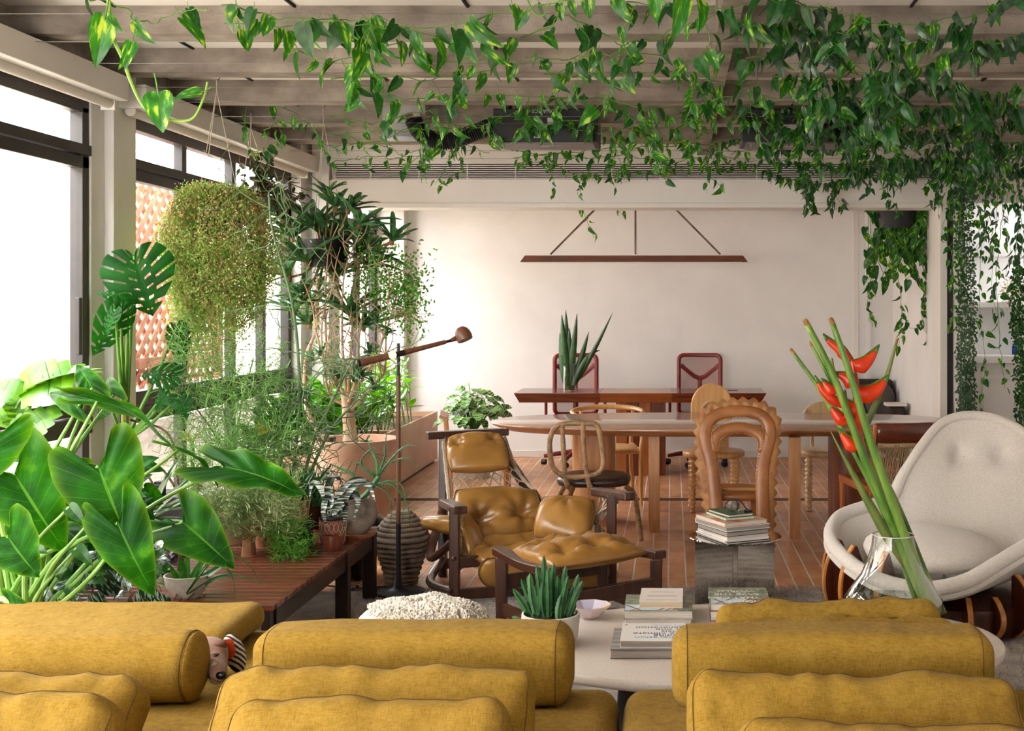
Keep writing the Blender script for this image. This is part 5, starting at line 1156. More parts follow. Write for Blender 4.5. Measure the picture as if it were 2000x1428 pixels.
ch = MB(); ch.ball(P(424, 1329, 3.80), (.020, .016, .011), 12, 8); ch.build('chin', WF, dg_, world=True, angle=180)
EARM = mat('dog_ear', '#4f2c1e', '#744a37', rough=.85, scale=14)
er = MB(); ept = [(408, 1262), (418, 1253), (432, 1250), (442, 1254), (443, 1263), (438, 1275), (431, 1270), (420, 1265)]
er.add([P(x_, y_, 3.915 + .010 * ((k * 3) % 4)) for k, (x_, y_) in enumerate(ept)] + [P(428, 1260, 3.89)], [(k, (k + 1) % 8, 8) for k in range(8)])
o = er.build('ear', EARM, dg_, world=True, angle=180); s_ = o.modifiers.new('solid', 'SOLIDIFY'); s_.thickness = .006; b = o.modifiers.new('sub', 'SUBSURF'); b.levels = 2; b.render_levels = 2
STR2, nt_, b_, L_ = M_('zebra_stripe_cloth')
wv = nt_.nodes.new('ShaderNodeTexWave'); wv.wave_type = 'BANDS'; wv.bands_direction = 'DIAGONAL'; wv.inputs['Scale'].default_value = 26; wv.inputs['Distortion'].default_value = 2
tcx = nt_.nodes.new('ShaderNodeTexCoord'); L_(tcx.outputs['Object'], wv.inputs[0]); crx = nt_.nodes.new('ShaderNodeValToRGB'); crx.color_ramp.interpolation = 'CONSTANT'; crx.color_ramp.elements[1].position = .45
crx.color_ramp.elements[0].color = c4(hexc('#22201f')); crx.color_ramp.elements[1].color = c4(hexc('#c9c2b8')); L_(wv.outputs[0], crx.inputs[0]); L_(crx.outputs[0], b_.inputs['Base Color']); b_.inputs['Roughness'].default_value = .9
ty = empty('striped_toy', (-1.37, 4.04, .405), 0, 'striped cloth toy with an orange felt patch behind the dog', 'toy')
tm_ = MB(); tm_.ball((0, 0, 0), (.034, .03, .066), 18, 12); ob = tm_.build('body', STR2, ty, angle=180); ob.location = P(458, 1276, 4.04) - ty.location; ob.rotation_euler = (0, R(-18), 0)
MB().prism([(.021 * math.sin(a) * (1 + .1 * math.cos(a)), .026 * math.cos(a) + (.014 if math.cos(a) > .6 else 0)) for a in [2 * math.pi * k / 20 for k in range(20)]], -.003, .003, Matrix.Translation(P(447, 1272, 4.0)) @ Matrix.Rotation(R(90), 4, 'X')).build('felt_patch', mat('orange_felt', '#b5360c', '#cc4a14', rough=.9, scale=30), ty, world=True)
# ---- things under the ceiling
SUBK = mat('speaker_black', '#08080a', rough=.55); SUBG = mat('speaker_underside', '#6b6260', rough=.5)
def speaker(x0, x1, lab):
    e = empty('ceiling_speaker', ((x0 + x1) / 2, 8.18, 2.99), 0, lab, 'speaker')
    MB().box(x0, x1, 8.0, 8.36, 2.676, 2.893).build('cabinet', SUBK, e, sm=False, bevel=.006, world=True)
    MB().box(x0 + .03, x1 - .03, 8.02, 8.35, 2.668, 2.676).build('base_panel', SUBG, e, sm=False, world=True)
    for x in (x0 + .06, x1 - .09): MB().box(x, x + .03, 8.1, 8.26, 2.893, 2.99).build('hanger', SUBK, e, sm=False, world=True)
    if 'logo_grey' not in bpy.data.materials: mat('logo_grey', '#b9b4b0', rough=.5)
    LG = bpy.data.materials['logo_grey']
    for dx, z, s_ in ((.266, 2.703, .087), (.354, 2.789, .043), (.396, 2.831, .023)): MB().box(x0 + dx, x0 + dx + s_, 7.998, 8.0, z, z + s_).build('logo_square', LG, e, sm=False, world=True)
    t = inst('lettering', text_mesh('SONANCE', .035, LG, 'CENTER'), e); t.location = V((x0 + .336, 7.9975, 2.888)) - e.location; t.rotation_euler = (R(90), R(180), 0); t.scale = (1.05, 1, 1)
    MB().box(x0 + .33, x0 + .43, 8.12, 8.135, 2.6672, 2.668).box(x0 + .29, x0 + .35, 8.15, 8.17, 2.6672, 2.668).build('logo_print', LG, e, sm=False, world=True)
speaker(-1.163, -.483, 'black speaker box under the ceiling with an upside down white logo')
speaker(.46, 1.37, 'black speaker box under the ceiling half hidden by the vines at right')
fd = empty('flexible_duct', (-1.5, 8.2, 3.0), 0, 'black corrugated flexible duct sagging under the ceiling', 'duct')
dp = curve_pts([P(806, 232, 8.2), P(822, 260, 8.2), P(850, 274, 8.2), P(885, 274, 8.2), P(925, 260, 8.2), P(962, 246, 8.2)], 90)
MB().tube(dp, [(.060 if k % 2 else .054) for k in range(len(dp))], 18).build('hose', SUBK, fd, world=True, angle=60)
MB().tube([dp[0] + V((-.005, 0, .025)), dp[0] - V((-.002, 0, .004))], .063, 20).build('collar', CHROME, fd, world=True)
du = empty('duct_box', (-1.8, 8.36, 2.99), 0, 'pale grey metal duct box under the ceiling left of the speaker', 'duct')
MB().box(-1.95, -1.66, 8.28, 8.45, 2.74, 2.99).build('box', mat('pale_grey_metal', '#8f8b88', '#a6a29e', rough=.4, scale=4), du, sm=False, bevel=.004, world=True)
MB().box(-1.96, -1.65, 8.27, 8.29, 2.73, 2.75).build('flange', STEEL, du, sm=False, world=True)
# ================================================================ PLANTS
def leaf_mesh(name, half, mats, fold=.25, droop=.35, wav=0, wf=6, nu=8, nv=2, pet=0.0, petr=.02, mexp=1.4, curl=0.0, uvattr=False):
    """leaf of length 1 along +Y, face up (+Z); half = outline from the base notch round to the tip"""
    hp = curve_pts([V((x, y, 0)) for x, y in half], max(nu * 3, len(half) * 4)); n = len(hp) - 1
    mb = MB()
    for sgn in (1, -1):
        def fn(u, v):
            o = hp[round(u * n)]; m = V((0, max(0, o.y) if mexp == 0 else u ** mexp, 0)); p = lerp(m, o, v); x = p.x * sgn; ax = abs(x)
            return V((x, p.y, fold * ax - curl * ax * ax - droop * max(0, p.y) ** 2 - .15 * droop * min(0, p.y) ** 2 + wav * math.sin(u * wf * 2 * math.pi) * v * .12))
        g = MB().grid(fn, nu, nv)
        mb.add(g.v, [f if sgn > 0 else f[::-1] for f in g.f])
    if pet:
        mb.cm = 1 if isinstance(mats, (list, tuple)) and len(mats) > 1 else 0
        mb.tube([(0, -pet, pet * .55), (0, -pet * .5, pet * .25), (0, 0.02, 0)], petr, 4, cap=False); mb.cm = 0
    me = mb.mesh(name, mats, angle=180)
    if uvattr:
        at = me.attributes.new('leaf_uv', 'FLOAT_VECTOR', 'POINT'); per = (nu + 1) * (nv + 1)
        for i, d in enumerate(at.data): j = i % per; d.vector = ((j // (nv + 1)) / nu, (j % (nv + 1)) / nv, 0)
    return me
HEART = [(0, 0), (.10, -.10), (.24, -.08), (.34, .08), (.35, .28), (.28, .52), (.15, .80), (0, 1)]
LANCE = [(0, 0), (.08, .08), (.15, .28), (.165, .5), (.12, .75), (0, 1)]
OVAL = [(0, 0), (.14, .08), (.27, .32), (.28, .55), (.18, .83), (0, 1)]
EAR = [(0, 0), (.15, -.14), (.24, -.38), (.36, -.50), (.47, -.42), (.52, -.15), (.50, .12), (.42, .42), (.26, .72), (.10, .95), (0, 1.04)]
ROUND = [(0, 0), (.2, .0), (.40, .2), (.42, .5), (.28, .82), (0, 1)]
def fingers(nf=6, wd=.52, deep=.75, base=-.12):
    out = [(0, 0), (.10, base), (.26, base * .6)]
    for k in range(nf):
        t0, t1 = k / nf, (k + .62) / nf; e = wd * math.sin(math.pi * (.30 + .66 * (t0 + t1) / 2)) ** .8
        out += [(e * (1 - deep), t0 * .86 + .03), (e * .86, t0 * .86 + .07), (e, (t0 + t1) * .43 + .13), (e * .88, t1 * .86 + .15), (e * (1 - deep), t1 * .86 + .05)]
    return out + [(.05, 1.0), (0, 1.1)]
def GL(name, a, b, c=None, rough=.35, scale=7, tr=.28, lo=.35, hi=.65, rand=.22, stretch=(1, 1, 1), **k): return mat(name, a, b, rough=rough, scale=scale, lo=lo, hi=hi, c3=c, rand=rand, transl=tr, stretch=stretch, **k)
G_POTH = GL('variegated_pothos_leaf', '#1a5a0c', '#2f7a16', '#a4b845', lo=.42, hi=.56, scale=3.2, stretch=(2.2, .6, 1), rough=.42)
G_POTD = GL('dark_philodendron_leaf', '#114010', '#236022', scale=4, rough=.4)
G_POTG = GL('grey_green_vine_leaf', '#27452a', '#466048', scale=4, rough=.3)
G_EAR = GL('elephant_ear_leaf', '#0c3f03', '#1f6205', '#4f8a0c', lo=.4, hi=.62, scale=2.0, rough=.55, rand=.15, spec=.12)
G_MON = GL('monstera_leaf', '#083808', '#145010', scale=3, rough=.5, rand=.12, spec=.12)
G_LIME = GL('lime_green_leaf', '#336a0a', '#62961c', scale=3, rand=.15, tr=.25)
G_ZZ = GL('glossy_green_leaf', '#3a8a14', '#74b82c', scale=3, rand=.25, tr=.35, rough=.28)
G_DARK = GL('dark_strap_leaf', '#14401a', '#2a5e28', scale=5, rand=.25, tr=.15)
G_ALOE = GL('aloe_green', '#2a5a30', '#4d7c4c', scale=8, rand=.15, tr=.05)
G_FINE = GL('fine_twig_green', '#4f8a34', '#8fb866', scale=8, rand=0, tr=.25)
G_BUSH = GL('small_bush_leaf', '#2a6a18', '#5c9a34', scale=8, rand=.25, tr=.3)
DRYL = mat('dry_tan_leaf', '#a87c48', '#dcb98a', rough=.9, scale=20)
G_HOY = GL('bronze_green_leaf', '#2a2414', '#3d4a22', scale=5, rand=.3, tr=.12)
G_PEP = mat('watermelon_peperomia', '#16301c', '#8a9a8c', rough=.2, scale=3.2, stretch=(5, .7, 1), lo=.52, hi=.60, rand=.1)
G_CAL = mat('striped_calathea', '#0f3014', '#8fbc62', rough=.4, scale=3, stretch=(.4, 5, 1), lo=.46, hi=.54, rand=.15, transl=.15)
G_VAR = mat('white_edged_leaf', '#2f6a2c', '#d6dccb', rough=.4, scale=5, stretch=(6, .4, 1), lo=.48, hi=.56, rand=.1, transl=.2)
G_YEL = GL('yellow_bromeliad', '#a8962a', '#c9bd5a', scale=5, rand=.15)
G_ZEB = mat('zebra_bromeliad', '#1f3322', '#b9bdb0', rough=.4, scale=24, stretch=(.3, .3, 5), lo=.5, hi=.56, rand=.1)
BARK = mat('pale_smooth_bark', '#a68468', '#d6bca4', rough=.8, scale=12, stretch=(1, 1, .3), bump=.3, bscale=40)
def veined(m, vein, margin, n=11):
    nt = m.node_tree; N = nt.nodes.new; L = nt.links.new; b = nt.nodes['Principled BSDF']; src = b.inputs['Base Color'].links[0].from_socket
    def mth(op, a, b2=None):
        x = N('ShaderNodeMath'); x.operation = op
        for i, q in enumerate((a, b2)):
            if q is None: continue
            if isinstance(q, (int, float)): x.inputs[i].default_value = q
            else: L(q, x.inputs[i])
        return x.outputs[0]
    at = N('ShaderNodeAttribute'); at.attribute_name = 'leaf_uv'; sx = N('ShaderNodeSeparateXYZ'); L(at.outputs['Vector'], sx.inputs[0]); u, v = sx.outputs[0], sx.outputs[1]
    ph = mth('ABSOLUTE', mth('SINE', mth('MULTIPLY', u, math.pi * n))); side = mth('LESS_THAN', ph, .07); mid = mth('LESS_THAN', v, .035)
    vv = mth('MULTIPLY', mth('MAXIMUM', mth('MULTIPLY', side, .55), mid), .5); mg = mth('MULTIPLY', mth('POWER', v, 9.0), .4)  # margin tint: partly real yellowing, partly painted glow of light through the edge
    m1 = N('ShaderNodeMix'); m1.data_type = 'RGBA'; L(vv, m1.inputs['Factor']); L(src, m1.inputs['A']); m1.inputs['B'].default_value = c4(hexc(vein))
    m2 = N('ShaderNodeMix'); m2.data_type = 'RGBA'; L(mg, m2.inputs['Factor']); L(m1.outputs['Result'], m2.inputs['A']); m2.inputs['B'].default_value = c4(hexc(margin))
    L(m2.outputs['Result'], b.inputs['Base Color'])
    for l in list(src.links):
        if l.to_node.type == 'HUE_SAT' and l.to_node != src.node: L(m2.outputs['Result'], l.to_node.inputs['Color'])
ML = {}
ML['poth'] = [leaf_mesh('leaf', HEART, [G_POTH, STEMG], .3, d, nu=7, nv=1, pet=.35, petr=.014) for d in (.15, .4, .7)]
ML['pothd'] = [leaf_mesh('leaf', HEART, [G_POTD, STEMG], .3, d, nu=7, nv=1, pet=.3, petr=.014) for d in (.2, .5)]
ML['potg'] = [leaf_mesh('leaf', [(0, 0), (.08, -.06), (.17, .02), (.22, .25), (.19, .5), (.10, .8), (0, 1)], [G_POTG, STEMG], .35, d, nu=7, nv=1, pet=.25, petr=.012) for d in (.2, .45)]
ML['pothbig'] = [leaf_mesh('leaf', HEART, [G_POTH, STEMG], .28, d, nu=16, nv=4, pet=.5, petr=.022, wav=.12, wf=3) for d in (.2, .5)]
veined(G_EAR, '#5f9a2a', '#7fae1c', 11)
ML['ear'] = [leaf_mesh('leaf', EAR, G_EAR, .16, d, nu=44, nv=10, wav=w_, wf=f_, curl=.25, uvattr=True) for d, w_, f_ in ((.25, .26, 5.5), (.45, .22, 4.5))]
def mon_mesh(droop):
    hp = curve_pts([V((x * 1.35, y, 0)) for x, y in [(0, 0), (.08, -.14), (.26, -.16), (.40, .02), (.44, .25), (.36, .52), (.19, .80), (0, 1.02)]], 90); n = len(hp) - 1; mb = MB(); nu, nv = 90, 10
    for sgn in (1, -1):
        def fn(u, v):
            o = hp[round(u * n)]; p = lerp(V((0, u ** 1.15, 0)), o, v); ax = abs(p.x); return V((p.x * sgn, p.y, .12 * ax - droop * max(0, p.y) ** 2 - .25 * ax * ax + .01 * math.sin(u * 40) * v))
        g = MB().grid(fn, nu, nv); fs = []
        for k, f in enumerate(g.f):
            u, v = (k // nv + .5) / nu, (k % nv + .5) / nv; b = (u * 7.2) % 1
            if .16 < u < .93 and ((b < .24 and v > .42) or (.45 < b < .68 and .12 < v < .30)): continue
            fs.append(f if sgn > 0 else f[::-1])
        mb.add(g.v, fs)
    return mb.mesh('leaf', G_MON, angle=180)
ML['mon'] = [mon_mesh(.25), mon_mesh(.5)]
ML['fing'] = [leaf_mesh('leaf', fingers(6, .55, .74), G_LIME, .15, d, nu=120, nv=3, mexp=0) for d in (.3, .6)]
ML['zz'] = [leaf_mesh('leaf', OVAL, G_ZZ, .25, d, nu=7, nv=1) for d in (.1, .35)]
ML['lance'] = [leaf_mesh('leaf', LANCE, G_ZZ, .25, d, nu=7, nv=1) for d in (.1, .4)]
ML['strap'] = [leaf_mesh('leaf', [(0, 0), (.10, .05), (.12, .3), (.115, .6), (.07, .88), (0, 1)], G_DARK, .4, d, nu=8, nv=1) for d in (.15, .5)]
ML['hoy'] = [leaf_mesh('leaf', OVAL, G_HOY, .2, .3, nu=5, nv=1)]
ML['pep'] = [leaf_mesh('leaf', ROUND, G_PEP, -.05, d, nu=10, nv=3, curl=.35) for d in (.2, .4)]
ML['cal'] = [leaf_mesh('leaf', OVAL, G_CAL, .15, d, nu=10, nv=2, wav=.2, wf=3) for d in (.2, .5)]
ML['cald'] = [leaf_mesh('leaf', HEART, GL('small_heart_leaf', '#1f4f1c', '#39702a', scale=4), .2, .4, nu=8, nv=1)]
def set_leaf(me, par, at, tip, nrm, wk=1.0, name='leaf', off=None):
    """place a leaf mesh from its stalk point to its tip, facing nrm"""
    at, tip = V(at), V(tip); y = tip - at; L_ = y.length; y = y / L_; n = V(nrm); n = n - y * n.dot(y)
    if n.length < 1e-4: n = V((0, -1, 0)) - y * y.dot(V((0, -1, 0)))
    n.normalize(); x = y.cross(n)
    w = wloc(par)
    M4 = Matrix(((x.x * L_ * wk, y.x * L_, n.x * L_, at.x - w.x), (x.y * L_ * wk, y.y * L_, n.y * L_, at.y - w.y), (x.z * L_ * wk, y.z * L_, n.z * L_, at.z - w.z), (0, 0, 0, 1)))
    return inst(name, me, par, M4)
def rv3(s_=1.0): return V((rnd.uniform(-1, 1), rnd.uniform(-1, 1), rnd.uniform(-1, 1))) * s_
def pot(name, loc, prof, m, lab, soil=None, cat='pot', seg=36, extra=None):
    e = empty(name, loc, 0, lab, cat); MB().lathe(prof, seg, cap=True).build('body', m, e, angle=40)
    if soil: MB().lathe([(.001, soil[1]), (soil[0], soil[1] - .004), (soil[0], soil[1] - .012), (.001, soil[1] - .012)], 24).build('soil', SOIL, e)
    return e
def pot_prof(r0, r1, h, lip=.012, t=.012): return [(.001, 0), (r0, 0), (r1 - lip * .3, h - .05), (r1, h - .045), (r1 + lip * .2, h - .004), (r1, h), (r1 - t, h), (r1 - t - .004, h - .05), (.001, h - .055)]
# ---------------- elephant ear at the far left
EB = P(40, 1330, 4.95); EB.z = .30
epot = pot('terracotta_planter', (EB.x, EB.y, 0), pot_prof(.15, .2, .32), TERRA, 'terracotta planter of the elephant ear plant behind the sofa', (.185, .30))
el = empty('elephant_ear_plant', (EB.x, EB.y, .30), 0, 'huge elephant ear plant with arrow shaped leaves at the left window', 'plant')
EARS = [((192, 910), (236, 1034), 4.9, 4.8, 1.15, (.25, -1, .30), 0), ((230, 1022), (280, 1143), 4.75, 4.65, .80, (.1, -1, .5), 1), ((357, 1020), (432, 1082), 5.0, 4.88, .92, (.1, -1, .55), 1), ((436, 912), (586, 935), 5.35, 5.25, .62, (-.1, -.55, 1), 0),
        ((190, 784), (356, 812), 5.2, 5.25, .42, (-.25, .6, 1), 1), ((15, 1048), (62, 1122), 4.55, 4.5, 1.15, (-.1, -1, .4), 0), ((28, 925), (102, 1052), 4.85, 4.75, .95, (.3, -1, .3), 1), ((156, 790), (82, 748), 5.3, 5.35, .55, (.2, -.9, .5), 1),
        ((180, 758), (148, 706), 5.4, 5.45, .7, (.5, -1, .2), 0), ((222, 772), (198, 730), 5.45, 5.5, .75, (-.2, -1, .4), 1), ((120, 905), (-5, 880), 5.1, 5.0, .45, (0, -.7, 1), 0), ((152, 1054), (98, 1008), 4.9, 4.95, .6, (0, -1, .7), 1),
        ((-10, 850), (-60, 960), 4.8, 4.7, 1.0, (.3, -1, .2), 0), ((350, 878), (440, 905), 5.45, 5.4, .4, (-.3, .3, 1), 1), ((70, 960), (130, 1010), 5.3, 5.25, .7, (.2, -1, .2), 1), ((20, 1180), (75, 1215), 4.5, 4.45, .5, (0, -1, .6), 0)]
for k, (a, t, Ya, Yt, wk, nr_, vi) in enumerate(EARS):
    at = P(a[0], a[1], Ya); tp = P(t[0], t[1], Yt); L_ = (tp - at).length
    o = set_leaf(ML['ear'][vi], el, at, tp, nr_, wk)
    bs = V((EB.x + rnd.uniform(-.08, .1), EB.y + rnd.uniform(-.06, .08), .31)); md = lerp(bs, at, .55) + V((-.04, 0, .06))
    MB().tube(curve_pts([bs, md, at], 14), [lerp(.016, .006, j / 14) for j in range(15)], 8).build('leaf_stalk', mat('pale_green_stalk', '#5f9030', '#8fb857', rough=.4, scale=6) if k == 0 else bpy.data.materials['pale_green_stalk'], el, world=True)
for x, y in ((20, 1230), (45, 1180), (5, 1150), (110, 1205)):
    MB().tube(curve_pts([V((EB.x + rnd.uniform(-.1, .1), EB.y - .05, .3)), P(x + 50, y - 60, 4.7), P(x + 130, y - 160, 4.75)], 12), [lerp(.014, .005, j / 12) for j in range(13)], 8).build('leaf_stalk', bpy.data.materials['pale_green_stalk'], el, world=True)
    set_leaf(ML['cald'][0], el, P(x + 130, y - 160, 4.75), P(x + 155, y - 130, 4.72), (0, -1, .6), .9)
# ---------------- low plants below it: peperomia and friends
pz = pot('low_planter', (P(190, 1260, 4.95).x, 4.98, .0), pot_prof(.24, .3, .20), TERRA, 'low terracotta bowl of the dark peperomia behind the sofa', (.28, .185))
pe = empty('peperomia_plant', (pz.location.x, 4.98, .19), 0, 'low peperomia with dark silver striped round leaves behind the sofa', 'plant')
PEPS = [((198, 1120), (218, 1150), .8), ((172, 1118), (180, 1140), .7), ((285, 1150), (290, 1190), .9), ((232, 1205), (215, 1222), .9), ((240, 1180), (262, 1215), .8), ((130, 1210), (120, 1235), .9), ((160, 1200), (158, 1230), .9), ((75, 1190), (65, 1215), .6), ((180, 1160), (192, 1185), .7), ((250, 1100), (232, 1125), .7), ((310, 1165), (322, 1190), .7), ((270, 1200), (280, 1222), .7), ((95, 1150), (80, 1170), .6)]
for a, t, wk in PEPS:
    Y = 4.75 + rnd.uniform(0, .2); at = P(a[0], a[1], Y); set_leaf(ML['pep'][rnd.randrange(2)], pe, at, at + (P(t[0], t[1], Y) - at) * 1.45, (rnd.uniform(-.3, .3), -1, rnd.uniform(.2, 1)), 1.0)
stm = MB()
for k in range(150):
    b = V((pe.location.x + rnd.uniform(-.2, .25), 4.98 + rnd.uniform(-.12, .15), .19)); t = b + V((rnd.uniform(-.2, .2), rnd.uniform(-.15, .1), rnd.uniform(.08, .26)))
    stm.tube(curve_pts([b, lerp(b, t, .6) + V((0, 0, .03)), t], 6), .0028, 4, cap=False)
stm.build('red_brown_stems', mat('red_brown_stem', '#4a1f14', '#6a3222', rough=.6, scale=20), pe, world=True)['kind'] = 'stuff'
for k in range(46):
    Y = 4.8 + rnd.uniform(0, .3); at = P(rnd.uniform(20, 330), rnd.uniform(1060, 1215), Y); d = V((rnd.uniform(-1, 1), -.4, rnd.uniform(-1, .3))).normalized()
    set_leaf(ML['cald'][0] if rnd.random() < .6 else ML['pep'][0], pe, at, at + d * rnd.uniform(.035, .07), (rnd.uniform(-.4, .4), -1, .8), 1.0)
lm = P(190, 1178, 4.7); set_leaf(ML['zz'][0], pe, lm, P(225, 1215, 4.68), (.3, -1, .3), .6)
# dense undergrowth between the big plants
UG = GL('dark_undergrowth_leaf', '#0e3a0e', '#256a1c', scale=4, rough=.5, spec=.2)
ugm = [leaf_mesh('leaf', HEART, UG, .2, d, nu=7, nv=1) for d in (.2, .5)] + [leaf_mesh('leaf', OVAL, UG, .2, .3, nu=7, nv=1)]
for (x0, x1, y0, y1, Y0, nlf, lab) in ((-30, 130, 1040, 1220, 5.25, 150, 'dark leafy shrub filling the lower left corner behind the sofa'), (120, 320, 1020, 1190, 5.5, 130, 'dark leafy shrub under the elephant ear leaves'), (60, 290, 900, 1060, 5.75, 110, 'leafy green shrub between the elephant ear and the window')):
    b0_ = P((x0 + x1) / 2, y1, Y0); e = empty('leafy_shrub', (b0_.x, Y0 + .05, 0), 0, lab, 'plant'); us = MB()
    for k in range(nlf):
        at = P(rnd.uniform(x0, x1), rnd.uniform(y0, y1), Y0 + rnd.uniform(-.1, .2)); d = V((rnd.uniform(-1, 1), rnd.uniform(-.7, .2), rnd.uniform(-.8, .7))).normalized(); set_leaf(ugm[k % 3], e, at, at + d * rnd.uniform(.07, .13), (rnd.uniform(-.7, .7), -1, .6), 1.0)
        if k % 3 == 0: us.tube(curve_pts([V((b0_.x + rnd.uniform(-.05, .05), Y0 + .05, .12)), lerp(V((b0_.x, Y0 + .05, .12)), at, .6) + V((0, 0, .05)), at], 6), .004, 4, cap=False)
    us.build('stems', STEMG, e, world=True)
    MB().lathe(pot_prof(.11, .14, .2), 24).build('nursery_pot', BLACK, e)
# coleus (purple) behind the bowl
cl = empty('purple_coleus', (P(345, 1090, 5.2).x, 5.2, .4), 0, 'small purple leaved plant behind the white bowl', 'plant')
PUR = mat('purple_leaf', '#2a0f1c', '#4a1f30', rough=.35, scale=5, rand=.2); pm_ = leaf_mesh('leaf', OVAL, PUR, .15, .4, nu=7, nv=1)
for k in range(14):
    at = P(345 + rnd.uniform(-18, 22), 1075 + rnd.uniform(-20, 20), 5.25); set_leaf(pm_, cl, at, at + V((rnd.uniform(-1, 1), -.5, rnd.uniform(-.6, .6))).normalized() * .06, (0, -1, .8), 1)
MB().tube([cl.location, cl.location + V((0, .03, .16))], .006, 6).build('stem', STEMB, cl, world=True)
# ---------------- split-leaf philodendron
sp = empty('split_leaf_philodendron', (P(60, 1100, 5.6).x, 5.6, 0), 0, 'lime green philodendron with fingered leaves against the left window', 'plant')
for a, t, Ya, nr_, wk in (((40, 775), (118, 700), 5.6, (-.2, -.8, .7), .9), ((45, 772), (-25, 745), 5.6, (.1, -.8, .7), .8), ((30, 868), (75, 798), 5.5, (-.3, -1, .2), .75), ((30, 870), (88, 858), 5.5, (0, -.8, 1), .5), ((40, 780), (20, 850), 5.62, (.3, -1, .3), .7), ((0, 830), (-30, 790), 5.5, (.3, -1, .3), .8), ((45, 775), (150, 690), 5.65, (-.5, -.4, 1), .4)):
    set_leaf(ML['fing'][rnd.randrange(2)], sp, P(a[0], a[1], Ya), P(t[0], t[1], Ya - .05), nr_, wk)
    MB().tube(curve_pts([V((sp.location.x, 5.6, .4)), P(75, 870, 5.6), P(a[0], a[1], Ya)], 12), [lerp(.012, .006, j / 12) for j in range(13)], 8).build('leaf_stalk', bpy.data.materials['pale_green_stalk'], sp, world=True)
pot('clay_pot', (sp.location.x, 5.6, 0), pot_prof(.14, .18, .4), TERRA, 'terracotta pot of the lime green philodendron by the window', (.165, .38))
# ---------------- monstera by the column
mo = empty('monstera_plant', (P(240, 1000, 6.55).x, 6.55, 0), 0, 'tall monstera with dark cut leaves in front of the white column', 'plant')
MONS = [((262, 500), (292, 610), 6.5, (.2, -1, .25), 1.0, 0), ((250, 590), (200, 555), 6.4, (.2, -.6, 1), .7, 1), ((235, 600), (190, 700), 6.35, (.6, -.5, .5), .55, 1), ((345, 735), (275, 725), 6.5, (0, -.8, .7), .85, 0), ((330, 770), (298, 795), 6.5, (.1, -1, .5), .8, 1), ((225, 605), (200, 650), 6.3, (-.4, -1, .3), .7, 0), ((350, 775), (362, 815), 6.5, (.1, -1, .3), .8, 0), ((545, 790), (535, 880), 7.2, (.1, -1, .2), .9, 1), ((560, 800), (590, 760), 7.3, (.1, -1, .3), .7, 0), ((345, 640), (352, 715), 6.9, (-.2, -1, 0), .6, 0), ((215, 790), (185, 815), 6.3, (.3, -.8, .7), .7, 1), ((500, 860), (470, 830), 7.1, (.1, -1, .3), .7, 0)]
for a, t, Ya, nr_, wk, vi in MONS:
    at, tp = P(a[0], a[1], Ya), P(t[0], t[1], Ya - .04); set_leaf(ML['mon'][vi], mo, at, tp, nr_, wk)
    bs = P(245, 860, 6.55) if a[0] < 400 else P(480, 980, 7.0); mid = lerp(bs, at, .5) + V((0, 0, -.02))
    MB().tube(curve_pts([bs, mid, at], 12), [lerp(.014, .006, j / 12) for j in range(13)], 8).build('leaf_stalk', STEMG, mo, world=True)
MB().tube(curve_pts([V((mo.location.x, 6.55, .1)), P(255, 950, 6.55), P(240, 870, 6.55), P(235, 800, 6.5)], 16), [lerp(.035, .022, j / 16) for j in range(17)], 10).build('trunk', mat('monstera_trunk', '#1f3314', '#3a4a22', rough=.6, scale=9), mo, world=True)
MB().tube(curve_pts([P(244, 830, 6.5), P(242, 740, 6.48), P(238, 650, 6.46)], 10), [.02, .019, .018, .017, .016, .015, .013, .011, .008, .004][:10] + [.003], 8).build('leaf_sheath', mat('yellowish_sheath', '#2f5a1a', '#8a7a34', rough=.5, scale=4, stretch=(6, 6, .3)), mo, world=True)
for q_ in (((255, 820), (330, 850), (350, 960)), ((250, 880), (320, 920), (370, 1010)), ((262, 900), (300, 950), (310, 1040))):
    MB().tube(curve_pts([P(x, y, 6.55) for x, y in q_], 14), .006, 6).build('aerial_root', STEMB, mo, world=True)
pot('black_pot', (mo.location.x, 6.55, 0), pot_prof(.14, .17, .3), BLACK, 'black pot of the tall monstera', (.15, .28))
# ---------------- dark planter box with small pump, variegated leaves and yellow bromeliads
bxp = empty('charcoal_planter', (P(345, 1000, 6.9).x, 6.95, 0), 0, 'charcoal planter box below the window behind the bench', 'planter')
MB().box(-.36, .38, -.16, .16, 0, .55).build('box', mat('charcoal_planter', '#262427', '#343034', rough=.55, scale=3), bxp, sm=False, bevel=.008)
pu = empty('black_canister', (P(313, 950, 6.85).x, 6.85, .551), 0, 'short black plastic canister standing on the charcoal planter', 'canister')
MB().lathe([(.001, 0), (.030, 0), (.030, .052), (.033, .054), (.033, .075), (.030, .078), (.001, .078)], 24).build('body', BLACK, pu); MB().lathe([(.0335, .058), (.0345, .060), (.0345, .064), (.0335, .066)], 24).build('cap_ring', SUBG, pu)
va = empty('white_edged_plant', (P(330, 1010, 6.2).x, 6.2, .4), 0, 'spiky plant with white edged strap leaves behind the elephant ear', 'plant')
vm = [leaf_mesh('leaf', [(0, 0), (.045, .08), (.055, .35), (.04, .75), (0, 1)], G_VAR, .5, d, nu=9, nv=2) for d in (.2, .45)]
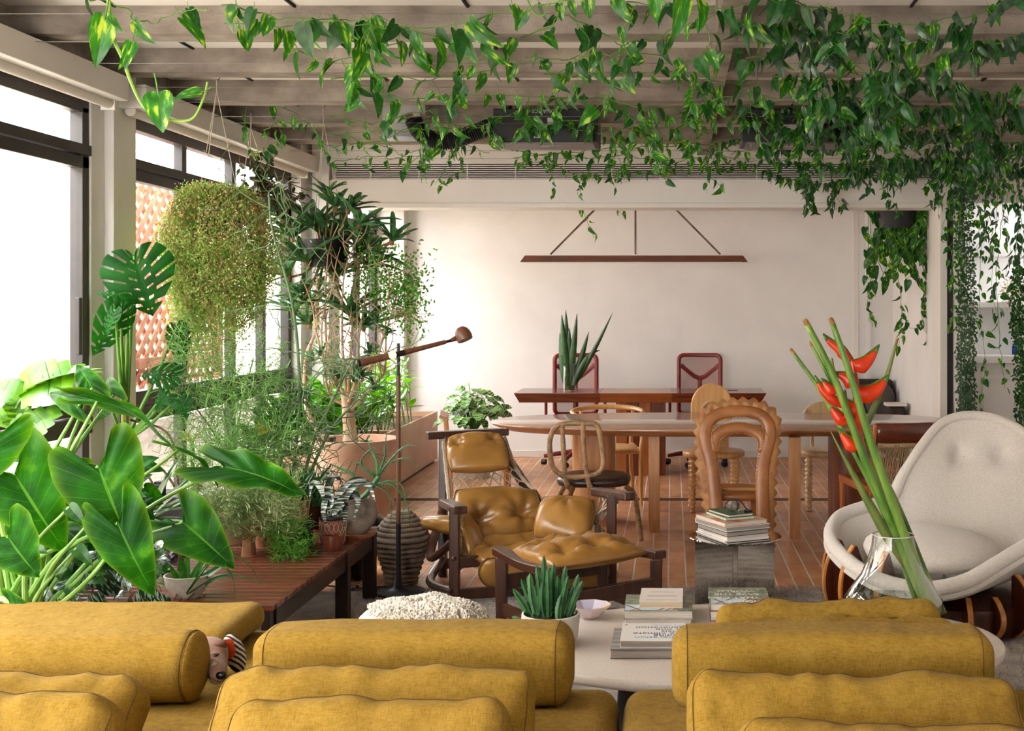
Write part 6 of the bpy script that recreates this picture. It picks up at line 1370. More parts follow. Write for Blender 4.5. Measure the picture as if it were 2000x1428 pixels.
for a, t in (((290, 1015), (370, 918)), ((300, 1010), (410, 940)), ((285, 1010), (345, 975)), ((295, 1020), (375, 1000)), ((270, 1010), (262, 935)), ((150, 1000), (110, 930)), ((165, 1005), (175, 940)), ((160, 1010), (125, 980)), ((300, 1000), (320, 905)), ((290, 1010), (360, 1030)), ((170, 1000), (140, 915))):
    Y = 6.0 if a[0] > 200 else 5.5; set_leaf(vm[rnd.randrange(2)], va, P(a[0], a[1], Y), P(t[0], t[1], Y - .1), (rnd.uniform(-.3, .3), -1, .8), 1.0)
ym = [leaf_mesh('leaf', [(0, 0), (.07, .05), (.10, .3), (.08, .7), (0, 1)], G_YEL, .4, d, nu=7, nv=1) for d in (.1, .4)]
for (bx, by), lab in (((375, 865), 'upper yellow bromeliad rosette behind the elephant ear leaf'), ((385, 930), 'lower yellow bromeliad rosette behind the elephant ear leaf'), ((512, 850), 'yellow flowering bromeliad beside the stick plant')):
    yb_ = empty('yellow_bromeliad', P(bx, by, 6.7), 0, lab, 'plant')
    for k in range(13): a = rnd.uniform(0, 6.28); set_leaf(ym[k % 2], yb_, yb_.location, yb_.location + V((math.cos(a) * .8, math.sin(a) * .8, rnd.uniform(.2, 1.3))).normalized() * rnd.uniform(.07, .12), (0, 0, 1), 1)
    MB().tube([yb_.location, yb_.location + V((0, .02, -.3))], .012, 6).build('stem', STEMG, yb_, world=True)
# ---------------- hanging baskets
def hanger(hook, ring, feet, par, nm='cord'):
    for f in feet: MB().tube([ring, f], .0022, 5).build(nm, STRING, par, world=True)
    MB().tube([hook, ring], .003, 5).build(nm, STRING, par, world=True)
    c = hook + V((0, 0, .03)); MB().tube([c + V((.018 * math.cos(a), 0, .02 + .018 * math.sin(a))) for a in [R(200 - 20 * k) for k in range(10)]] + [c + V((.0, 0, -.02))] + [c + V((.018 * math.cos(a), 0, -.03 + .018 * math.sin(a))) for a in [R(90 - 25 * k) for k in range(9)]], .003, 6).build('hook', ROD, par, world=True)
CEIL = 2.82
hk = P(423, 150, 7.1); hp_ = empty('hanging_wire_vine', hk, 0, 'great ball of brown and green wire vine hanging from cords by the window', 'plant')
cb2 = P(420, 430, 7.1)
hanger(hk, P(423, 178, 7.1), [cb2 + V((.16 * math.cos(a), .12 * math.sin(a), -.02)) for a in (0.3, 2.4, 4.2)], hp_)
MB().lathe([(.001, -.12), (.12, -.12), (.16, 0), (.15, 0), (.11, -.1), (.001, -.1)], 24, cb2).build('pot', BLACK, hp_, world=True)
wv_, lvg, lvd = MB(), MB(), MB()
def tiny(mb, p, s_):
    d = rv3().normalized(); e_ = d.cross(rv3().normalized()); e_ = e_.normalized() if e_.length > .01 else V((1, 0, 0))
    mb.add([p, p + (d + e_ * .6) * s_ * .5, p + d * s_, p + (d - e_ * .6) * s_ * .5], [(0, 1, 2, 3)])
for k in range(1050):
    a = rnd.uniform(0, 6.283); r0 = rnd.uniform(.02, .16); rmax = .37 * math.sqrt(rnd.uniform(.05, 1)) * (1.0 + .10 * math.cos(a)); ln = rnd.uniform(.7, 1.1) * (1.32 - rmax * 1.35)
    b = cb2 + V((r0 * math.cos(a), r0 * .8 * math.sin(a), .0)); pts = []; ph = rnd.uniform(0, 6)
    n = 13
    for j in range(n):
        t = j / (n - 1); rr_ = r0 + (rmax - r0) * min(1, t * 2.4) * (1 - .55 * max(0, t - .45) ** 1.2 * 1.6)
        a2 = a + .35 * math.sin(ph + t * 5); z = .22 * (1 - (rr_ / .42) ** 2) * min(1, t * 4 + .45) - ln * max(0, t - .12) ** 1.15
        pts.append(b + V((rr_ * math.cos(a2) - r0 * math.cos(a), (rr_ * math.sin(a2)) * .85 - r0 * .8 * math.sin(a), z)) + rv3(.012))
    if k % 3 == 0: wv_.tube(pts, .0013, 3, cap=False)
    for j in range(n - 1):
        for _ in range(5):
            q_ = lerp(pts[j], pts[j + 1], rnd.random()) + rv3(.012); tiny(lvd if rnd.random() < (.28 if j < 5 else .15) else lvg, q_ + (rv3(.045) if rnd.random() < .3 else V((0, 0, 0))), rnd.uniform(.011, .02))
wv_.build('wiry_stems', mat('wiry_brown_stem', '#7a5632', '#b08c5c', rough=.8, scale=30), hp_, world=True)['kind'] = 'stuff'
lvg.build('green_leaflets', GL('wire_vine_green', '#6a9a2c', '#b8d478', scale=9, rand=0, tr=.3), hp_, world=True, sm=False)['kind'] = 'stuff'; lvd.build('dry_leaflets', DRYL, hp_, world=True, sm=False)['kind'] = 'stuff'
# hoya in a pale pot
hk = P(490, 222, 8.0); hy = empty('hanging_bronze_plant', hk, 0, 'dark bronze leaved plant in a pale hanging pot under the ceiling', 'plant')
pb_ = P(497, 405, 8.0); hanger(hk, P(490, 250, 8.0), [pb_ + V((.12 * math.cos(a), .1 * math.sin(a), .06)) for a in (0, 2.1, 4.2)], hy)
MB().lathe([(.001, -.06), (.10, -.06), (.125, .06), (.115, .06), (.1, -.03), (.001, -.03)], 28, pb_).build('pot', mat('greige_pot', '#8a8076', '#9a9086', rough=.5, scale=4), hy, world=True)
hst = MB(); hcnt = 0
for k in range(46):
    up_ = k < 16; b = pb_ + V((rnd.uniform(-.08, .08), rnd.uniform(-.06, .06), .06)); e_ = (P(rnd.uniform(452, 545), rnd.uniform(295, 360), 8.0) if up_ else P(rnd.uniform(515, 610), rnd.uniform(345, 440), 8.0 + rnd.uniform(-.15, .15)))
    p = curve_pts([b, lerp(b, e_, .5) + V((0, 0, .06 if not up_ else .0)) + rv3(.03), e_], 12); hst.tube(p, .003, 4, cap=False)
    for q_ in p[2:]:
        for _ in range(1 if up_ else 2):
            if hcnt > 290: break
            hcnt += 1; set_leaf(ML['hoy'][0], hy, q_, q_ + (rv3(.8) + V((0, 0, -.2))).normalized() * rnd.uniform(.035, .055), rv3() + V((0, -1, .4)), 1.0)
hst.build('stems', STEMB, hy, world=True)
# ---------------- epiphyte rosettes on a black pot
hk = P(630, 205, 8.2); ep = empty('hanging_epiphyte', hk, 0, 'hanging plant of thick strap leaf rosettes around a black pot', 'plant')
pk = P(635, 495, 8.2); hanger(hk, P(632, 240, 8.2), [pk + V((.14 * math.cos(a), .1 * math.sin(a), .08)) for a in (.2, 2.2, 4.3)], ep)
MB().lathe([(.001, -.09), (.14, -.09), (.16, .09), (.15, .09), (.13, -.05), (.001, -.05)], 28, pk).build('pot', BLACK, ep, world=True)
EPI = GL('thick_epiphyte_leaf', '#22522a', '#578a50', scale=5, rand=.2, tr=.08, rough=.4)
epm = [leaf_mesh('leaf', [(0, 0), (.07, .04), (.10, .3), (.115, .6), (.085, .88), (0, 1)], EPI, .5, d, nu=7, nv=1) for d in (.1, .35)]
ROS = [(572, 440, 0, 1.2), (565, 520, -.5, 1.0), (575, 590, -.2, .9), (640, 445, .1, 1.3), (600, 490, -.1, 1.1), (655, 520, .2, 1.1), (700, 470, .5, 1.2), (715, 500, .6, 1.0), (655, 390, 0, .8), (640, 365, 0, .6), (680, 395, .3, .8), (700, 420, .5, 1.0), (610, 575, -.2, 1.0), (685, 590, .1, 1.2), (710, 620, .3, 1.0), (765, 455, .3, .8), (550, 405, -.4, 1.0), (620, 420, -.2, 1.2), (590, 560, -.3, .9), (670, 450, .2, 1.2), (605, 620, -.4, .7)]
rs = MB()
for k, (x, y, lean, sc_) in enumerate(ROS):
    b = P(x, y + 22 * sc_, 8.2 + rnd.uniform(-.15, .1)); ax = V((lean, rnd.uniform(-.5, .1), 1)).normalized()
    rs.tube(curve_pts([pk + V((0, 0, .02)), lerp(pk, b, .5) + V((0, 0, -.04)), b], 6), .008, 5); rs.ball(b, (.018, .018, .03), 7, 5)
    for j in range(11):
        a = j * 2.4; l_ = rnd.uniform(.18, .29) * sc_; x_, y_ = frame_from(ax); d = (ax * rnd.uniform(.5, 1.4) + (x_ * math.cos(a) + y_ * math.sin(a)) * 1.0).normalized()
        set_leaf(epm[j % 2], ep, b, b + d * l_, ax - d * .2, .8)
rs.build('runners', mat('tan_runner', '#7a5838', '#a07a52', rough=.8, scale=20), ep, world=True)
MB().tube(curve_pts([P(615, 470, 8.1), P(640, 490, 8.05), P(690, 520, 8.1), P(770, 470, 8.2), P(800, 455, 8.2)], 20), .006, 6).build('runner', bpy.data.materials['tan_runner'], ep, world=True)
# ---------------- stick plant (pencil cactus)
STK = mat('pencil_stick_green', '#45663a', '#7d9a68', rough=.5, scale=6)
pcp = P(560, 1000, 6.9); pcb = pot('stick_plant_pot', (pcp.x, 6.95, 0), pot_prof(.12, .15, .42), BLACK, 'black pot of the tall stick plant', (.13, .40))
pc = empty('stick_plant', (pcp.x, 6.95, .40), 0, 'tall leafless green stick plant with thin forking branches', 'plant')
def twigs(mb, p, d, r, l_, depth, par_n=0):
    e_ = p + d * l_; mid = lerp(p, e_, .5) + rv3(.012 * l_ / .15); mb.tube([p, mid, e_], [r, r * .95, r * .85], 5, cap=depth == 0)
    if depth <= 0: return
    for _ in range(rnd.choice((2, 3, 3))): twigs(mb, e_, (d * .75 + rv3(.85)).normalized(), r * .8, l_ * rnd.uniform(.6, .95), depth - 1)
MAINS = [[(568, 1010), (575, 900), (585, 790), (582, 690), (572, 600), (552, 520), (530, 440), (525, 375)], [(560, 1010), (545, 930), (560, 850), (578, 760)], [(580, 1000), (610, 870), (660, 760), (690, 700)], [(575, 1000), (640, 850), (700, 780)], [(548, 1000), (535, 900), (540, 840)]]
for k, pth in enumerate(MAINS):
    p = curve_pts([P(x, y, 6.9 + .03 * k) for x, y in pth], 30); p[0].z = .4
    MB().tube(p, [lerp(.012, .005, j / (len(p) - 1)) for j in range(len(p))], 7).build('main_stem', STK, pc, world=True)
    tw = MB()
    for j in range(6, len(p), 2 if k == 0 else 3):
        for _ in range(2): twigs(tw, p[j], (rv3(1) * V((1, .7, .5)) + V((0, 0, .15))).normalized(), .0036, rnd.uniform(.09, .19), 2)
    tw.build('twigs', STK, pc, world=True)['kind'] = 'stuff'
# ---------------- feathery rhipsalis masses
def feather(name, cs, lab, par_loc, nb, m, size=.05, label_pot=None, dens=1):
    e = empty(name, par_loc, 0, lab, 'plant'); mb = MB()
    for (px, py, Y, rx, rz) in cs:
        c = P(px, py, Y)
        for _ in range(int(nb * rx * rz / 2500)):
            d = rv3(); p = c + V((d.x * rx * Y / F, d.y * .12, d.z * rz * Y / F))
            q_ = V((d.x, d.y * .5, d.z * .6 + rnd.uniform(-.7, .5))); q_ = (q_ + rv3(.8)).normalized()
            for s_ in range(2):
                e1_ = p + q_ * size * rnd.uniform(.6, 1.2); mb.tube([p, e1_], .0014, 3, cap=False); p = e1_; q_ = (q_ + rv3(.9)).normalized()
                e2_ = p + (q_ + rv3(.9)).normalized() * size * .7; mb.tube([p, e2_], .0013, 3, cap=False)
    mb.build('fine_branches', m, e, world=True)['kind'] = 'stuff'
    return e
fe = feather('asparagus_fern', [(375, 760, 6.7, 45, 90), (420, 850, 6.6, 60, 70), (480, 800, 6.7, 60, 90), (520, 900, 6.6, 60, 70), (450, 920, 6.5, 70, 50), (395, 690, 6.8, 35, 60), (500, 720, 6.8, 35, 60)], 'feathery pale green bush rising behind the bench', P(450, 1000, 6.7), 190, G_FINE, .06)
fst = MB()
for q_ in (((455, 900), (430, 780), (375, 660)), ((460, 900), (470, 800), (495, 700)), ((450, 900), (400, 820), (350, 760)), ((465, 900), (520, 850), (540, 790))): fst.tube(curve_pts([P(x, y, 6.65) for x, y in q_], 12), .004, 5)
fst.tube([P(455, 905, 6.65), V((P(455, 905, 6.65).x, 6.65, .3))], .01, 6); fst.build('stems', STEMG, fe, world=True)
pot('fern_pot', (P(455, 1000, 6.65).x, 6.78, .0), pot_prof(.12, .16, .36), TERRA, 'terracotta floor pot of the feathery bush behind the bench', (.145, .33))
# ---------------- bench pots (bench top at .398)
ZB = .3985
def on_bench(px, pyb): q_ = PZ(px, pyb, ZB); return V((q_.x, q_.y, ZB))
SPK = mat('speckled_white_stoneware', '#b0a598', '#c9c0b4', rough=.5, scale=40, lo=.3, hi=.6)
l0 = on_bench(366, 1200); l0.y = 5.10; l0.x = (366 - VX) * 5.10 / F
bw = pot('white_bowl', l0, [(.001, 0), (.05, 0), (.085, .05), (.093, .092), (.087, .093), (.078, .055), (.001, .05)], SPK, 'speckled white ceramic bowl at the near end of the bench', (.08, .07))
ag = empty('strap_leaf_plant', l0 + V((0, 0, .07)), 0, 'green strap leaved plant in the speckled white bowl', 'plant')
sm_ = [leaf_mesh('leaf', [(0, 0), (.05, .04), (.06, .3), (.05, .7), (0, 1)], GL('fresh_strap_leaf', '#1f5a1a', '#3f7f2c', scale=5), .5, d, nu=9, nv=1) for d in (.1, .45, .9)]
for t, k, w_ in (((352, 1085), 0, 1.6), ((400, 1080), 0, 1.5), ((422, 1090), 1, 1.3), ((330, 1100), 0, 1.4), ((365, 1080), 0, 1.6), ((430, 1110), 1, 1.0), ((310, 1130), 1, 1.2), ((385, 1100), 0, 1.4)):
    set_leaf(sm_[k], ag, P(362, 1162, 5.08), P(t[0], t[1], 5.05), (.1, -1, .9), w_)
for pts in (((365, 1160), (430, 1085), (480, 1100), (512, 1142)), ((366, 1162), (430, 1125), (480, 1130), (520, 1140)), ((365, 1160), (410, 1100), (450, 1120), (462, 1172))):
    cp_ = curve_pts([P(x, y, 5.0) for x, y in pts], 16); n = len(cp_) - 1; rows = []
    for j, p in enumerate(cp_): wd = .012 * (1 - (j / n) ** 2 * .9); rows.append([p + V((0, -wd, wd * .5)), p, p + V((0, wd, wd * .5))])
    mb = MB(); mb.grid(lambda u, v: rows[round(u * n)][round(v * 2)], n, 2); mb.build('leaf', bpy.data.materials['fresh_strap_leaf'], ag, world=True, angle=180)
l1 = on_bench(486, 1086); pot('tall_clay_pot', l1, [(.001, 0), (.036, 0), (.03, .06), (.034, .12), (.05, .14), (.05, .15), (.04, .15), (.001, .13)], TERRA, 'tall waisted terracotta stand at the front of the bench pots')
l2 = on_bench(530, 1068); rp1 = pot('clay_pot', l2, pot_prof(.07, .088, .15), TERRA, 'terracotta pot under the bushy rhipsalis on the bench', (.075, .13))
l2b = on_bench(450, 1060); pot('clay_pot', l2b, pot_prof(.075, .1, .17), TERRA_PALE, 'pale terracotta pot under the left half of the rhipsalis', (.085, .15))
rh = feather('rhipsalis_bush', [(455, 965, 5.95, 55, 35), (500, 980, 5.95, 60, 40), (530, 1000, 5.95, 40, 40), (435, 1000, 5.9, 30, 35)], 'bushy pale green rhipsalis on the bench pots', P(500, 1030, 5.95), 520, GL('rhipsalis_green', '#6f8f4a', '#aebb7c', scale=8, rand=0, tr=.1), .038)
for k in range(60): pass
rst = MB()
for k in range(26): rst.tube(curve_pts([P(500 + rnd.uniform(-40, 35), 1025, 5.95), P(495 + rnd.uniform(-50, 50), 990, 5.92), P(490 + rnd.uniform(-80, 70), 970 + rnd.uniform(-20, 50), 5.9)], 8), .002, 4)
rst.build('stems', bpy.data.materials['rhipsalis_green'], rh, world=True)
l3 = on_bench(580, 1068); BLU = mat('blue_grey_glaze', '#1e2a33', '#34444e', rough=.25, scale=5)
bp_ = empty('blue_ribbed_pot', l3, 0, 'dark blue ribbed glazed pot on the bench', 'pot'); n = 72
ringb = lambda r, z, rib: [V(((r + rib * math.cos(k * math.pi / 1.5)) * math.cos(2 * math.pi * k / n), (r + rib * math.cos(k * math.pi / 1.5)) * math.sin(2 * math.pi * k / n), z)) for k in range(n)]
MB().loft([ringb(.06, 0, 0), ringb(.074, .01, .002), ringb(.078, .12, .002), ringb(.079, .135, 0), ringb(.072, .135, 0), ringb(.07, .11, 0)]).build('body', BLU, bp_, angle=60)
orc = empty('orchid_bulbs', l3 + V((0, 0, .11)), 0, 'orchid with pale dry sheaths in the dark blue pot', 'plant')
for k in range(9):
    b = orc.location + V((rnd.uniform(-.05, .05), rnd.uniform(-.03, .03), 0)); t = b + V((rnd.uniform(-.05, .05), 0, rnd.uniform(.09, .17)))
    MB().tube(curve_pts([b, lerp(b, t, .3) + V((.01, 0, 0)), t], 8), [.009, .013, .012, .010, .009, .008, .006, .005, .004], 7).build('bulb', mat('dry_sheath', '#8a6a40', '#b8935e', rough=.8, scale=16, stretch=(1, 1, .3)) if k == 0 else bpy.data.materials['dry_sheath'] if k % 3 else STEMG, orc, world=True)
    for j in range(2): set_leaf(ML['strap'][j], orc, t, t + V((rnd.uniform(-.6, .6), rnd.uniform(-.3, .3), 1)).normalized() * rnd.uniform(.10, .17), (0, -1, .3), .55)
feather('trailing_rhipsalis', [(570, 1050, 5.95, 22, 28), (575, 1075, 5.9, 26, 18), (560, 1035, 5.95, 14, 18)], 'bright green rhipsalis trailing over the dark blue pot', P(570, 1060, 5.9), 800, GL('bright_rhipsalis', '#3f8a24', '#74b33c', scale=8, rand=0, tr=.1), .026)
l4 = on_bench(650, 1062); pt = pot('patterned_pot', l4, [(.001, 0), (.058, 0), (.068, .125), (.068, .14), (.061, .14), (.06, .11), (.001, .11)], mat('patterned_terracotta', '#8a4c36', '#a2624a', rough=.7, scale=9), 'terracotta pot with white lattice pattern on the bench')
ptn = MB(); PW = mat('white_pattern_paint', '#c9b3a2', rough=.8)
for k in range(18):
    for s_ in (1, -1):
        ptn.tube([V(((.0595 + .0095 * z / .125) * math.cos(a), (.0595 + .0095 * z / .125) * math.sin(a), z)) for a, z in [(2 * math.pi * k / 18 + s_ * .19 * math.sin(j / 12 * math.pi * 2), .012 + .104 * j / 12) for j in range(13)]], .0013, 4)
ptn.build('white_lattice', PW, pt)['kind'] = 'stuff'
MB().lathe([(.0685, .126), (.0695, .128), (.0695, .138), (.0685, .14)], 30).build('dark_rim', BLACK, pt)
zb_ = empty('zebra_bromeliad', l4 + V((0, 0, .11)), 0, 'bromeliad with silver banded drooping leaves in the patterned pot', 'plant')
for pts, wd in ((((650, 1010), (640, 955), (655, 930), (672, 945)), .016), (((655, 1005), (690, 950), (720, 948), (735, 985)), .017), (((650, 1005), (640, 970), (632, 1000), (640, 1030)), .017), (((655, 1005), (680, 965), (700, 975), (690, 1020)), .019), (((655, 1000), (665, 960), (700, 935), (745, 955)), .015), (((652, 1000), (670, 975), (675, 1000), (672, 1035)), .019), (((650, 1005), (625, 950), (610, 945), (605, 975)), .015), (((655, 1005), (645, 960), (640, 930), (648, 905)), .014)):
    cp_ = curve_pts([P(x, y, 6.02 + rnd.uniform(-.06, .06)) for x, y in pts], 20); n = len(cp_) - 1; rows = []
    for j, p in enumerate(cp_):
        d = (cp_[min(j + 1, n)] - cp_[max(j - 1, 0)]).normalized(); sd = d.cross(V((0, 1, 0))).normalized() * wd * (1 - (j / n) ** 3 * .95); rows.append([p - sd + V((0, -.006, 0)), p, p + sd + V((0, -.006, 0))])
    mb = MB(); mb.grid(lambda u, v: rows[round(u * n)][round(v * 2)], n, 2); mb.build('leaf', G_ZEB, zb_, world=True, angle=180)
l5 = on_bench(649, 1075); pot('wooden_cup', l5, [(.001, 0), (.042, 0), (.047, .03), (.046, .075), (.043, .077), (.036, .074), (.034, .03), (.001, .02)], wood('cup_wood', '#5a2413', '#7c3a20', 2, rough=.35), 'small turned wooden cup at the bench edge', cat='cup')
l6 = on_bench(688, 1046); STN = mat('mottled_stone_glaze', '#4a3d33', '#9a8f84', rough=.45, scale=7, lo=.4, hi=.6)
rp2 = pot('round_stone_pot', l6, [(.001, .012), (.07, .012), (.115, .06), (.13, .11), (.12, .165), (.09, .20), (.082, .20), (.1, .16), (.001, .15)], STN, 'round mottled stoneware pot on a saucer at the far end of the bench', (.095, .17))
MB().lathe([(.001, 0), (.115, 0), (.13, .022), (.122, .022), (.11, .01), (.001, .01)], 36).build('saucer', TERRA, rp2)
alo = empty('aloe_plant', l6 + V((0, 0, .17)), 0, 'aloe with arching toothed leaves in the round stoneware pot', 'plant')
Ya = l6.y
for pts, r0 in ((((740, 925), (752, 890), (752, 870), (757, 835)), .012), (((742, 925), (765, 895), (790, 872), (815, 870)), .012), (((740, 930), (760, 905), (800, 895), (820, 925)), .010), (((735, 930), (700, 905), (695, 915), (688, 945)), .009), (((738, 930), (735, 900), (725, 880), (718, 858)), .009), (((735, 935), (705, 905), (720, 880), (737, 875)), .010), (((745, 945), (770, 950), (795, 985), (802, 1035)), .011), (((735, 945), (770, 940), (790, 960), (785, 1020)), .009), (((730, 945), (755, 960), (765, 990), (760, 1040)), .009), (((700, 975), (690, 930), (665, 915), (640, 905)), .010)):
    cp_ = curve_pts([P(x, y, Ya) for x, y in pts], 16); n = len(cp_) - 1
    MB().tube(cp_, [r0 * (1 - (j / n) ** 1.6 * .92) for j in range(n + 1)], 7, flat=.5).build('leaf', G_ALOE, alo, world=True, angle=180)
    th = MB()
    for j in range(1, n):
        for s_ in (-1, 1):
            d = (cp_[j + 1] - cp_[j - 1]).normalized(); sd = d.cross(V((0, 1, 0))).normalized(); r_ = r0 * (1 - (j / n) ** 1.6 * .92); p = cp_[j] + sd * s_ * r_ * .9
            th.add([p - d * .003, p + d * .003, p + sd * s_ * .005], [(0, 1, 2)])
    th.build('teeth', G_ALOE, alo, world=True)['kind'] = 'stuff'
MB().tube(curve_pts([alo.location, P(715, 965, Ya), P(740, 930, Ya)], 8), .014, 8).build('stem', G_ALOE, alo, world=True)
l7 = on_bench(612, 1030); pot('dark_copper_bowl', l7, [(.001, 0), (.05, 0), (.085, .06), (.095, .13), (.088, .13), (.08, .06), (.001, .05)], mat('dark_copper', '#2a1a12', '#4a2e1e', rough=.35, scale=6, metal=.4), 'dark copper bowl among the bench pots', (.085, .1))
air = empty('grey_air_plant', l7 + V((0, 0, .11)), 0, 'tangle of grey green grassy leaves behind the bench pots', 'plant'); am = MB()
for k in range(120):
    b = air.location + V((rnd.uniform(-.06, .06), rnd.uniform(-.04, .04), 0)); t = b + V((rnd.uniform(-.16, .16), rnd.uniform(-.1, .1), rnd.uniform(.06, .26))); am.tube(curve_pts([b, lerp(b, t, .6) + V((0, 0, .05)), t], 7), [.003, .003, .0028, .0025, .002, .0015, .001, .0008][:8], 4, cap=False)
am.build('grassy_leaves', G_ALOE, air, world=True)['kind'] = 'stuff'
# ---------------- tree in the big terracotta pot
tpx = P(700, 862, 8.1); tp_ = pot('large_terracotta_pot', (tpx.x - .02, 8.1, 0), [(.001, 0), (.21, 0), (.245, .25), (.252, .25), (.252, .262), (.247, .265), (.262, .45), (.268, .45), (.268, .462), (.262, .465), (.272, .66), (.285, .70), (.285, .735), (.262, .735), (.25, .69), (.001, .67)], TERRA_PALE, 'large chalky terracotta tub holding the small tree', None, seg=48)
peb = MB()
for k in range(170):
    a, r_ = rnd.uniform(0, 6.28), .24 * math.sqrt(rnd.random()); peb.ball((r_ * math.cos(a), r_ * math.sin(a), .685), (rnd.uniform(.008, .02), rnd.uniform(.008, .016), rnd.uniform(.006, .014)), 6, 4)
peb.build('pebbles', mat('bark_pebbles', '#5a4030', '#9a7a60', rough=.9, scale=12), tp_)['kind'] = 'stuff'
tr = empty('small_tree', (tpx.x - .05, 8.1, .68), 0, 'small many branched tree with pale bark in the terracotta tub', 'tree')
trunk = curve_pts([tr.location, P(683, 840, 8.1), P(680, 800, 8.1), P(678, 770, 8.1)], 12); MB().tube(trunk, [.062, .055, .05, .047, .045, .043, .042, .041, .04, .04, .04, .04, .042], 12).build('trunk', BARK, tr, world=True)
brs = [[(680, 790), (660, 745), (640, 690), (635, 600), (640, 500)], [(678, 780), (672, 720), (668, 640), (672, 540), (690, 480)], [(682, 785), (695, 740), (700, 670), (712, 590), (720, 520)], [(684, 795), (705, 745), (735, 700), (752, 640), (760, 560)], [(676, 785), (650, 740), (620, 660), (610, 590)], [(686, 800), (740, 740), (752, 720), (755, 650), (770, 590)], [(680, 780), (685, 700), (690, 600), (700, 500)], [(672, 790), (648, 775), (636, 740), (628, 640), (650, 560)]]
tips = []; tw = MB()
for k, b in enumerate(brs):
    p = curve_pts([P(x, y, 8.1 + .06 * math.sin(k * 2 + i)) for i, (x, y) in enumerate(b)], 22); MB().tube(p, [lerp(.013, .0035, j / (len(p) - 1)) for j in range(len(p))], 7).build('branch', BARK, tr, world=True)
    for j in range(4, len(p), 2):
        for _ in range(2):
            d = (V((0, 0, 1)) + rv3(.75)).normalized(); l_ = rnd.uniform(.12, .32); e_ = p[j] + d * l_; tw.tube(curve_pts([p[j], lerp(p[j], e_, .5) + rv3(.03), e_], 6), [.005, .0045, .004, .0035, .003, .0025, .002][:7], 5); tips.append(e_)
tw.build('twigs', BARK, tr, world=True)['kind'] = 'stuff'
for b in ([(636, 860), (600, 800), (598, 700), (618, 640), (620, 540)],): MB().tube(curve_pts([P(x, y, 8.15) for x, y in b], 20), [lerp(.02, .006, j / 20) for j in range(21)], 7).build('branch', BARK, tr, world=True)
lfm = leaf_mesh('leaflet', OVAL, G_BUSH, .1, .2, nu=4, nv=1); cnt = 0; lf = MB(); crown = []
for k in range(2100):
    t = rnd.random()
    if t < .55: px_, py_ = rnd.gauss(790, 24), rnd.gauss(575, 38)
    elif t < .85: px_, py_ = rnd.gauss(740, 30), rnd.gauss(530, 30)
    else: px_, py_ = rnd.gauss(660, 45), rnd.gauss(590, 60)
    p = P(px_, py_, 8.1 + rnd.gauss(0, .12)); d = (rv3(1) + V((.2, 0, -.3))).normalized(); x_, y_ = frame_from(d, rv3().normalized()); s_ = rnd.uniform(.02, .036)
    lf.add([p, p + d * s_ * .5 + x_ * s_ * .28, p + d * s_, p + d * s_ * .5 - x_ * s_ * .28], [(0, 1, 2, 3)])
    if k % 14 == 0: crown.append(p)
lf.build('leaflets', G_BUSH, tr, world=True)['kind'] = 'stuff'
tw2 = MB()
for c_ in crown:
    b = min(tips, key=lambda q_: (q_ - c_).length); tw2.tube(curve_pts([b, lerp(b, c_, .5) + rv3(.03), c_], 6), .002, 4, cap=False)
tw2.build('fine_twigs', BARK, tr, world=True)['kind'] = 'stuff'
# epiphytes growing on the tree
eo = empty('tree_epiphyte', P(690, 720, 8.0), 0, 'dark green strap leaf epiphyte clump growing on the small tree', 'plant')
for x, y, sc_, lean in ((690, 740, 1.0, 0), (660, 735, .8, -.5), (705, 735, .8, .5), (735, 625, .7, .4), (730, 760, .9, .6), (720, 690, .8, .4), (755, 650, .6, .7), (610, 700, .7, -.3), (625, 690, .6, .3), (596, 770, .6, .2), (715, 865, .5, 0), (760, 780, .5, 1)):
    b = P(x, y, 8.0); ax = V((lean, -.3, 1)).normalized(); MB().ball(b, (.014, .014, .024), 7, 5).build('bulb', G_DARK, eo, world=True)
    for j in range(8):
        x_, y_ = frame_from(ax); a = j * 2.4; d = (ax * rnd.uniform(.3, 1.2) + (x_ * math.cos(a) + y_ * math.sin(a))).normalized(); set_leaf(epm[j % 2], eo, b, b + d * rnd.uniform(.08, .14) * sc_, ax, 1.2)
pu2 = empty('black_drip_cup', (P(650, 860, 8.0).x, 7.98, .69), 0, 'small black irrigation cup in the terracotta tub', 'canister'); MB().lathe([(.001, 0), (.022, 0), (.022, .05), (.025, .052), (.025, .066), (.001, .066)], 16).build('body', BLACK, pu2)
# ---------------- plants in the trough
tg = [('ginger_plant', 9.35, .55, 20, 'zz', 'lime green leafy plant in the trough nearest the tree'), ('ginger_plant', 9.9, .52, 20, 'zz', 'leafy plant in the middle of the near trough'), ('ginger_plant', 10.4, .5, 16, 'zz', 'leafy plant at the far end of the near trough'), ('upright_plant', 11.1, .42, 12, 'lance', 'short leafy plant at the start of the far trough'), ('upright_plant', 11.9, .62, 14, 'lance', 'upright dark leafed plant at the far end of the trough')]
for nm, yy, hh, ns, kind, lab in tg:
    e = empty(nm, (-2.68, yy, .47), 0, lab, 'plant')
    for k in range(ns):
        b = V((-2.68 + rnd.uniform(-.16, .18), yy + rnd.uniform(-.22, .22), .47)); tl = b + V((rnd.uniform(-.12, .16), rnd.uniform(-.12, .12), hh * rnd.uniform(.55, 1.0))); p = curve_pts([b, lerp(b, tl, .6) + V((0, 0, .03)), tl], 9)
        MB().tube(p, [lerp(.006, .003, j / 9) for j in range(10)], 5).build('stem', STEMG, e, world=True)
        for j in range(2, 10):
            d = (V((math.cos(j * 2.4 + k), math.sin(j * 2.4 + k), rnd.uniform(.1, .9)))).normalized(); set_leaf(ML[kind][j % 2], e, p[min(j, len(p) - 1)], p[min(j, len(p) - 1)] + d * rnd.uniform(.11, .19), (0, 0, 1), 1.0)
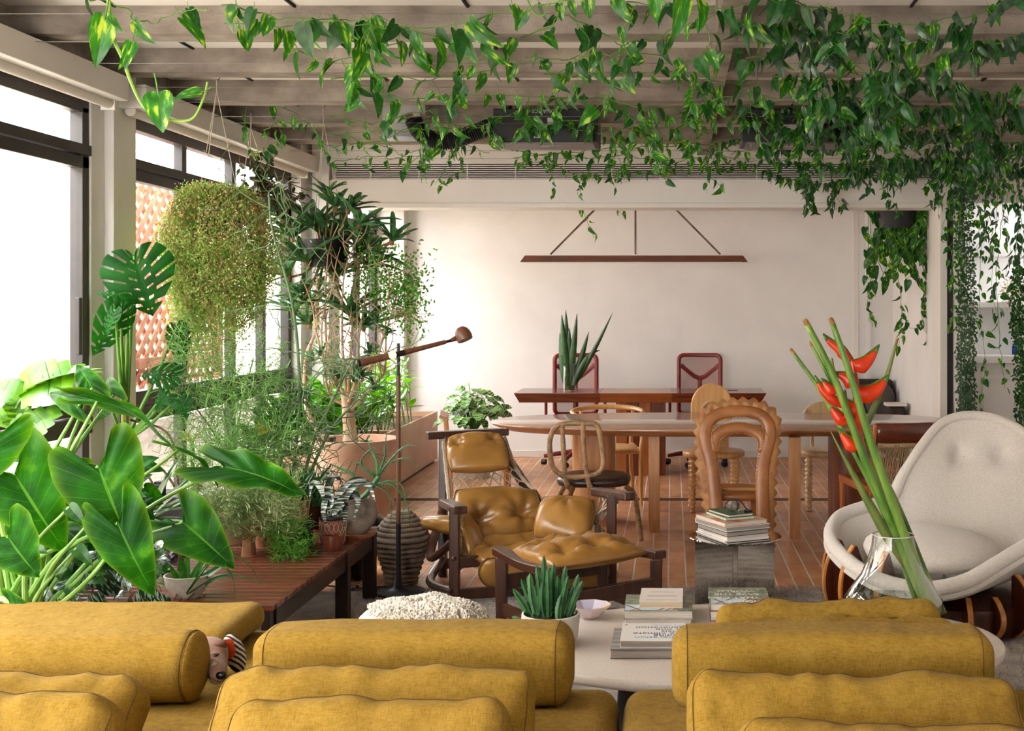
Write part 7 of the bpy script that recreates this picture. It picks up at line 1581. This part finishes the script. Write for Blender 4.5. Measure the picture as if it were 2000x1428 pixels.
# ---------------- calathea in a pot before the back wall
cpx = P(925, 830, 11.6); ca = pot('calathea_pot', (cpx.x, 11.6, 0), pot_prof(.15, .19, .42), WHITE_PLASTIC, 'white pot of the striped calathea near the back wall', (.17, .39))
cae = empty('calathea_plant', (cpx.x, 11.6, .40), 0, 'striped calathea with rounded patterned leaves in front of the white wall', 'plant'); cst = MB()
for k in range(90):
    a, r_ = rnd.uniform(0, 6.28), rnd.uniform(.05, .24); z = .46 * (1 - (r_ / .3) ** 2) * rnd.uniform(.45, 1.0) + .02; b = cae.location + V((r_ * math.cos(a) * 1.1, r_ * math.sin(a), z + .02)); d = V((math.cos(a), math.sin(a) * .8, rnd.uniform(-.7, .3))).normalized()
    set_leaf(ML['cal'][k % 2], cae, b, b + d * rnd.uniform(.10, .16), V((math.cos(a) * .5, -.6, 1)), 1.1); cst.tube([cae.location, lerp(cae.location, b, .6) + V((0, 0, .06)), b], .003, 4, cap=False)
cst.build('stems', STEMG, cae, world=True)
# ---------------- stapelia in the ribbed pot
STAP = mat('stapelia_green', '#1f4a26', '#3f7040', rough=.5, scale=20, bump=.2)
sta = empty('stapelia_cactus', (-.455, 4.62, zt0 + .10), 0, 'clump of ridged green succulent stems in the white ribbed pot', 'plant')
for x, y, bx, by in ((1048, 1105, 1055, 1200), (1070, 1110, 1072, 1205), (1090, 1125, 1085, 1200), (1110, 1125, 1095, 1205), (1130, 1122, 1105, 1200), (1138, 1135, 1110, 1205), (1018, 1130, 1040, 1200), (1030, 1125, 1048, 1205), (1060, 1135, 1065, 1210), (1002, 1150, 1035, 1205), (1082, 1100, 1078, 1195), (1120, 1145, 1100, 1210), (1098, 1160, 1090, 1215), (1045, 1145, 1052, 1210), (1012, 1165, 1030, 1210), (1062, 1085, 1066, 1195), (1125, 1180, 1090, 1225), (1040, 1195, 1050, 1228), (1035, 1120, 1045, 1198), (1105, 1105, 1098, 1198), (1000, 1205, 1030, 1228), (1128, 1205, 1100, 1232)):
    Y = 4.62 + rnd.uniform(-.07, .06); b, t = P(bx, by, Y), P(x, y, Y - rnd.uniform(-.03, .05)); p = curve_pts([b, lerp(b, t, .45) + rv3(.006), t], 14); mb = MB(); rings = []
    for j, q_ in enumerate(p):
        tt = j / (len(p) - 1); d = (p[min(j + 1, len(p) - 1)] - p[max(j - 1, 0)]).normalized(); x_, y_ = frame_from(d, V((0, 1, 0))); r_ = .0108 * (.75 + .25 * math.sin(math.pi * tt)) * (1 if tt < .85 else max(.15, math.sqrt(max(0, (1 - tt) / .15)))); z_ = 1.05 + .22 * (j % 2)
        rings.append([q_ + (x_ * math.cos(a) + y_ * math.sin(a)) * r_ * (z_ if k % 2 == 0 else .55) for k, a in [(k, 2 * math.pi * k / 8) for k in range(8)]])
    mb.loft(rings); mb.build('stem', STAP, sta, world=True, angle=35)
# ================================================================ CEILING VINES
WIRE = mat('steel_wire', '#8a8682', rough=.4, metal=.7)
def strand(e, p, kind, spacing, size, hang, r, jit, sag_n, budget, seed):
    q = [a + V((noise.noise(V((i * .35, size * 50, seed))), noise.noise(V((i * .35, 7, seed))), noise.noise(V((i * .3, 3, seed * 1.7))))) * sag_n for i, a in enumerate(p)]
    MB().tube(q, [r * (1 - .35 * k / len(q)) for k in range(len(q))], 5).build('stem', STEMG, e, world=True)
    acc = 0
    for a, b in zip(q[:-1], q[1:]):
        acc += (b - a).length
        while acc > spacing and budget > 0:
            acc -= spacing * rnd.uniform(.7, 1.3); budget -= 1
            o = lerp(a, b, rnd.random()); s_ = size * rnd.uniform(.6, 1.15)
            d = (V((rnd.uniform(-.8, .8), rnd.uniform(-.7, .6), -hang * rnd.uniform(.4, 1.3)))).normalized(); kd = kind[rnd.randrange(len(kind))]
            at = o + V((d.x, d.y, d.z * .3)) * s_ * .35 + rv3(jit); me = ML[kd][rnd.randrange(len(ML[kd]))]
            set_leaf(me, e, at, at + d * s_, (rnd.uniform(-2.2, 2.2), -1, rnd.uniform(-.2, .7)), rnd.uniform(.75, 1.05))
    return budget
def vine(name, pts, kind, spacing, size, lab, group, hang=1.0, r=.0032, jit=.02, sag_n=.03, mx=290, more=()):
    """a climbing stem with leaves hung along it; more = further strands of the same plant"""
    p = curve_pts(pts, max(12, len(pts) * 8)); e = empty(name, p[0], 0, lab, 'vine', group)
    left = strand(e, p, kind, spacing, size, hang, r, jit, sag_n, mx, len(lab))
    for m in more: left = strand(e, curve_pts(m, 16), kind, spacing if spacing < .06 else .055, size * .88, 1.2, r * .7, jit, sag_n * .5, left, len(lab) + 3)
    return e
GRP = 'pothos vines trained along the ceiling wires'
ords = ['first', 'second', 'third', 'fourth', 'fifth', 'sixth', 'seventh', 'eighth', 'ninth', 'tenth', 'eleventh']
rows = [(4.72, 2.80), (5.15, 2.82), (5.6, 2.80), (6.15, 2.81), (6.7, 2.79), (7.25, 2.80), (7.8, 2.80), (7.94, 2.78), (8.85, 2.80), (9.35, 2.78), (9.85, 2.78)]
def px2x(px, Y): return (px - VX) * Y / F
spans = {0: [(120, 420, .17, .10), (430, 1000, .06, .105), (1010, 1480, .075, .10), (1490, 2010, .05, .10)],
         1: [(420, 1010, .06, .10), (1020, 1420, .075, .10), (1430, 2010, .045, .10)],
         2: [(560, 1000, .075, .10), (1010, 1450, .06, .095), (1460, 2010, .04, .10)],
         3: [(650, 1050, .085, .095), (1060, 1500, .055, .09), (1510, 2010, .038, .10)],
         4: [(700, 1150, .08, .09), (1160, 1560, .05, .09), (1570, 2010, .036, .10)],
         5: [(640, 1050, .085, .085), (1060, 1480, .05, .085), (1490, 2010, .034, .095)],
         6: [(500, 640, .12, .085), (650, 1000, .075, .085), (1010, 1480, .045, .08), (1490, 2010, .032, .09)],
         7: [(640, 1000, .07, .08), (1010, 1480, .042, .08), (1490, 2010, .03, .09)],
         8: [(640, 960, .06, .08), (970, 1480, .04, .075), (1490, 2010, .03, .085)],
         9: [(640, 900, .08, .075), (1000, 1480, .04, .07), (1490, 2010, .03, .08)],
         10: [(1000, 1480, .04, .07), (1490, 2010, .03, .08)]}
wr = empty('ceiling_wires', (0, 4.7, 2.8), 0, 'thin steel wires stretched under the ceiling for the vines', 'wires')
MB().tube([(-2.9, 10.6, 2.712), (2.3, 10.6, 2.712)], .0016, 4).build('wire', WIRE, wr, world=True)
for k, (Y, Z) in enumerate(rows): MB().tube([(-3.0, Y, Z + .01), (3.5, Y, Z + .01)], .0016, 4).build('wire', WIRE, wr, world=True)
for k, (Y, Z) in enumerate(rows):
    for j, (a, b, spc, size) in enumerate(spans[k]):
        xa, xb = px2x(a, Y), px2x(b, Y); n = max(4, int((xb - xa) / .28)); pts = []
        for i in range(n + 1):
            t = i / n; pts.append(V((lerp(xa, xb, t), Y + rnd.uniform(-.12, .12), Z + rnd.uniform(-.09, .03) - (.10 if a > 1400 else .05) * rnd.random())))
        right = a > 1400; kinds = ['poth', 'pothd', 'potg', 'potg', 'pothd'] if right else (['poth', 'poth', 'pothd'] if a > 1000 else ['poth', 'poth', 'poth', 'pothd'])
        place = 'right end' if right else ('middle stretch' if a >= 950 else ('far left end' if a < 430 and k == 0 or a == 500 else 'left stretch'))
        shoots = []
        for i in range(0 if a < 430 else 2 if not right else 4):
            c = pts[rnd.randrange(1, n)]; l_ = rnd.uniform(.15, .32) * (1.2 if right else 1); shoots.append([c, c + V((rnd.uniform(-.08, .08), rnd.uniform(-.05, .05), -l_ * .5)), c + V((rnd.uniform(-.12, .12), 0, -l_))])
        k2 = .52 if right else (1.05 if k < 3 else (1.15 if a >= 1000 else 1.6))
        vine('hanging_pothos_vine', pts, kinds, spc * k2, size * (1.15 if k < 3 and a < 1000 else .95), 'pothos vine on the %s ceiling wire from the viewer, %s' % (ords[k], place), GRP, hang=1.1, more=shoots)
# long shoot hanging close to the viewer at top left
lv = empty('hanging_pothos_tip', P(208, -40, 3.35), 0, 'bright variegated pothos shoot hooking up at its tip, top left', 'vine')
lp = curve_pts([P(x, y, 3.35) for x, y in ((205, -60), (212, 0), (216, 60), (240, 115), (258, 165), (285, 212), (330, 233), (375, 232), (398, 190), (405, 160))], 60)
MB().tube(lp, [lerp(.0065, .0028, j / (len(lp) - 1)) for j in range(len(lp))], 8).build('stem', mat('lime_stem', '#6a9a2a', '#9abf4e', rough=.4, scale=6), lv, world=True)
for a, t, n_, w_ in (((205, 37), (187, 128), (.5, -1, .1), .75), ((258, 85), (242, 132), (.3, -1, .2), .75), ((310, 185), (314, 255), (.1, -1, .2), 1.1), ((390, 182), (335, 188), (.1, -1, .6), .75), ((218, 30), (235, 62), (-.5, -1, 0), .5), ((245, 112), (232, 134), (.6, -1, .2), .6)):
    set_leaf(ML['pothbig'][0], lv, P(a[0], a[1], 3.33), P(t[0], t[1], 3.31), n_, w_)
# second near tip at top centre
lv2 = vine('hanging_pothos_tip', [P(1020, -30, 3.9), P(1040, 20, 3.9), P(1060, 30, 3.9), P(1075, 5, 3.9)], ['pothbig'], .09, .06, 'pale pothos shoot tip at the top edge, centre', None, sag_n=.0)
lv3 = empty('hanging_pothos_leaf', P(1330, -60, 3.7), 0, 'large pale variegated pothos leaf hanging at the top edge', 'vine')
MB().tube([P(1340, -60, 3.7), P(1330, -5, 3.7)], .004, 6).build('stem', bpy.data.materials['lime_stem'], lv3, world=True)
set_leaf(ML['pothbig'][0], lv3, P(1332, -5, 3.7), P(1322, 75, 3.68), (.5, -1, .1), .7)
set_leaf(ML['pothbig'][1], lv3, P(1282, -30, 3.9), P(1276, 38, 3.9), (-.2, -1, .1), .8)
# dangling hook tendril near the bronze plant
vine('hanging_pothos_shoot', [P(482, 200, 7.8), P(478, 240, 7.8), P(480, 280, 7.8), P(500, 296, 7.8), P(520, 280, 7.8), P(524, 258, 7.8)], ['poth'], .07, .06, 'pothos shoot curling beside the bronze hanging plant', None, sag_n=.0)
vine('hanging_pothos_shoot', [P(482, 205, 7.8), P(500, 192, 7.8), P(540, 205, 7.8), P(590, 235, 7.8), P(640, 285, 7.8), P(680, 300, 7.8)], ['poth'], .09, .075, 'pothos shoot running from the bronze plant towards the duct', None, sag_n=.02)
# shoots seen through the opening below the beam
for a, b, lab in (((1140, 400), (1160, 465), 'pothos tip hanging below the beam left of the pendant rod'), ((1205, 398), (1215, 420), 'short pothos tip below the beam at the pendant rod'), ((1582, 400), (1590, 416), 'tiny pothos tip below the beam at the right'), ((1190, 330), (1205, 375), 'pothos shoot hanging over the beam above the pendant')):
    Y = 10.6 if b[1] > 400 else 9.85
    vine('hanging_pothos_shoot', [V((P(a[0], 0, Y).x, Y, 2.712 if Y > 10.3 else 2.79)), P(a[0] - 4, a[1], Y), P(b[0], b[1], Y)], ['poth'], .06, .075, lab, None, sag_n=.0, r=.0022)
# ---- the hanging curtain of vines at the right of the opening
CUR = [('leafy pothos curtain hanging nearest the right jamb of the opening', [(1880, 290, 560, 9.6), (1850, 295, 480, 9.7), (1860, 300, 640, 9.85), (1835, 290, 420, 9.75)], ['poth', 'pothd'], .036, .072),
       ('thin pothos curtain trailing down past the white niche shelves', [(1955, 290, 760, 9.85), (1920, 300, 800, 9.85)], ['poth', 'pothd'], .07, .072),
       ('grey green vine curtain at the top right before the niche', [(1905, 280, 500, 9.5), (1945, 280, 620, 9.5), (1925, 280, 470, 9.65), (1965, 285, 540, 9.65)], ['potg', 'poth', 'potg'], .032, .078),
       ('grey green vine curtain at the right edge of the view', [(1985, 270, 640, 9.45), (2005, 275, 800, 9.4), (1992, 280, 780, 9.55)], ['potg', 'potg', 'pothd'], .031, .072),
       ('short leafy pothos curtain below the right end of the air grille', [(1810, 285, 375, 9.75), (1780, 285, 350, 9.75), (1826, 290, 400, 9.6)], ['poth', 'potg'], .034, .07)]
for lab, sts, kd, sp_, sz in CUR:
    mk = lambda px, y0, y1, Y: [P(px + rnd.uniform(-10, 10), lerp(y0, y1, i / 5), Y + rnd.uniform(-.05, .05)) for i in range(6)]
    vine('hanging_curtain_vine', mk(*sts[0]), kd, sp_, sz, lab, None, hang=.9, jit=.03, more=[mk(*q) for q in sts[1:]])
# string-of-leaves columns: hundreds of tiny round leaves
def column(name, path, wd, n, lab, m, size=.028):
    p = curve_pts([P(*q) for q in path], 30); e = empty(name, p[0], 0, lab, 'plant'); mb = MB(); st = MB()
    for s_ in range(16):
        off = V((rnd.uniform(-wd, wd) * .8, rnd.uniform(-.04, .04), 0)); st.tube([q + off + V((math.sin(i * .5 + s_) * .006, 0, 0)) for i, q in enumerate(p)], .0014, 3, cap=False)
    for _ in range(n):
        t = rnd.random() * (len(p) - 1.01); i = int(t); c = lerp(p[i], p[i + 1], t - i) + V((rnd.uniform(-wd, wd), rnd.uniform(-.05, .04), 0)); d = (V((rnd.uniform(-1, 1), -.6, -1)) + rv3(.5)).normalized(); x_, y_ = frame_from(d, V((0, -1, .3))); s_ = size * rnd.uniform(.6, 1.1)
        mb.add([c, c + d * s_ * .35 + x_ * s_ * .34, c + d * s_ * .75 + x_ * s_ * .26, c + d * s_, c + d * s_ * .75 - x_ * s_ * .26, c + d * s_ * .35 - x_ * s_ * .34], [(0, 1, 2, 3, 4, 5)])
    mb.build('tiny_leaves', m, e, world=True)['kind'] = 'stuff'; st.build('threads', STEMG, e, world=True)['kind'] = 'stuff'
G_DIS = GL('grey_green_tiny_leaf', '#2c4a2e', '#5a745a', scale=6, rand=0, tr=.15, rough=.3)
column('hanging_leaf_column', [(1885, 320, 9.75), (1882, 450, 9.75), (1888, 600, 9.75), (1886, 720, 9.75), (1888, 815, 9.75)], .075, 2100, 'thick grey green column of tiny leaves hanging beside the door jamb', G_DIS)
column('hanging_leaf_column', [(1995, 520, 9.3), (1992, 620, 9.3), (1998, 720, 9.3), (2000, 840, 9.3)], .07, 1100, 'column of tiny dark leaves hanging at the right edge', GL('dark_tiny_leaf', '#143a16', '#2f5a28', scale=6, rand=0, tr=.15))
# ---- hanging pothos inside the office at the right
ho = empty('hanging_office_pothos', P(1775, 405, 11.4), 0, 'dense pothos hanging in the office beside the right jamb', 'plant')
cnt = 0; stt = MB()
for k in range(40):
    b = P(rnd.uniform(1690, 1825), 400, 11.4 + rnd.uniform(-.2, .2)); t = P(1310 + (VX - 1312) + rnd.uniform(375, 515), rnd.uniform(450, 560), 11.4 + rnd.uniform(-.2, .2)); p = curve_pts([b, lerp(b, t, .5) + rv3(.05), t], 9); stt.tube(p, .003, 4, cap=False)
    for q_ in p:
        if cnt >= 260: break
        cnt += 1; d = (V((rnd.uniform(-.8, .8), rnd.uniform(-.8, .4), -1))).normalized(); at = q_ + rv3(.04); set_leaf(ML[rnd.choice(('poth', 'poth', 'pothd'))][rnd.randrange(2)], ho, at, at + d * rnd.uniform(.07, .12), (rnd.uniform(-.6, .6), -1, .4), 1)
MB().tube([P(1750, 320, 11.4), P(1750, 420, 11.4)], .006, 6).build('hanger', WIRE, ho, world=True)
MB().lathe([(.001, -.1), (.16, -.1), (.2, .06), (.19, .06), (.001, 0)], 24, P(1750, 425, 11.4)).build('pot', BLACK, ho, world=True)
stt.build('stems', STEMG, ho, world=True)
for k, (pts, lab) in enumerate(((((1700, 540), (1695, 600), (1705, 640)), 'left trailing strand of the office pothos'), (((1755, 540), (1760, 600), (1755, 690)), 'long trailing strand of the office pothos below the switch box'), (((1810, 540), (1800, 620), (1825, 690)), 'right trailing strand of the office pothos beside the jamb'), (((1760, 600), (1775, 640), (1800, 630), (1805, 590)), 'looping strand of the office pothos'))):
    vine('hanging_office_strand', [P(x, y, 11.4) for x, y in pts], ['poth', 'pothd'], .06, .085, lab, None, sag_n=.02, r=.0026)
sb = empty('switch_box', P(1770, 598, 13.0), 0, 'small white box on the office wall behind the trailing vines', 'box'); sb.location.y = 13.085
MB().box(-.075, .075, -.06, 0, -.075, .075).build('case', WHITE, sb, sm=False, bevel=.006); MB().box(-.06, .06, -.064, -.06, -.06, .06).build('cover', WHITE, sb, sm=False)
# dried flowers and blue bottle on the niche shelves
df = empty('dried_flowers', P(1975, 590, 11.05), 0, 'small tan dried flower bunch on the niche shelf', 'flowers'); dm = MB()
for _ in range(260): p = df.location + V((rnd.gauss(0, .045), rnd.gauss(0, .03), .10 + rnd.gauss(0, .06))); dm.ball(p, rnd.uniform(.005, .011), 5, 3)
dm.build('dry_heads', mat('tan_dry_flower', '#a88458', '#d0b38a', rough=.9, scale=20), df, world=True)['kind'] = 'stuff'; MB().lathe([(.001, 0), (.025, 0), (.03, .05), (.001, .05)], 14).build('cup', WHITE, df)
bb = empty('blue_bottle', (P(1985, 690, 11.1).x, 11.1, 1.172), 0, 'small blue bottle on the mantel ledge at the right edge', 'bottle'); MB().lathe([(.001, 0), (.04, 0), (.04, .07), (.018, .085), (.018, .105), (.001, .105)], 18).build('body', mat('cobalt_glass', '#0f3f9a', rough=.1), bb); MB().lathe([(.02, .100), (.021, .118), (.001, .12)], 14).build('cap', WHITE, bb)
